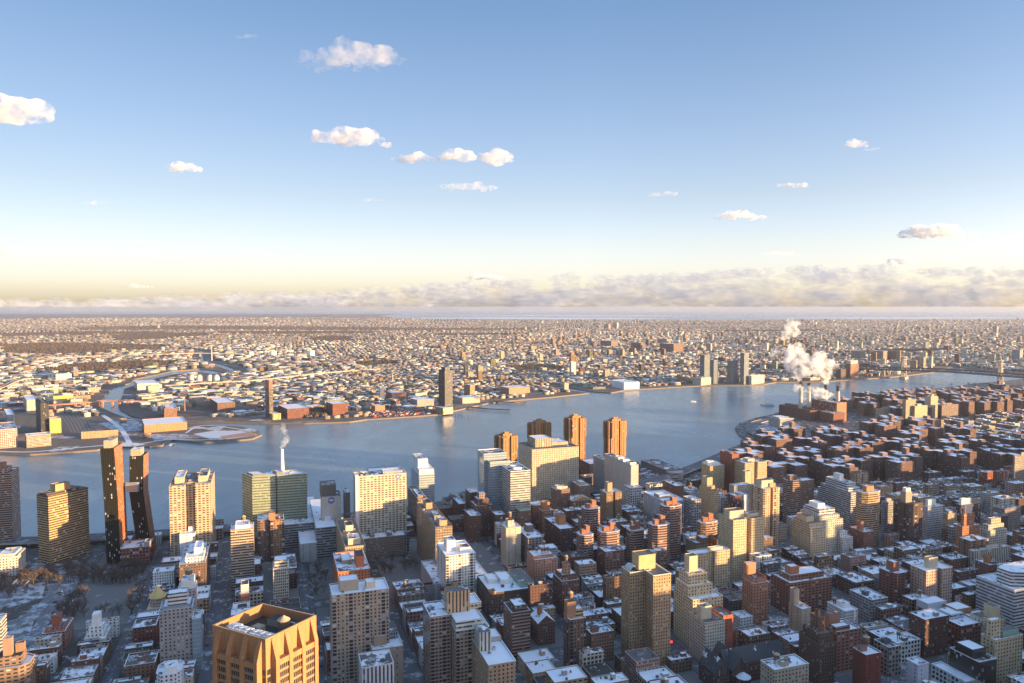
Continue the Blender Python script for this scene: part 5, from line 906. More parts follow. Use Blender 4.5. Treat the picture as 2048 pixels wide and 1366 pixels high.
for lab, x0, x1, y0, y1, c in (('long row of brown housing slabs in the middle distance', 1297, 1367, 688, 706, (.24, .16, .13)), ('brown housing slab left of the long row', 1262, 1289, 686, 702, (.25, .17, .14)), ('brown housing slab row farther left', 1187, 1236, 682, 694, (.27, .18, .14)), ('tan housing block behind the long row', 1315, 1341, 678, 688, (.42, .30, .22)),
                              ('grey brown slab left of the bridge tower', 1703, 1730, 702, 720, (.3, .26, .24)), ('brown slab tower beside the bridge tower', 1776, 1802, 702, 722, (.22, .15, .13)), ('tan paired slabs behind the bridge', 1743, 1776, 702, 722, (.32, .25, .21)), ('pink unfinished block right of the bridge tower', 1834, 1852, 714, 734, (.45, .25, .2)), ('white slim tower right of the bridge tower', 1858, 1866, 712, 736, (.55, .5, .42)),
                              ('cream hospital tower on the horizon', 1226, 1237, 645, 657, (.6, .5, .4)), ('tan block left of the cream hospital tower', 1208, 1221, 648, 658, (.5, .38, .3)), ('dark tower on the far right horizon', 1986, 1997, 652, 666, (.3, .26, .24)), ('round tan gas holder shaped block on the far left', 303, 320, 649, 657, (.5, .34, .26)),
                              ('tan slab tower right of the bridge on the far bank', 1871, 1881, 678, 690, (.42, .3, .22)), ('grey slab tower far right beyond the navy yard', 2024, 2046, 700, 722, (.3, .32, .35)), ('white office slab far back at the right', 1917, 1927, 678, 690, (.5, .42, .35))):
    fbox('housing_slab' if 'slab' in lab or 'housing' in lab else 'distant_tower', lab, 'building', None, x0, x1, y0, y1, 'dense', c, ang=60, frac=.72, roof=1)
# sugar refinery with pale vats
fbox('refinery', 'dark brick refinery with pale lit upper floors and a chimney by the bridge', 'factory', 'the brick refinery', 1690, 1718, 728, 756, 'dense', (.26, .16, .11), frac=.4, pent=((.1, .9, .1, .9, 14, 'solid', (.58, .5, .36)),))
fbox('refinery', 'long dark shed beside the brick refinery on the far bank', 'factory', None, 1672, 1692, 738, 757, 'dense', (.14, .1, .09), ang=66, frac=.5)
# storage tanks, digester domes, small stacks
def tankthing(name, label, x, y0, y1, r, dome, group, c=(.72, .71, .69)):
    D = at(x, y1).y; p = pt(x, y1, D); q = pt(x, y0, D); root = tag(empty(name, (p.x, p.y, 0)), label, 'tank', group); rr = r * D / F
    m = MB(); m.cone((p.x, p.y), rr, -1, q.z, 20, 0, rr); mesh_part(root, 'shell', m, [flat('tank_' + str(int(c[0] * 100)), c, .6, .08)])
    m = MB()
    for k in range(4): a0, a1 = k * .39, (k + 1) * .39; m.cone((p.x, p.y), rr * math.cos(a0), q.z + dome * rr * math.sin(a0), q.z + dome * rr * math.sin(a1), 20, 0, max(.05, rr * math.cos(a1)))
    mesh_part(root, 'dome', m, [flat('tank_' + str(int(c[0] * 100)), c, .6, .08)])
tankthing('gas_tank', 'white round gas tank, right one of the far pair', 623, 702, 713, 6.5, .25, 'white gas tanks'); tankthing('gas_tank', 'white round gas tank, left one of the far pair', 546, 703, 713, 6.5, .25, 'white gas tanks')
for i, x in enumerate((384, 399, 420, 433)): tankthing('digester', 'silver egg shaped digester of the treatment works beyond the creek', x, 756, 763, 6, 1.2, 'silver digesters', (.55, .55, .52))
for x, y in ((250, 806), (262, 806)): tankthing('storage_tank', 'white round storage tank beside the creek bridge', x, y - 6, y, 5, .1, 'white storage tanks by the creek')
for lab, x, y0, y1, r, c in (('thin tall twin smoke stack beyond the cemetery', 423, 692, 722, 1.3, (.6, .5, .44)), ('thin red brick smoke stack by the creek', 363, 724, 744, .9, (.35, .16, .11)), ('brick smoke stack of the dark mill', 369, 797, 822, 1.2, (.33, .2, .14)), ('slender church spire among the far houses', 785, 745, 766, 1.2, (.5, .42, .34))):
    D = at(x, y1).y; p = pt(x, y0, D); m = MB(); m.cone((p.x, p.y), r * D / F, 0, p.z, 10, 0, r * .6 * D / F); o = m.build('smoke_stack' if 'stack' in lab else 'church_spire', [flat('stack_%d' % int(c[0] * 100), c, .8, .1)], None, (p.x, p.y, 0)); tag(o, lab, 'chimney' if 'stack' in lab else 'spire')
# creek drawbridge and flyovers
def viaduct(name, label, pts, zs, width, pier_n, c):
    P = [at(*q) for q in pts]; path = [Vector((p.x, p.y)) for p in P]; n = len(path)
    root = tag(empty(name, (path[0].x, path[0].y, 0)), label, 'bridge')
    sm = smooth_path(path, 6)
    def zf(k):
        f = k * (n - 1); i = min(int(f), n - 2); return zs[i] + (zs[i + 1] - zs[i]) * (f - i)
    mb, mm = strip('deck', sm, width, ROADM, zf, 2.2, flat('viaduct_%d' % int(c[0] * 100), c, .8, .15)); mesh_part(root, 'deck', mb, mm)
    for k in range(1, pier_n):
        f = k / pier_n; q = sm[int(f * (len(sm) - 1))]; m = MB(); m.prism([(q.x + a_, q.y + b_) for a_, b_ in ((-3, -3), (3, -3), (3, 3), (-3, 3))], -5, zf(f) - 1.8, 0); mesh_part(root, 'pier', m, [flat('viaduct_%d' % int(c[0] * 100), c, .8, .15)])
viaduct('creek_bridge', 'reddish drawbridge crossing the creek on the left', [(-40, 823), (60, 820), (130, 818), (185, 814), (205, 812), (235, 811), (262, 811), (320, 808)], [6, 12, 16, 17, 17, 17, 16, 6], 18, 12, (.42, .22, .15))
viaduct('flyover', 'curving pale expressway flyover at the far left', [(-60, 800), (0, 784), (25, 772), (45, 766), (64, 762)], [16, 16, 16, 16, 14], 16, 14, (.55, .46, .34))
viaduct('flyover', 'long expressway viaduct crossing behind the cemetery', [(95, 722), (150, 719), (215, 717), (280, 717), (345, 716), (400, 714), (520, 713)], [12, 16, 18, 22, 28, 26, 12], 28, 14, (.50, .44, .38))
viaduct('flyover', 'thin elevated highway among the far houses on the right', [(330, 778), (420, 772), (520, 766), (640, 752), (760, 742)], [14, 14, 14, 14, 12], 18, 16, (.46, .40, .33))
# oval park, rail yard and quay details on the point
SNOWP = flat('park_snow', (.66, .66, .67), .8, .1, .02)
def sheetw(name, pts, mat, z): return sheet(name, pts, mat, z)
sheetw('lawn', [(232, 888), (250, 885), (275, 886), (290, 889), (270, 893), (240, 893)], SNOWP, .2); sheetw('lawn', [(90, 902), (118, 894), (160, 892), (145, 899), (105, 904)], SNOWG, .2); sheetw('lawn', [(386, 868), (430, 861), (480, 862), (510, 868), (470, 875), (420, 878)], asph('park_path', .4, (.26, .2, .17, 1)), .2)
sheetw('path', [(440, 873), (500, 864), (514, 868), (505, 872), (446, 878)], flat('red_sand', (.42, .24, .16), .9, .15, .02), .3)
sheet('rail_yard', [(108, 826), (140, 822), (196, 862), (190, 876), (128, 872)], flat('ballast', (.1, .09, .085), .9, .2, .2), .1)
sheet('lot', [(196, 846), (262, 838), (296, 850), (280, 862), (232, 864)], SNOWG, .12); sheet('lot', [(300, 868), (372, 868), (386, 876), (345, 878), (310, 884)], SNOWG, .12)
for pts_, w__ in (([(205, 830), (240, 856), (262, 892)], 12), ([(262, 892), (330, 880), (400, 880), (470, 876), (516, 869)], 7), ([(372, 866), (398, 852), (440, 853), (500, 862)], 6), ([(-20, 902), (60, 904), (150, 896), (250, 887)], 9)):
    mb, mm = strip('path', smooth_path([at(*q).to_2d() for q in pts_], 5), w__, SNOWP, .24); structure(mb, 'path', mm)
for k in range(7):
    x0 = 122 + k * 7.5; mb, mm = strip('rail_track', [at(x0, 830), at(x0 + 12, 846), at(x0 + 22, 866)], 1.5, flat('rail_snow', (.22, .22, .24), .9, .2, .2), .2), None
    structure(mb[0], 'rail_track', [flat('rail_snow', (.22, .22, .24), .9, .2, .2)])
# piers on the far bank
for lab, pts in (('snowy timber pier reaching from the far bank below the dark tower', [(935, 817), (975, 821), (1020, 823)]), ('short row of old pier piles in the river', [(905, 832), (935, 834)]), ('old broken pier piles farther out in the river', [(937, 836), (957, 837)]), ('pale ferry pier on the far bank by the small inlet', [(985, 806), (1030, 808), (1052, 807)])):
    path = [Vector(at(*q, WZ)[:2]) for q in pts]; m = MB(); root = tag(empty('river_pier', (path[0].x, path[0].y, WZ)), lab, 'pier')
    if 'piles' not in lab:
        mb, mm = strip('deck', path, 9, PAVE, 1.5, 1.5, flat('pier_wood', (.16, .13, .11), .9, .2)); mesh_part(root, 'deck', mb, mm)
    tot = sum((path[i + 1] - path[i]).length for i in range(len(path) - 1)); N = int(tot / 9)
    for i in range(len(path) - 1):
        for k in range(max(2, int(N / (len(path) - 1)))):
            q = path[i] + (path[i + 1] - path[i]) * k / max(2, int(N / (len(path) - 1)))
            for s_ in (-4, 4): m.bar((q.x, q.y + s_, WZ - 1), (q.x, q.y + s_, 2.2), .9)
    mesh_part(root, 'piling', m, [flat('pier_wood', (.16, .13, .11), .9, .2)])
# ------------------------------------------------------------------ labels for the many: say what tells each one apart
USED = {}
def rel(px_, py_, k):
    c = sorted(LM, key=lambda q: (q[1] - px_) ** 2 + ((q[2] - py_) * 1.6) ** 2)[k]
    dx, dy = px_ - c[1], py_ - c[2]
    if abs(dx) > abs(dy) * 1.2: w_ = 'right of' if dx > 0 else 'left of'
    else: w_ = 'in front of' if dy > 0 else 'behind'
    return w_ + ' ' + c[0]
PENDING = []
def autolabel(o, heads, px_, py_, cat, groupname):
    """heads: descriptions from short to detailed; the first that is still free beside a landmark is taken"""
    cand = [h_ + ' ' + rel(px_, py_, k) for k in (0, 1) for h_ in heads]
    cand += [heads[-1] + ' ' + rel(px_, py_, 0) + ', ' + rel(px_, py_, 1), heads[-1] + ' ' + rel(px_, py_, 2)]
    cand = [c for c in cand if len(c.split()) <= 16]
    for c in cand:
        if c not in USED: USED[c] = o; tag(o, c, cat, groupname); return
    c = cand[0]; tag(o, c, cat, groupname + ' ' + rel(px_, py_, 0)); first = USED[c]; first['group'] = groupname + ' ' + rel(px_, py_, 0)
# ------------------------------------------------------------------ low buildings on the Manhattan blocks
PARK = [tuple(at(*q)[:2]) for q in ((-200, 1152), (310, 1140), (272, 1285), (150, 1262), (70, 1300), (-200, 1330))]
KIPS = [tuple(st(*q)) for q in ((792, 44), (955, 44), (955, 272), (792, 272))]
FOUND = [Vector(q[0]) for q in OBST]
def hit(poly, ob):
    for p in poly:
        if in_poly(p[0], p[1], ob): return True
    for p in ob:
        if in_poly(p[0], p[1], poly): return True
    cx_ = (sum(p[0] for p in poly) / 4, sum(p[1] for p in poly) / 4)
    return in_poly(*cx_, ob)
OB = [(o, sum(p[0] for p in o) / 4, sum(p[1] for p in o) / 4, max(math.hypot(p[0] - o[0][0], p[1] - o[0][1]) for p in o)) for o in OBST]
def free(poly, cxm, cym, rad):
    for o, x, y, r_ in OB:
        if (x - cxm) ** 2 + (y - cym) ** 2 < (r_ + rad + 5) ** 2 and hit(poly, o): return False
    return not (in_poly(cxm, cym, PARK) or in_poly(cxm, cym, KIPS))
PAL = [('dark brick', 'dkbrick'), ('brown brick', 'brick'), ('red brick', 'red'), ('brown', 'brown'), ('tan', 'tan'), ('pale', 'stone'), ('white', 'white'), ('grey', 'grey'), ('dark grey', 'dkgrey'), ('pink brick', 'pink'), ('beige', 'beige'), ('umber', 'umber')]
WTS = [20, 17, 7, 14, 8, 7, 6, 8, 5, 3, 4, 8]
LOWS = []
def low_building(poly, h, dr):
    cxm, cym = sum(p[0] for p in poly) / 4, sum(p[1] for p in poly) / 4
    cn, ck = rng.choices(PAL, WTS)[0]; wdt = math.hypot(poly[1][0] - poly[0][0], poly[1][1] - poly[0][1]); dpt = math.hypot(poly[3][0] - poly[0][0], poly[3][1] - poly[0][1])
    W_ = min(wdt, dpt)
    nm = 'row_house' if h < 17 and W_ < 10.5 else 'tenement_building' if h < 22 and W_ > 13 else 'walk_up_building' if h < 22 else 'loft_building' if h < 33 else 'apartment_house'
    sty = {'row_house': ('row', 'punch', 'dense'), 'walk_up_building': ('row', 'punch', 'pair', 'dense'), 'tenement_building': ('dense', 'row', 'punch', 'loft'), 'loft_building': ('loft', 'dense', 'grid', 'pair'), 'apartment_house': ('dense', 'punch', 'balc', 'pair')}[nm]
    rf = rng.choices((0, 1, 2, 3), (50, 30, 9, 11))[0]
    root = empty(nm, (cxm, cym, 0)); pin = inset(poly, .4); par = rng.choice((.6, .9, 1.2))
    m = MB(); m.walls(poly, -.5, h, 0); m.ring(poly, pin, h, 1); m.walls(pin[::-1], h - par, h, 0); mesh_part(root, 'wall', m, [facade(rng.choice(sty), C[ck]), SNOW if rf < 2 else COPE])
    m = MB(); m.cap(pin, h - par); mesh_part(root, 'roof', m, [ROOF[rf]])
    u_, v_ = Vector(poly[1]) - Vector(poly[0]), Vector(poly[3]) - Vector(poly[0]); o = Vector(poly[0]); L1, L2 = u_.length, v_.length; u_.normalize(); v_.normalize()
    feat = None
    if rng.random() < .55 and L1 > 6 and L2 > 8:
        a0, b0 = rng.uniform(.1, .6) * L1, rng.uniform(.1, .6) * L2; sw, sd = rng.uniform(2.5, 4.5), rng.uniform(3, 6); sw, sd = min(sw, L1 - a0 - .6), min(sd, L2 - b0 - .6)
        m = MB(); m.prism(rect(o, u_, v_, a0, a0 + sw, b0, b0 + sd), h - par, h - par + rng.uniform(2.6, 4.2), 0, 1); mesh_part(root, 'stair_hut', m, [facade('solid', C[rng.choice(('brick', 'stone', 'grey', 'tan'))]), ROOF[rf]]); feat = 'with a roof hut'
    if h > 18 and rng.random() < .28 and min(L1, L2) > 8:
        p = o + u_ * L1 * rng.uniform(.25, .75) + v_ * L2 * rng.uniform(.25, .75); water_tank(root, (p.x, p.y), h - par, rng.uniform(1.6, 2.3), rng.uniform(3, 4.2), rng.uniform(2, 4)); feat = 'with a roof tank'
    for k in range(rng.choice((3, 4, 5, 6)) if L1 * L2 > 120 else rng.choice((1, 2, 3))):
        p = o + u_ * L1 * rng.uniform(.12, .88) + v_ * L2 * rng.uniform(.12, .88); s_ = rng.uniform(.9, 2.2); unit(rng.choice(('air_unit', 'chimney', 'chimney', 'roof_vent', 'skylight')), root, (p.x, p.y, h - par), (s_, s_ * rng.uniform(.8, 1.5), rng.uniform(.8, 1.8)), -R(G))
    rw = ('with bright snow on the roof', 'with patchy roof snow', 'with a bare roof', 'with a black roof')[rf]
    kind = {'row_house': 'row house', 'walk_up_building': 'low walk-up', 'tenement_building': 'broad tenement', 'loft_building': 'mid-rise loft', 'apartment_house': 'apartment house'}[nm]
    heads = [cn + ' ' + kind] + ([cn + ' ' + kind + ' ' + feat] if feat else []) + [cn + ' ' + kind + ' ' + rw]
    LOWS.append((root, heads, *proj((cxm, cym, h)), kind, {'row_house': 'row houses', 'walk_up_building': 'low walk-ups', 'tenement_building': 'broad tenements', 'loft_building': 'mid-rise lofts', 'apartment_house': 'apartment houses'}[nm]))
shade = MB()
AVS = [60, 200] + AV + [1085]
def inframe(x, y, h, mg=40):
    if y < 300: return False
    a_ = proj((x, y, h)); return -mg < a_[0] < PW + mg and a_[1] < PH + 25
NLOW = 0
for k in range(len(TS) - 1):
    for i in range(len(AVS) - 1):
        s0, s1, t0, t1 = AVS[i] + 12, AVS[i + 1] - 12, TS[k] + (13 if k == 2 else 8.5), TS[k + 1] - (13 if k + 1 == 2 else 8.5)
        if i == len(AVS) - 2 and (t0 > 820): continue
        dpt = (t1 - t0) * rng.uniform(.36, .42)
        for row in (0, 1):
            s_ = s0
            while s_ < s1 - 4:
                end = s_ < s0 + 22 or s_ > s1 - 30
                wd = rng.uniform(12, 22) if end else rng.choice((6.5, 7.5, 7.5, 8, 8, 10, 12, 15, 20))
                if k > 18: wd = max(wd, 12)
                e_ = min(s_ + wd, s1); h = rng.choices((rng.uniform(11, 15), rng.uniform(15, 20), rng.uniform(20, 28), rng.uniform(28, 42)), ((48, 38, 11, 3) if not end else (25, 50, 20, 5)) if TS[k] < 150 else ((40, 36, 17, 7) if not end else (15, 42, 28, 15)))[0]
                if i == len(AVS) - 2: h = rng.uniform(10, 22)
                d_ = dpt * rng.uniform(.8, 1.08) if not end else dpt * 1.15
                ta_, tb_ = (t0, t0 + d_) if row == 0 else (t1 - d_, t1)
                poly = [tuple(st(*q)) for q in ((s_, ta_), (e_ - .15, ta_), (e_ - .15, tb_), (s_, tb_))]
                ar = sum(poly[j - 1][0] * poly[j][1] - poly[j][0] * poly[j - 1][1] for j in range(4))
                if ar < 0: poly = poly[::-1]
                cxm, cym = sum(p[0] for p in poly) / 4, sum(p[1] for p in poly) / 4
                if inframe(cxm, cym, h):
                    if free(poly, cxm, cym, 20) and rng.random() > .03: low_building(poly, h, E2); NLOW += 1
                elif cxm > -150 and not any(math.hypot(o[1] - cxm, o[2] - cym) < o[3] + 12 for o in OB) and (end or rng.random() < .8):
                    hh = h * 1.25 + (rng.uniform(25, 95) if rng.random() < (.12 if end else .05) else 0)  # off-frame heights raised, some to towers, to cast more shade
                    if abs(cxm) < .75 * cym: hh = min(hh, EYE - .56 * cym)
                    shade.prism(poly, -1, max(hh, 10), 0, 1)
                s_ = e_
print('low buildings', NLOW)
for q in LOWS: autolabel(q[0], q[1], q[2], q[3], q[4], q[5])
for x, y, a_, b_, h in ((660, 285, 60, 110, 195), (730, 425, 70, 50, 88), (620, 190, 60, 90, 130), (850, 330, 60, 90, 140), (1010, 530, 60, 40, 70), (960, 640, 60, 50, 88), (1300, 800, 50, 60, 100)):  # unseen towers added, placed and sized to shade the view
    shade.prism(rect(Vector((x, y)), E2, E1, -a_ / 2, a_ / 2, -b_ / 2, b_ / 2), -1, h, 0, 1)
if shade.v: tag(shade.build('unseen_city_and_shade_towers', [facade('dense', C['brown']), ROOF[1]]), 'unseen brick city blocks beyond the right edge, with towers added to cast shade', 'city blocks', kind='stuff')
# ------------------------------------------------------------------ the housing estate: dark brick slabs with crossing wings
ESTC = [(.175, .112, .09), (.20, .125, .10), (.16, .10, .082)]
protos = []
def estate_mesh(plan, A, B, h, c, pents):
    poly = [(a * A - A / 2, b * B - B / 2) for a, b in PLANS[plan]]; pin = inset(poly, .45); out = []
    m = MB(); m.walls(poly, -1, h, 0); m.ring(poly, pin, h, 1); m.walls(pin[::-1], h - .9, h, 0); out.append(('wall', m, [facade('dense', c), flat('brick_coping', (.30, .18, .13), .8, .1)]))
    m = MB(); m.cap(pin, h - .9); out.append(('roof', m, [ROOF[0]]))
    for (a0, a1, b0, b1, ph) in pents:
        m = MB(); pp = [(a * A - A / 2, b * B - B / 2) for a, b in ((a0, b0), (a1, b0), (a1, b1), (a0, b1))]; m.prism(pp, h - .9, h + ph, 0, 1); out.append(('stair_tower', m, [facade('solid', tuple(x * 1.25 for x in c)), ROOF[0]]))
    return [(nm, mm.build(nm, ma)) for nm, mm, ma in out]
estP = [('zig', 80, 40, ((.42, .56, .5, .75, 4.5), (.86, .98, .1, .3, 4))), ('cross', 60, 56, ((.42, .58, .42, .58, 6),)), ('zig', 96, 38, ((.05, .15, .1, .4, 4), (.45, .55, .45, .7, 5), (.86, .95, .1, .4, 4))), ('cross', 64, 44, ((.44, .58, .4, .6, 12),)), ('U', 74, 40, ((.1, .24, .6, .9, 5), (.76, .9, .6, .9, 5)))]
EM = [estate_mesh(p[0], p[1], p[2], 37 + 1.5 * i, ESTC[i % 3], p[3]) for i, p in enumerate(estP)]
used_proto = set(); NEST = 0; ESTB = []
def estate(s_, t_, kind, rot, zs=1.0):
    global NEST
    p = st(s_, t_); root = empty('housing_block', (p.x, p.y, 0)); root.rotation_euler = (0, 0, -R(G + 90) + rot); root.scale = (1, 1, zs)
    for nm, o in EM[kind]:
        c_ = o if kind not in used_proto else o.copy()
        if c_ is not o: col.objects.link(c_)
        c_.parent = root
    used_proto.add(kind); NEST += 1
    return root
W_names = ('zigzag', 'cross shaped', 'long zigzag', 'tall shafted', 'U shaped')
row = 0
for ti, t_ in enumerate(range(872, 1560, 70)):
    row += 1
    for si, s_ in enumerate(range(1018, 1570, 100)):
        s2, t2 = s_ + rng.uniform(-7, 7) + (30 if row % 2 else 0), t_ + rng.uniform(-5, 5)
        if s2 > 1560 - max(0, (1100 - t_) * .55): continue
        x, y = st(s2, t2)
        if not inframe(x, y, 40, 60): continue
        q_ = proj((x, y, 0))
        if q_[1] < (884 if q_[0] < 1610 else 878 if q_[0] < 1730 else 0): continue
        if abs(s2 - 1290) < 60 and abs(t2 - 1310) < 45: continue
        P4_ = [(x - 24, y - 24), (x + 24, y - 24), (x + 24, y + 24), (x - 24, y + 24)]
        if any((o[1] - x) ** 2 + (o[2] - y) ** 2 < (o[3] + 40) ** 2 and hit(P4_, o[0]) for o in OB): continue
        if not all(in_poly(q[0], q[1], MANP) for q in P4_): continue
        kd = rng.choices(range(5), (4, 2, 4, 1, 2))[0]; r_ = estate(s2, t2, kd, rng.choice((0, 0, math.pi, math.pi / 2)), rng.uniform(.9, 1.1))
        a_ = proj((x, y, 38)); ESTB.append((r_, kd, *a_)); 
for rowt, (s0, s1, t0, t1, ds, dt) in enumerate(((1560, 1900, 1600, 2500, 95, 85), (1180, 1500, 2350, 3000, 110, 100))):
    for t_ in range(t0, t1, dt):
        for s_ in range(s0, s1, ds):
            s2, t2 = s_ + rng.uniform(-12, 12), t_ + rng.uniform(-12, 12); x, y = st(s2, t2)
            if not inframe(x, y, 40, 40) or not all(in_poly(x + a_, y + b_, MANP) for a_, b_ in ((-45, 45), (45, 45), (45, -45), (-45, -45))): continue
            if any((o[1] - x) ** 2 + (o[2] - y) ** 2 < (o[3] + 45) ** 2 for o in OB): continue
            kd = rng.choice((0, 1, 1, 3)); r_ = estate(s2, t2, kd, rng.choice((0, math.pi / 2)), rng.uniform(.9, 1.15)); a_ = proj((x, y, 38)); ESTB.append((r_, kd, *a_))
for nm, label, cx_, yt_, yb_, xl_, xr_, c_ in (('apartment_tower', 'tall sunlit cream slab in front of the paired tan towers', 1830, 812, 846, 1818, 1855, (.56, .45, .30)), ('apartment_tower', 'taller tan tower behind the sunlit cream slab', 1812, 800, 846, 1805, 1832, (.44, .35, .24)),
        ('apartment_tower', 'slim cream tower right of the sunlit cream slab', 1862, 793, 838, 1850, 1876, (.56, .45, .31)), ('apartment_slab', 'grey tan slab left of the taller tan tower', 1752, 818, 843, 1751, 1791, (.36, .30, .23)), ('apartment_slab', 'brown gridded slab right of the slim cream tower', 1884, 810, 842, 1882, 1917, (.26, .2, .17)),
        ('apartment_slab', 'wide grey brown slab in front of the slim cream tower', 1850, 842, 872, 1846, 1888, (.30, .25, .2)), ('apartment_tower', 'tall grey slab at the right edge beyond the estate', 2030, 912, 984, 2026, 2075, (.34, .30, .26))):
    bld(nm, label, 'tower', None, cx_, yt_, yb_, xl_, xr_, 'dense', c_, 'R', units=1, roof=1, pent=((.3, .6, .2, .7, 6),))
for r_, kd, x, y in ESTB: autolabel(r_, ['dark brick ' + W_names[kd] + ' estate block', 'dark brick ' + W_names[kd] + ' estate block with snow lines on its roof'], x, y, 'housing block', 'estate housing blocks')
print('estate', NEST)
# low East Village roofs far right: the nearer ones single, see below
OB = [(o, sum(p[0] for p in o) / 4, sum(p[1] for p in o) / 4, max(math.hypot(p[0] - o[0][0], p[1] - o[0][1]) for p in o)) for o in OBST]
EV = []
for t_ in np.arange(1585, 2650, 40):
    for s_ in np.arange(620, 1480, 22):
        x, y = st(s_ + rng.uniform(-2, 2), t_)
        if not inframe(x, y, 18, 30) or abs((s_ - 600) % 190) < 12: continue
        if s_ > 985 and t_ < 1570: continue
        if any((o[1] - x) ** 2 + (o[2] - y) ** 2 < (o[3] + 12) ** 2 for o in OB): continue
        EV.append((y, x, rng.uniform(12, 24), rng.choice(PAL), 9.5, 13))
print('ev', len(EV))
# ------------------------------------------------------------------ the far city
def colmat():
    m, t, b = newmat('far_walls'); at_ = t.n('ShaderNodeAttribute', attribute_name='Col'); p = pos(t)
    sx = t.n('ShaderNodeSeparateXYZ'); t.put(sx.inputs[0], p)
    ng = t.n('ShaderNodeNewGeometry'); sn = t.n('ShaderNodeSeparateXYZ'); t.put(sn.inputs[0], ng.outputs['Normal']); up = t.math('GREATER_THAN', sn.outputs[2], .5)
    hz_ = t.math('ADD', t.math('MULTIPLY', sx.outputs[0], .6), t.math('MULTIPLY', sx.outputs[1], .5))
    win = t.math('MULTIPLY', t.math('LESS_THAN', t.math('FRACT', t.math('DIVIDE', hz_, 2.6)), .42), t.math('LESS_THAN', t.math('FRACT', t.math('DIVIDE', sx.outputs[2], 3.1)), .5))
    win = t.math('MULTIPLY', win, t.math('SUBTRACT', 1.0, up))
    nz = t.noise(p, .08, 3); sn_ = t.math('MULTIPLY', up, t.ramp(nz, .56, .62))
    c = t.mix(sn_, at_.outputs['Color'], (.12, .11, .10, 1))
    t.put(b.inputs['Base Color'], t.mix(t.math('MULTIPLY', win, .8), c, (.05, .05, .055, 1))); b.inputs['Roughness'].default_value = .85; return m
FARM = colmat()
nr = np.random.default_rng(5)
def boxes_mesh(name, X, Y, Z0, W_, D_, H_, ANG, WC, RC):
    n = len(X); ca, sa = np.cos(ANG), np.sin(ANG); V = np.zeros((n, 8, 3), np.float32)
    for k, (a_, b_) in enumerate(((-.5, -.5), (.5, -.5), (.5, .5), (-.5, .5))):
        lx, ly = a_ * W_, b_ * D_; x = X + lx * ca - ly * sa; y = Y + lx * sa + ly * ca
        V[:, k, 0] = V[:, k + 4, 0] = x; V[:, k, 1] = V[:, k + 4, 1] = y; V[:, k, 2] = Z0 - 1; V[:, k + 4, 2] = Z0 + H_
    fq = np.array([[0, 1, 5, 4], [1, 2, 6, 5], [2, 3, 7, 6], [3, 0, 4, 7], [4, 5, 6, 7]]); F_ = (np.arange(n)[:, None, None] * 8 + fq[None]).reshape(-1)
    me = bpy.data.meshes.new(name); me.vertices.add(n * 8); me.vertices.foreach_set('co', V.reshape(-1)); me.loops.add(n * 20); me.loops.foreach_set('vertex_index', F_.astype(np.int32))
    me.polygons.add(n * 5); me.polygons.foreach_set('loop_start', np.arange(0, n * 20, 4, dtype=np.int32)); me.polygons.foreach_set('loop_total', np.full(n * 5, 4, np.int32))
    ca_ = me.attributes.new('Col', 'FLOAT_COLOR', 'FACE'); cols = np.ones((n, 5, 4), np.float32); cols[:, :4, :3] = WC[:, None, :]; cols[:, 4, :3] = RC; ca_.data.foreach_set('color', cols.reshape(-1))
    me.update(calc_edges=True); me.validate(); me.materials.append(FARM); o = bpy.data.objects.new(name, me); col.objects.link(o); return o
WP = np.array([(.16, .09, .07), (.22, .13, .095), (.30, .17, .11), (.36, .26, .19), (.44, .36, .28), (.52, .47, .40), (.62, .60, .56), (.30, .29, .28), (.40, .20, .13), (.58, .50, .36)], np.float32)
RP = np.array([(.78, .79, .82), (.70, .71, .74), (.45, .45, .47), (.16, .15, .14), (.09, .085, .08), (.28, .20, .16)], np.float32)
def wood_poly(pts): return [tuple(at(*q)[:2]) for q in pts]
WOODS = [wood_poly(q) for q in ([(60, 742), (150, 729), (250, 724), (352, 722), (350, 731), (270, 740), (190, 745), (110, 745)], [(150, 655), (330, 651), (520, 653), (800, 656), (1060, 657), (1060, 661), (820, 662), (560, 661), (330, 660), (160, 661)], [(215, 672), (300, 667), (410, 666), (420, 672), (330, 678), (230, 682)],
        [(610, 678), (650, 673), (705, 674), (700, 682), (640, 684)], [(690, 728), (740, 723), (800, 724), (795, 730), (730, 735)], [(1000, 734), (1080, 730), (1130, 736), (1120, 744), (1040, 746)], [(600, 826), (640, 818), (662, 822), (650, 834), (610, 836)], [(1440, 662), (1640, 660), (1640, 663), (1450, 664.5)], [(0, 668), (150, 664), (330, 664), (330, 668), (150, 672), (0, 675)], [(0, 690), (80, 686), (200, 688), (330, 692), (330, 700), (200, 706), (90, 712), (0, 708)], [(430, 664), (600, 663), (760, 664), (760, 667), (600, 669), (440, 669)], [(860, 668), (1040, 667), (1040, 670), (870, 672)], [(1690, 706), (1760, 700), (1900, 698), (1900, 704), (1780, 708)])]
RAIL = wood_poly([(118, 826), (142, 826), (188, 864), (186, 872), (128, 868)])
ids = []
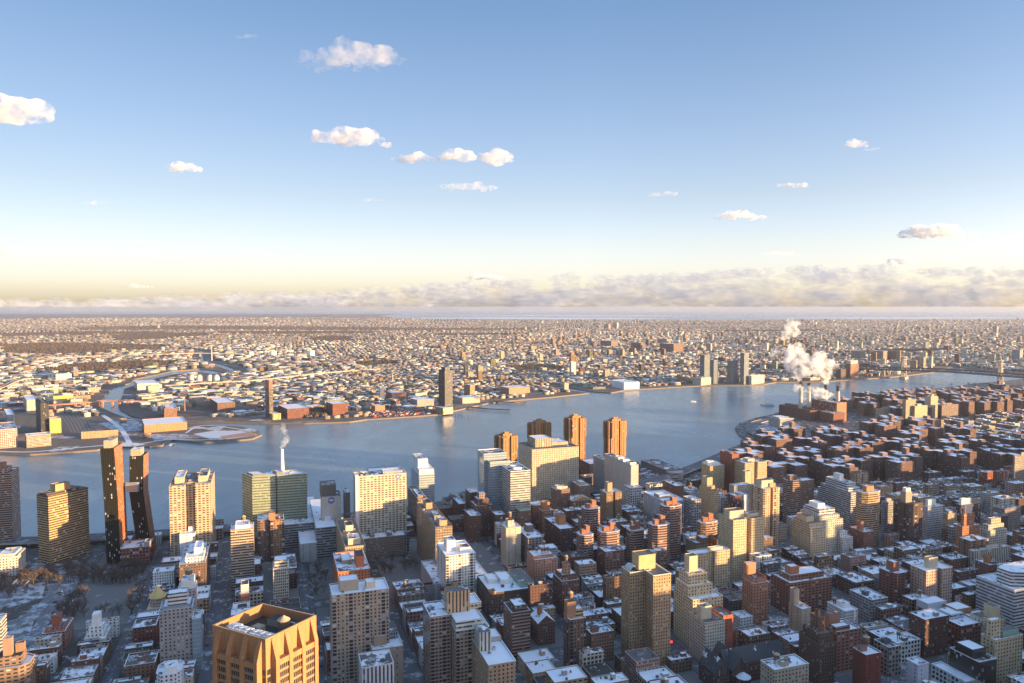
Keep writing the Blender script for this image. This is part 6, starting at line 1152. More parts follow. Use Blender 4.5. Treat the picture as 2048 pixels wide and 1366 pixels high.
def gen_city():
    seeds = np.stack([nr.uniform(-9000, 9500, 90), nr.uniform(1500, 20000, 90)], 1); angs = nr.uniform(0, math.pi / 2, 90)
    sfill = nr.uniform(.62, 1.0, 90); seeds[0] = (300, 3300); angs[0] = .35; seeds[1] = (-900, 3000); angs[1] = -.25; seeds[2] = (1700, 4300); angs[2] = .9
    out = []
    for lo, hi, bw, bd, lw, fill in ((1600, 4600, 52, 170, 8.2, .9), (4600, 8200, 64, 200, 13, .85), (8200, 13500, 95, 260, 30, .75), (13500, 21000, 150, 330, 60, .6)):
        for si in range(90):
            a_ = angs[si]; r_ = 2600 if hi < 9000 else 4200; sx_, sy_ = seeds[si]
            if sy_ < lo - r_ or sy_ > hi + r_: continue
            u = np.arange(-r_, r_, bw); v = np.arange(-r_, r_, lw); U, V_ = np.meshgrid(u, v); U = U.ravel(); V_ = V_.ravel()
            keep = (np.mod(V_ + 5000, bd) > 22); U, V_ = U[keep], V_[keep]
            for off in (-bw * .27, bw * .27):
                u2 = U + off + nr.uniform(-1.5, 1.5, len(U)); v2 = V_ + nr.uniform(-1, 1, len(U)); x = sx_ + u2 * math.cos(a_) - v2 * math.sin(a_); y = sy_ + u2 * math.sin(a_) + v2 * math.cos(a_)
                k = (y > lo) & (y < hi) & (np.abs(x) < y * .74 + 60) & (nr.uniform(0, 1, len(x)) < fill * sfill[si]); x, y = x[k], y[k]
                if not len(x): continue
                dd = ((x[:, None] - seeds[None, :, 0]) ** 2 + (y[:, None] - seeds[None, :, 1]) ** 2).argmin(1) == si; x, y = x[dd], y[dd]
                n = len(x)
                if not n: continue
                out.append((x, y, np.full(n, bw * .34) * nr.uniform(.75, 1.1, n), np.full(n, lw * .96), np.full(n, a_), np.full(n, lo), np.full(n, si)))
    return [np.concatenate(z) for z in zip(*out)]
X, Y, W2, D2, A3, LO, SI = gen_city(); SI = SI.astype(int)
k = in_poly_np(X, Y, Q1P) | in_poly_np(X, Y, Q2P)
for s_ in (Q1P, Q2P):      # keep clear of the quay edge
    for dx, dy in ((0, -34), (40, 0), (-40, 0), (0, 44), (60, -26), (-60, -26), (0, -60)):
        k &= ~(((in_poly_np(X, Y, s_)) & ~in_poly_np(X + dx, Y + dy, s_)))
for wp in WOODS + [RAIL]: k &= ~in_poly_np(X, Y, wp)
for o, x, y, r_ in OB:
    if y > 1500: k &= ((X - x) ** 2 + (Y - y) ** 2) > (r_ * .75 + 12) ** 2
PXs = PW / 2 + F * X / Y; PYs = HZ + EYE * F / Y
point = (PXs < 525) & (PYs > 835) & (PYs < 935)
k &= ~(point & (nr.uniform(0, 1, len(X)) < .88)); k &= ~((PXs > 340) & (PXs < 530) & (PYs > 838) & (PYs < 900)); k &= ~((PXs > 110) & (PXs < 240) & (PYs > 838) & (PYs < 900))
k &= ~((PXs > 735) & (PXs < 880) & (PYs > 820))       # scrap yard
k &= ~((PXs > 380) & (PXs < 440) & (PYs > 742) & (PYs < 766))
X, Y, W2, D2, A3, LO, PXs, PYs, SI = (q[k] for q in (X, Y, W2, D2, A3, LO, PXs, PYs, SI)); sbr, shh = nr.uniform(.72, 1.2, 90), nr.uniform(.8, 1.25, 90); n = len(X)
ind = (nr.uniform(0, 1, n) < np.where((PXs < 640) & (PYs > 690) & (PYs < 815), .30, .05)) & (LO < 8000)    # works and depots: wide and low
W2 = np.where(ind, nr.uniform(24, 58, n), W2); D2 = np.where(ind, nr.uniform(20, 44, n), D2)
sm = nr.uniform(0, 1, n); H2 = np.where(ind, nr.uniform(7, 14, n), 6.5 + 8 * nr.beta(2, 3, n)) + np.where(sm > .965, nr.uniform(4, 16, n), 0) + np.where((sm > .995) & (PXs > 900), nr.uniform(10, 32, n), 0)
big = (sm > .965) & ~ind; W2 = np.where(big & (LO < 8000), W2 * nr.uniform(1, 1.5, n), W2); D2 = np.where(big & (LO < 8000), nr.uniform(16, 40, n), D2)
wi = nr.choice(10, n, p=[.15, .19, .15, .13, .11, .08, .05, .06, .05, .03]); WPm = .92; wi = np.where(ind & (nr.uniform(0, 1, n) < .45), nr.choice([5, 6, 9, 4], n), wi)
H2 = H2 * shh[SI]; WC = WP[wi] * nr.uniform(.8, 1.15, (n, 1)).astype(np.float32) * (WPm * sbr[SI])[:, None].astype(np.float32); WC = (WC * .8 + WC.mean(1, keepdims=True) * .2) * np.array([.96, 1.03, .94], np.float32); ri = nr.choice(6, n, p=[.22, .15, .20, .18, .12, .13]); RC = RP[ri] * nr.uniform(.9, 1.05, (n, 1)).astype(np.float32)
# one that overlaps a wide works building goes
cell = {}
for i in np.nonzero(ind)[0]: cell.setdefault((int(X[i] // 90), int(Y[i] // 90)), []).append(i)
drop = np.zeros(n, bool)
for i in range(n):
    if LO[i] > 8000: continue
    cxk, cyk = int(X[i] // 90), int(Y[i] // 90)
    for a_ in (-1, 0, 1):
        for b_ in (-1, 0, 1):
            for j in cell.get((cxk + a_, cyk + b_), ()):
                if j != i and not drop[j] and abs(X[i] - X[j]) < (W2[j] + W2[i]) * .5 + 2 and abs(Y[i] - Y[j]) < (D2[j] + D2[i]) * .5 + 2 and (not ind[i] or j < i): drop[i] = True
X, Y, W2, D2, A3, H2, WC, RC, ind, wi, ri, PXs, PYs = (q[~drop] for q in (X, Y, W2, D2, A3, H2, WC, RC, ind, wi, ri, PXs, PYs))
size = np.sqrt(W2 * D2) * H2 / Y ** 2 * (np.abs(PXs - 1024) < 1040); order = np.argsort(-size); single = np.zeros(len(X), bool); single[order[:280]] = True
print('far city', len(X))
o = boxes_mesh('distant_city', X[~single], Y[~single], 0, W2[~single], D2[~single], H2[~single], A3[~single], WC[~single], RC[~single]); tag(o, 'endless low houses and works stretching across the far side of the river', 'city', kind='stuff')
CN = ('dark brick', 'brown brick', 'orange brown', 'tan', 'sandy', 'pale', 'white', 'grey', 'rust red', 'cream'); RN = ('snow white', 'snowy', 'grey', 'dark', 'black', 'brown')
def single_box(name, x, y, w_, d_, h, a_, wc, roofi, heads, cat, grp_):
    root = empty(name, (x, y, 0)); u_, v_ = Vector((math.cos(a_), math.sin(a_))), Vector((-math.sin(a_), math.cos(a_))); o_ = Vector((x, y)) - u_ * w_ / 2 - v_ * d_ / 2
    poly = rect(o_, u_, v_, 0, w_, 0, d_); pin = inset(poly, .4); wm = facade('row' if w_ < 28 else 'ribbon' if h < 12 else 'dense', tuple(round(float(q), 1) * 1.0 if False else round(float(q) * 12) / 12 for q in wc))
    m = MB(); m.walls(poly, -1, h, 0); m.ring(poly, pin, h, 1); m.walls(pin[::-1], h - .6, h, 0); mesh_part(root, 'wall', m, [wm, SNOW if roofi < 2 else COPE])
    m = MB(); m.cap(pin, h - .6); mesh_part(root, 'roof', m, [ROOF[(0, 0, 1, 2, 3, 2)[roofi]]])
    if w_ * d_ > 150: p = o_ + u_ * w_ * rng.uniform(.2, .7) + v_ * d_ * rng.uniform(.2, .7); s_ = rng.uniform(2.5, 5); unit(rng.choice(('air_unit', 'skylight', 'air_unit')), root, (p.x, p.y, h - .6), (s_, s_ * 1.3, rng.uniform(1.6, 3)), a_)
    q = proj((x, y, h)); autolabel(root, heads, q[0], q[1], cat, grp_)
for i in np.nonzero(single)[0]:
    kd = ('warehouse', 'warehouse', 'warehouses across the river') if ind[i] else ('town_house', 'town house', 'town houses across the river') if H2[i] < 13 else ('tenement', 'tenement', 'tenements across the river')
    hd = CN[wi[i]] + ' ' + kd[1] + ' across the river'
    single_box(kd[0], X[i], Y[i], W2[i], D2[i], H2[i], A3[i], WC[i], ri[i], [hd, CN[wi[i]] + ' ' + kd[1] + ' with a ' + RN[ri[i]] + ' roof across the river'], kd[1], kd[2])
EV.sort(); ev1, ev2 = EV[:150], EV[150:]
for (y, x, h, (cn, ck), w_, d_) in ev1:
    single_box('village_house', x, y, w_ * 2, d_ * 1.7, h, -R(G), C[ck], rng.choice((0, 0, 1, 2, 3)), [cn + ' village house', cn + ' village house beyond the estate'], 'house', 'village houses beyond the estate')
if ev2:
    q = np.array([(e[1], e[0], e[2], e[4] * 2, e[5] * 1.7) for e in ev2]); nn_ = len(q); o = boxes_mesh('village_roofs', q[:, 0], q[:, 1], 0, q[:, 3], q[:, 4], q[:, 2], np.full(nn_, -R(G)), WP[nr.choice(10, nn_)], RP[nr.choice(6, nn_, p=[.4, .2, .15, .1, .1, .05])]); tag(o, 'mass of low snowy roofs farther back beyond the estate', 'houses', kind='stuff')
# ------------------------------------------------------------------ woods, scrap yard
def woodmat():
    m, t, b = newmat('bare_wood'); p = pos(t); t.put(b.inputs['Base Color'], t.mix(t.noise(p, .02, 4), (.075, .055, .045, 1), (.17, .13, .095, 1))); b.inputs['Roughness'].default_value = .95; return m
WOODM = woodmat()
for wi_, wp in enumerate(WOODS):
    P = np.array(wp); lo, hi = P.min(0), P.max(0); ar = (hi[0] - lo[0]) * (hi[1] - lo[1]); N = int(min(9000, max(300, ar / 160))); x = nr.uniform(lo[0], hi[0], N); y = nr.uniform(lo[1], hi[1], N); k = in_poly_np(x, y, wp); x, y = x[k], y[k]; m = MB()
    far_ = y.mean() > 6000
    for i in range(len(x)):
        r_ = nr.uniform(4, 8) * (2.6 if far_ else 1); h = nr.uniform(8, 14); z = nr.uniform(0, 2)
        for j in range(5): a0, a1 = j * 1.2566, (j + 1) * 1.2566; m.face([(x[i] + r_ * math.cos(a0), y[i] + r_ * math.sin(a0), z), (x[i] + r_ * math.cos(a1), y[i] + r_ * math.sin(a1), z), (x[i] + nr.uniform(-2, 2), y[i], h)])
    if m.v: tag(m.build('woods', [WOODM]), 'brown bare woods among the far houses', 'woods', kind='stuff')
SP = wood_poly([(738, 836), (742, 826), (800, 818), (868, 818), (876, 826), (830, 831)]); m1 = MB(); P = np.array(SP); lo, hi = P.min(0), P.max(0)
for i in range(500):
    x, y = nr.uniform(lo[0], hi[0]), nr.uniform(lo[1], hi[1])
    if not in_poly(x, y, SP): continue
    s_ = nr.uniform(2, 7); a_ = nr.uniform(0, 3); u_, v_ = Vector((math.cos(a_), math.sin(a_))), Vector((-math.sin(a_), math.cos(a_))); m1.prism(rect(Vector((x, y)), u_, v_, 0, s_ * 1.6, 0, s_ * .6), 0, nr.uniform(1.5, 4), int(nr.choice((0, 0, 1, 2))))
tag(m1.build('scrap_yard', [flat('scrap_red', (.38, .09, .06), .7, .2), flat('scrap_white', (.6, .6, .6), .7, .2), flat('scrap_dark', (.12, .1, .1), .7, .2)]), 'cluttered yard of red and white containers on the far quay', 'scrap yard', kind='stuff')
# ------------------------------------------------------------------ bare trees
BARK = flat('bark', (.10, .075, .06), .95, .3, 1.0); TWIG = flat('twigs', (.135, .10, .08), .95, .3, .6)
def tree_mesh(seed):
    r_ = random.Random(seed); tr = MB(); cr = MB(); H0 = r_.uniform(2.5, 4)
    tr.cone((0, 0), .32, 0, H0, 7, 0, .22); tips = []
    for i in range(6):
        a_ = i * 1.05 + r_.uniform(-.3, .3); L = r_.uniform(3, 5); q = (math.cos(a_) * L * .6, math.sin(a_) * L * .6, H0 + L * r_.uniform(.6, 1)); tr.bar((0, 0, H0 - .3), q, .24); tips.append(q)
    for q in tips:
        for k in range(5):
            d = Vector((r_.uniform(-1, 1), r_.uniform(-1, 1), r_.uniform(.1, 1.2))).normalized(); e = Vector(q) + d * r_.uniform(1.4, 3.0); cr.bar(q, e, .16)
            for j in range(5):
                d2 = (d + Vector((r_.uniform(-1, 1), r_.uniform(-1, 1), r_.uniform(-.3, .9))) * .9).normalized(); s_ = Vector(q).lerp(e, r_.uniform(.3, 1)); t_ = s_ + d2 * r_.uniform(.8, 1.9); n_ = d2.cross(Vector((r_.uniform(-1, 1), r_.uniform(-1, 1), .3))).normalized() * .15; cr.face([s_ - n_, s_ + n_, t_])
    return tr.build('trunk', [BARK]), cr.build('crown', [TWIG])
TM = [tree_mesh(i) for i in range(5)]; tused = set(); NTREE = 0
def tree(p, s_, label, group):
    global NTREE
    i = rng.randrange(5); root = empty('bare_tree', (p[0], p[1], 0)); root.scale = (s_, s_, s_ * rng.uniform(.9, 1.2)); root.rotation_euler = (0, 0, rng.uniform(0, 6.28)); tag(root, label, 'tree', group)
    for o in TM[i]:
        c_ = o if i not in tused else o.copy()
        if c_ is not o: col.objects.link(c_)
        c_.parent = root; c_.location = (0, 0, 0)
    tused.add(i); NTREE += 1
def tfree(x, y):
    return not any((o[1] - x) ** 2 + (o[2] - y) ** 2 < (o[3] + 4) ** 2 and in_poly(x, y, o[0]) for o in OB)
def scatter(pts, n, label, group, s0=.9, s1=1.4):
    P = [tuple(at(*q)[:2]) for q in pts]; A_ = np.array(P); lo, hi = A_.min(0), A_.max(0); c = 0; tries = 0
    while c < n and tries < n * 30:
        tries += 1; x, y = rng.uniform(lo[0], hi[0]), rng.uniform(lo[1], hi[1])
        if in_poly(x, y, P) and tfree(x, y): tree((x, y), rng.uniform(s0, s1), label, group); c += 1
scatter([(75, 1150), (290, 1130), (285, 1168), (200, 1172), (60, 1172)], 84, 'bare brown tree in the grove at the foot of the gold lit slab', 'trees in the grove below the gold lit slab', 1.0, 1.5)
scatter([(0, 1160), (60, 1152), (60, 1190), (0, 1200)], 24, 'bare tree at the far left by the tunnel ramps', 'trees by the tunnel ramps')
scatter([(110, 1232), (160, 1190), (172, 1190), (150, 1245)], 24, 'bare tree in the row between the ramp road and the snowy court', 'trees between ramp and snowy court')
scatter([(160, 1224), (245, 1224), (242, 1234), (156, 1236)], 8, 'bare tree along the near fence of the snowy court', 'trees along the near fence')
scatter([(262, 1190), (288, 1172), (276, 1225), (250, 1240)], 12, 'bare tree lining the street right of the snowy court', 'trees right of the snowy court')
scatter([(612, 1135), (655, 1135), (658, 1180), (628, 1200)], 16, 'bare tree in the garden beside the straight snowy street', 'trees in the street garden', .8, 1.2)
scatter([(735, 1125), (830, 1122), (850, 1150), (745, 1150)], 16, 'bare tree on the lawn between the two grid slabs', 'trees between the grid slabs')
scatter([(868, 1004), (945, 994), (948, 1003), (872, 1016)], 18, 'bare tree on the bank beside the river drive', 'trees on the river bank')
scatter([(820, 1240), (872, 1240), (872, 1300), (835, 1310)], 12, 'bare tree in the back gardens left of the striped core tower', 'trees in the back gardens')
scatter([(1730, 905), (1800, 890), (1820, 905), (1760, 930)], 14, 'bare tree in the oval green of the estate', 'trees in the estate green', 1.1, 1.5)
scatter([(1560, 900), (2040, 880), (2040, 960), (1560, 980)], 40, 'bare tree in a court between the dark estate blocks', 'trees in the estate courts', 1.0, 1.4)
scatter([(1700, 796), (1830, 782), (1960, 768), (1960, 776), (1840, 792), (1720, 806)], 22, 'bare tree in the riverside park beyond the power station', 'trees in the riverside park', 1.2, 1.8)
print('trees', NTREE)
# ------------------------------------------------------------------ cars
def car_mesh():
    out = []
    for nm, cc in (('dark', (.04, .04, .045)), ('silver', (.42, .43, .45)), ('white', (.66, .66, .66)), ('red', (.35, .05, .04)), ('yellow', (.6, .36, .04))):
        m = MB(); u_, v_ = Vector((1, 0)), Vector((0, 1)); o = Vector((0, 0))
        m.prism(rect(o, u_, v_, -2.2, 2.2, -.9, .9), .35, .9, 0, 0, True)
        a_, b_ = rect(o, u_, v_, -1.7, 1.2, -.85, .85), rect(o, u_, v_, -1.2, .6, -.7, .7); m.walls(a_, .9, 1.45, 1, b_); m.cap(b_, 1.45, 0)
        b1 = m.build('car_body', [flat('car_paint_' + nm, cc, .35, .03), flat('car_glass', (.03, .03, .035), .1, .1)])
        m = MB()
        for x in (-1.4, 1.4):
            for y in (-.92, .92):
                P = [(x + .33 * math.cos(k * .785), .33 + .33 * math.sin(k * .785)) for k in range(8)]; m.face([(p[0], y, p[1]) for p in P] if y < 0 else [(p[0], y, p[1]) for p in P][::-1])
        out.append((nm, b1))
    return out
CM = car_mesh(); cused = set()
def car(x, y, ang, where, z=.12):
    i = rng.choices(range(5), (30, 22, 20, 8, 12))[0]; nm, o = CM[i]; c_ = o if i not in cused else o.copy()
    if c_ is not o: col.objects.link(c_)
    cused.add(i); c_.name = 'parked_car' if 'parked' in where else 'car'; c_.location = (x, y, z); c_.rotation_euler = (0, 0, ang); tag(c_, ('taxi yellow' if nm == 'yellow' else nm) + ' car ' + where, 'car', 'cars ' + where)
ae1, ae2 = math.atan2(E1.y, E1.x), math.atan2(E2.y, E2.x)
for (tt, s0, s1, nn, where) in ((-51, 560, 950, 34, 'on the broad street beside the narrow banded tower'), (35, 640, 930, 30, 'on the straight snowy street right of the pale terraced block'), (-134, 620, 940, 22, 'on the street right of the snowy court'), (277, 600, 1000, 14, 'on the street below the old hospital wards')):
    for k in range(nn):
        s_ = rng.uniform(s0, s1); wd = 22 if tt == -51 else 12.5; off = rng.choice((-.38, -.12, .12, .38, -.38, .38)) * wd; p = st(s_, tt + off); car(p.x, p.y, ae1 + (0 if off > 0 else math.pi), where)
for (ss, t0, t1, nn, where) in ((784, -130, 120, 10, 'on the avenue crossing the broad street'), (963, -200, 40, 12, 'on the far avenue by the grove'), (784, 560, 900, 12, 'on the avenue among the right hand blocks'), (598, 380, 700, 16, 'on the avenue by the tall tan L tower')):
    for k in range(nn): p = st(ss + rng.choice((-8.5, -4.5, 0, 4.5, 8.5)), rng.uniform(t0, t1)); car(p.x, p.y, ae2, where, .16)
for k in range(16):
    f = rng.uniform(0, 1); a_, b_ = at(84 + 30 * f, 1285 - 90 * f), at(110 + 32 * f, 1228 - 60 * f); p = a_.lerp(b_, .4); car(p.x + rng.uniform(-4, 4), p.y, 1.1, 'on the curved ramp to the tunnel', .25)
for k in range(34):
    i = rng.randrange(12, len(fdr) - 14); a_, b_ = fdr[i], fdr[i + 1]; d = (b_ - a_).normalized(); n_ = Vector((-d.y, d.x)); p = a_.lerp(b_, rng.random()) + n_ * rng.choice((-9, -5.5, 5.5, 9)); f = i / (len(fdr) - 1)
    car(p.x, p.y, math.atan2(d.y, d.x), 'on the raised river drive', (7.6 if f < .72 else 7.6 - min(1, (f - .72) / .1) * 6.5))
# ------------------------------------------------------------------ clouds and steam
from mathutils import noise as mn
def cloudmat(name, colr, lo, hi, mx, nscale, transl=.35, dens=0.0):
    m = bpy.data.materials.new(name); m.use_nodes = True; nt = m.node_tree; nt.nodes.remove(nt.nodes['Principled BSDF']); t = NT(nt)
    d = t.n('ShaderNodeBsdfDiffuse'); d.inputs[0].default_value = (*colr, 1); tl = t.n('ShaderNodeBsdfTranslucent'); tl.inputs[0].default_value = (*colr, 1)
    ms = t.n('ShaderNodeMixShader'); ms.inputs[0].default_value = transl; nt.links.new(d.outputs[0], ms.inputs[1]); nt.links.new(tl.outputs[0], ms.inputs[2])
    lw = t.n('ShaderNodeLayerWeight'); lw.inputs[0].default_value = .5; nz = t.noise(t.n('ShaderNodeTexCoord').outputs['Object'], nscale, 4, .6)
    f = t.math('ADD', t.math('SUBTRACT', 1.0, lw.outputs['Facing']), t.math('MULTIPLY', t.math('SUBTRACT', nz, .5), .9)); a_ = t.math('MULTIPLY', t.ramp(f, lo, hi), mx)
    tp = t.n('ShaderNodeBsdfTransparent'); m2 = t.n('ShaderNodeMixShader'); t.put(m2.inputs[0], a_); nt.links.new(tp.outputs[0], m2.inputs[1]); nt.links.new(ms.outputs[0], m2.inputs[2]); nt.links.new(m2.outputs[0], nt.nodes['Material Output'].inputs[0])
    if dens:
        v = t.n('ShaderNodeVolumeScatter'); v.inputs['Color'].default_value = (.995, .995, .995, 1); vn = t.noise(t.n('ShaderNodeTexCoord').outputs['Object'], nscale, 6, .62); t.put(v.inputs['Density'], t.math('MULTIPLY', t.ramp(vn, .42, .70), dens)); v.inputs['Anisotropy'].default_value = .0; nt.links.new(v.outputs[0], nt.nodes['Material Output'].inputs['Volume'])
    return m
bm = bmesh.new(); bmesh.ops.create_icosphere(bm, subdivisions=3, radius=1); IV = [v.co.copy() for v in bm.verts]; IF = [tuple(v.index for v in f.verts) for f in bm.faces]; bm.free()
def puffs(name, centre, blobs, mat, amp=.28, freq=1.6, vox=None):
    vs_, fs_ = [], []; c0 = Vector(centre)
    for (p, rx, ry, rz) in blobs:
        n = len(vs_); off = Vector((rng.uniform(0, 99), rng.uniform(0, 99), rng.uniform(0, 99)))
        for v in IV:
            k = 1 + (amp * mn.fractal(v * freq + off, 1.0, 2.0, 4) if not vox else 0); vs_.append(((p[0] - c0.x) + v.x * rx * k, (p[1] - c0.y) + v.y * ry * k, (p[2] - c0.z) + v.z * rz * k))
        fs_ += [tuple(a_ + n for a_ in f) for f in IF]
    me = bpy.data.meshes.new(name); me.from_pydata(vs_, [], fs_); me.update(); o = bpy.data.objects.new(name, me); col.objects.link(o); o.location = c0
    if vox:        # one closed skin round all the puffs, then billowed
        md = o.modifiers.new('skin', 'REMESH'); md.mode = 'VOXEL'; md.voxel_size = vox; dg = bpy.context.evaluated_depsgraph_get(); m2 = bpy.data.meshes.new_from_object(o.evaluated_get(dg)); o.modifiers.clear(); o.data = m2; m2.name = name; me = m2
        off = Vector((rng.uniform(0, 99), rng.uniform(0, 99), rng.uniform(0, 99))); L = vox * 9
        nrm = [v.normal.copy() for v in me.vertices]
        for v, n_ in zip(me.vertices, nrm): v.co += n_ * (vox * amp * (6.5 if amp < .53 else 3.6) * mn.fractal(v.co / L + off, .7, 2.1, 4))
    me.materials.clear(); me.materials.append(mat); me.polygons.foreach_set('use_smooth', [True] * len(me.polygons)); me.update(); return o
CL = cloudmat('cloud', (.9, .9, .9), .5, 1.3, .05, .009, .5, .019); CLF = cloudmat('cloud_thin', (.9, .9, .9), .5, 1.3, .02, .009, .5, .007); BANK = cloudmat('cloud_bank', (.54, .65, .86), .08, 1.05, .15, .00025, .35)  # the bank's blue is distance haze painted into its colour
CLOUDS = [(715, 107, 190, 46, 2, 'large soft white cloud highest in the sky'), (25, 210, 125, 62, 1, 'bright cloud cut by the left edge of the sky'), (697, 270, 135, 38, 1, 'bright white cloud with a grey left end, below the highest cloud'), (830, 312, 70, 22, 1, 'greyer left cloud in the row of three'), (912, 309, 76, 25, 1, 'middle cloud in the row of three'), (992, 310, 56, 30, 1, 'bright right cloud in the row of three'),
          (368, 331, 66, 24, 1, 'small lone cloud in the left half of the sky'), (928, 370, 116, 20, 2, 'thin sloping cloud below the row of three'), (743, 398, 34, 9, 2, 'tiny faint cloud left of the thin sloping cloud'), (1711, 283, 38, 20, 1, 'small bright tilted cloud high on the right'), (1581, 369, 58, 12, 1, 'thin white cloud sliver in the right half'), (1482, 428, 92, 20, 1, 'white flat bottomed cloud right of centre'),
          (1868, 459, 128, 30, 1, 'plump white cloud with a grey left side on the right'), (1327, 387, 56, 10, 2, 'faint thin cloud near the middle of the sky'), (190, 405, 42, 8, 2, 'very faint cloud wisp at far left'), (283, 481, 40, 9, 2, 'faint low wisp in the left half'), (5, 504, 40, 16, 2, 'faint low cloud at the left edge'), (607, 536, 56, 6, 2, 'thin grey cloud line low left of centre'), (270, 571, 60, 9, 2, 'small flat cloud just above the left cloud bank'),
          (387, 512, 22, 6, 2, 'tiny low wisp left of the thin grey cloud line'), (1562, 505, 70, 12, 2, 'ragged pale cloud above the right cloud bank'), (1805, 520, 48, 18, 1, 'small grey cloud just above the right cloud bank'), (1905, 518, 58, 15, 2, 'pale small cloud right of the small grey cloud'), (970, 550, 66, 17, 1, 'small cumulus on top of the central cloud bank'), (1745, 297, 30, 8, 2, 'faint wisp beside the small bright tilted cloud'), (497, 72, 44, 10, 2, 'faint wisp high at the upper left'), (655, 130, 110, 20, 2, 'faint trailing wisp left of the highest cloud')]
for (x, y, w_, h, kd, lab) in CLOUDS:
    w_ *= 1.22; h *= 1.1
    yb = y + h / 2; k_ = (1650 - EYE) / ray(x, yb).z; k_ = min(k_, 38000); c = Vector((0, 0, EYE)) + ray(x, y) * k_; s_ = k_ / F; bl = []
    n = max(5, int(w_ / 9)); n = min(n, 16)
    for i in range(n):
        f = (i + .5) / n; dx = (f - .5) * w_ * .92; env = max(.25, math.sin(math.pi * f) ** .7) * rng.uniform(.65, 1.05); rr = h * .42 * env
        dz = -h * .42 + rr * rng.uniform(.75, 1.0); bl.append(((c.x + dx * s_, c.y + rng.uniform(-.3, .3) * w_ * s_ * .5, c.z + dz * s_), max(rr * rng.uniform(1.4, 2.2), w_ / n * 1.25) * s_, rr * 1.6 * s_, rr * s_))
    o = puffs('cloud', c, bl, CL if kd == 1 else CLF, .55, 1.3, max(h * s_ / 11, 3)); tag(o, lab, 'cloud')
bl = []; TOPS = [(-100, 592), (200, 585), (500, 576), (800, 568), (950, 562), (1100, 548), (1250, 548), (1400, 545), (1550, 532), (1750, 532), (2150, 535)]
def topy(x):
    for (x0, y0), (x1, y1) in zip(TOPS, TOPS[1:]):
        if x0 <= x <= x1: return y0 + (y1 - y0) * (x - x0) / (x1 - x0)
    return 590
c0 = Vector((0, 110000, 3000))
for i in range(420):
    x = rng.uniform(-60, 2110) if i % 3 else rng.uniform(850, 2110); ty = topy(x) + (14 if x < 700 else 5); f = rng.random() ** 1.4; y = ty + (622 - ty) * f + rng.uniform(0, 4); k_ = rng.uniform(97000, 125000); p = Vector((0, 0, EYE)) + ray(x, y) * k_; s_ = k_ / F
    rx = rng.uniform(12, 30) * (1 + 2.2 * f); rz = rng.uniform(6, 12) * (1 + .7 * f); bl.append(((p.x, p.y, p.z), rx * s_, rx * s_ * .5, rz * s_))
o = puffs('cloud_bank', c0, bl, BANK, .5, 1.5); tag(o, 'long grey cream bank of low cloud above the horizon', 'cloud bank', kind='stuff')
STEAM = cloudmat('steam', (.9, .9, .9), .4, 1.2, .07, .05, .5, .15); STEAMF = cloudmat('steam_thin', (.9, .9, .9), .4, 1.2, .03, .09, .5, .11)
def steam(lab, D, pts, mat=None, grp=None, amp=.5):
    bl = []
    for (x, y, r_) in pts:
        p = pt(x, y, D + rng.uniform(-6, 6)); rr = r_ * D / F; bl.append((p, rr, rr, rr))
        for k in range(9): q = rng.uniform(0, 6.28); bl.append((p + Vector((math.cos(q), rng.uniform(-.9, .5), math.sin(q))) * rr * rng.uniform(.6, .95), rr * rng.uniform(.25, .55), rr * .4, rr * rng.uniform(.25, .5)))
    o = puffs('steam_plume', bl[0][0], bl, mat or STEAM, amp, 2.1, min(q[2] for q in pts) * D / F / 5); tag(o, lab, 'steam', grp)
DS = at(1630, 838).y
steam('largest white steam column over the left chimneys of the power station', DS, [(1596, 752, 9), (1592, 742, 14), (1602, 735, 17), (1584, 726, 16), (1600, 718, 18), (1586, 708, 16), (1594, 697, 12), (1606, 742, 12)])
steam('thick white steam cloud leaning right over the third chimney', DS, [(1651, 760, 8), (1650, 750, 11), (1640, 740, 15), (1655, 734, 14), (1630, 730, 15), (1641, 718, 14), (1662, 726, 9), (1634, 744, 12)])
steam('detached steam puff floating highest above the power station', DS, [(1580, 652, 12), (1588, 662, 11), (1574, 664, 10), (1568, 674, 7), (1592, 648, 7)], STEAMF)
steam('small steam scrap left of the largest steam column', DS, [(1548, 706, 7), (1555, 702, 6), (1543, 711, 5)], STEAMF)
steam('low steam drifting between the power station chimneys', DS - 30, [(1592, 776, 8), (1606, 782, 7), (1622, 780, 9), (1634, 784, 10), (1645, 786, 10), (1655, 790, 8), (1607, 794, 7)], STEAMF)
D5 = at(520, 1075).y
steam('thin wisp of steam rising from the tall white chimney', D5, [(564, 893, 4.5), (567, 887, 6.5), (571, 880, 8), (573, 873, 7), (569, 865, 7), (566, 857, 5.5), (567, 850, 3.6)], STEAMF)
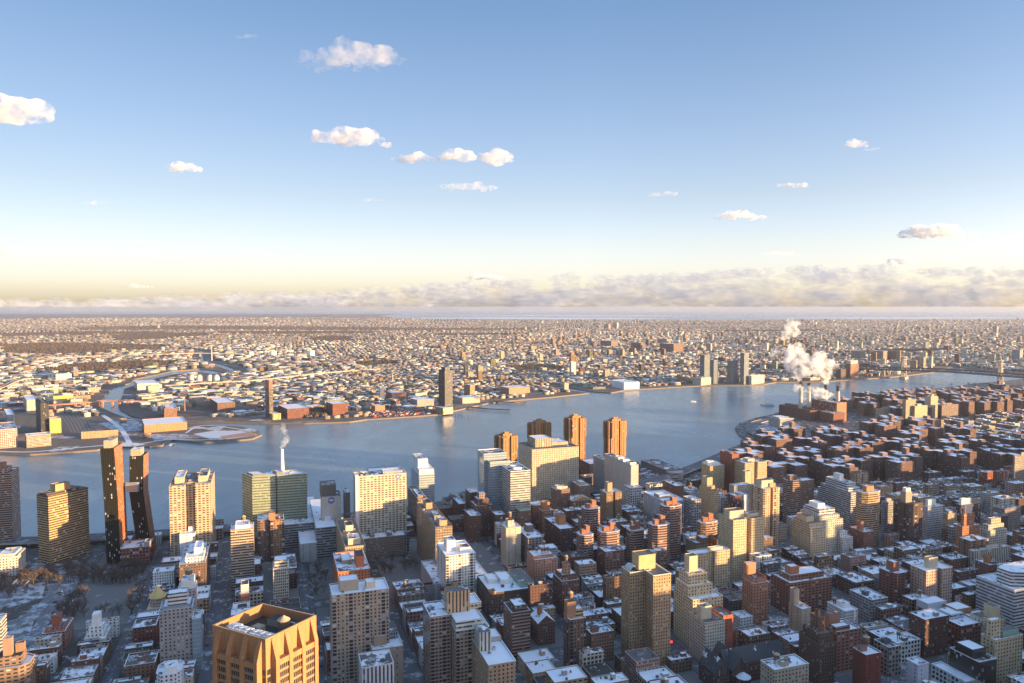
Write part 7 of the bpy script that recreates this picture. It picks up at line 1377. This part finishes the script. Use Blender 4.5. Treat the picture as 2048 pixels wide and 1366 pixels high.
steam('low steam blowing along the roof of the big pale hospital', at(730, 1090).y, [(716, 950, 4), (722, 944, 5), (732, 949, 5), (742, 951, 4), (718, 938, 3)], STEAMF)
steam('small steam wisp at the roof box of the tall tan L tower', at(1305, 1300).y, [(1310, 1106, 3), (1312, 1099, 4), (1307, 1092, 3.4), (1306, 1086, 2.6)], STEAMF)
# ------------------------------------------------------------------ red signs lit on the avenue
NEON = bpy.data.materials.new('neon_red'); NEON.use_nodes = True; nb = NEON.node_tree.nodes['Principled BSDF']; nb.inputs['Base Color'].default_value = (.5, .02, .02, 1); nb.inputs['Emission Color'].default_value = (1, .03, .04, 1); nb.inputs['Emission Strength'].default_value = 1.2
for x, y, w_, h, lab in ((1341, 1284, 9, 4.5, 'glowing red neon sign behind the tall tan L tower'), (1186, 1311, 7, 2, 'small glowing red sign on the brown block by the slim dark spine tower'), (852, 1168, 26, 4, 'dark red marquee band on the low retail block')):
    D = {1341: at(1341, 1300).y, 1186: at(1186, 1326).y - 1, 852: at(852, 1200).y}[x]; p = pt(x, y, D); m = MB(); s_ = D / F; a_ = Vector((p.x, p.y)) - E2 * w_ / 2 * s_
    m.prism(rect(a_, E2, E1, 0, w_ * s_, 0, .6), p.z - h / 2 * s_, p.z + h / 2 * s_, 0, 1, True); o = m.build('neon_sign' if x != 852 else 'marquee', [NEON if x != 852 else flat('marquee_red', (.20, .02, .025), .6, .1), DARK], None, p); tag(o, lab, 'sign')
# ------------------------------------------------------------------ the air between
hz = bpy.data.materials.new('haze'); hz.use_nodes = True; nt = hz.node_tree; nt.nodes.remove(nt.nodes['Principled BSDF']); pv = nt.nodes.new('ShaderNodeVolumePrincipled'); pv.inputs['Color'].default_value = (.54, .62, .78, 1); pv.inputs['Density'].default_value = HAZE_D; pv.inputs['Anisotropy'].default_value = .2; nt.links.new(pv.outputs[0], nt.nodes['Material Output'].inputs['Volume'])
m = MB(); m.prism([(-56000, -1500), (56000, -1500), (56000, 56000), (-56000, 56000)], WZ - 3, EYE + 6, 0, 0, True); tag(m.build('haze', [hz]), kind='stuff')
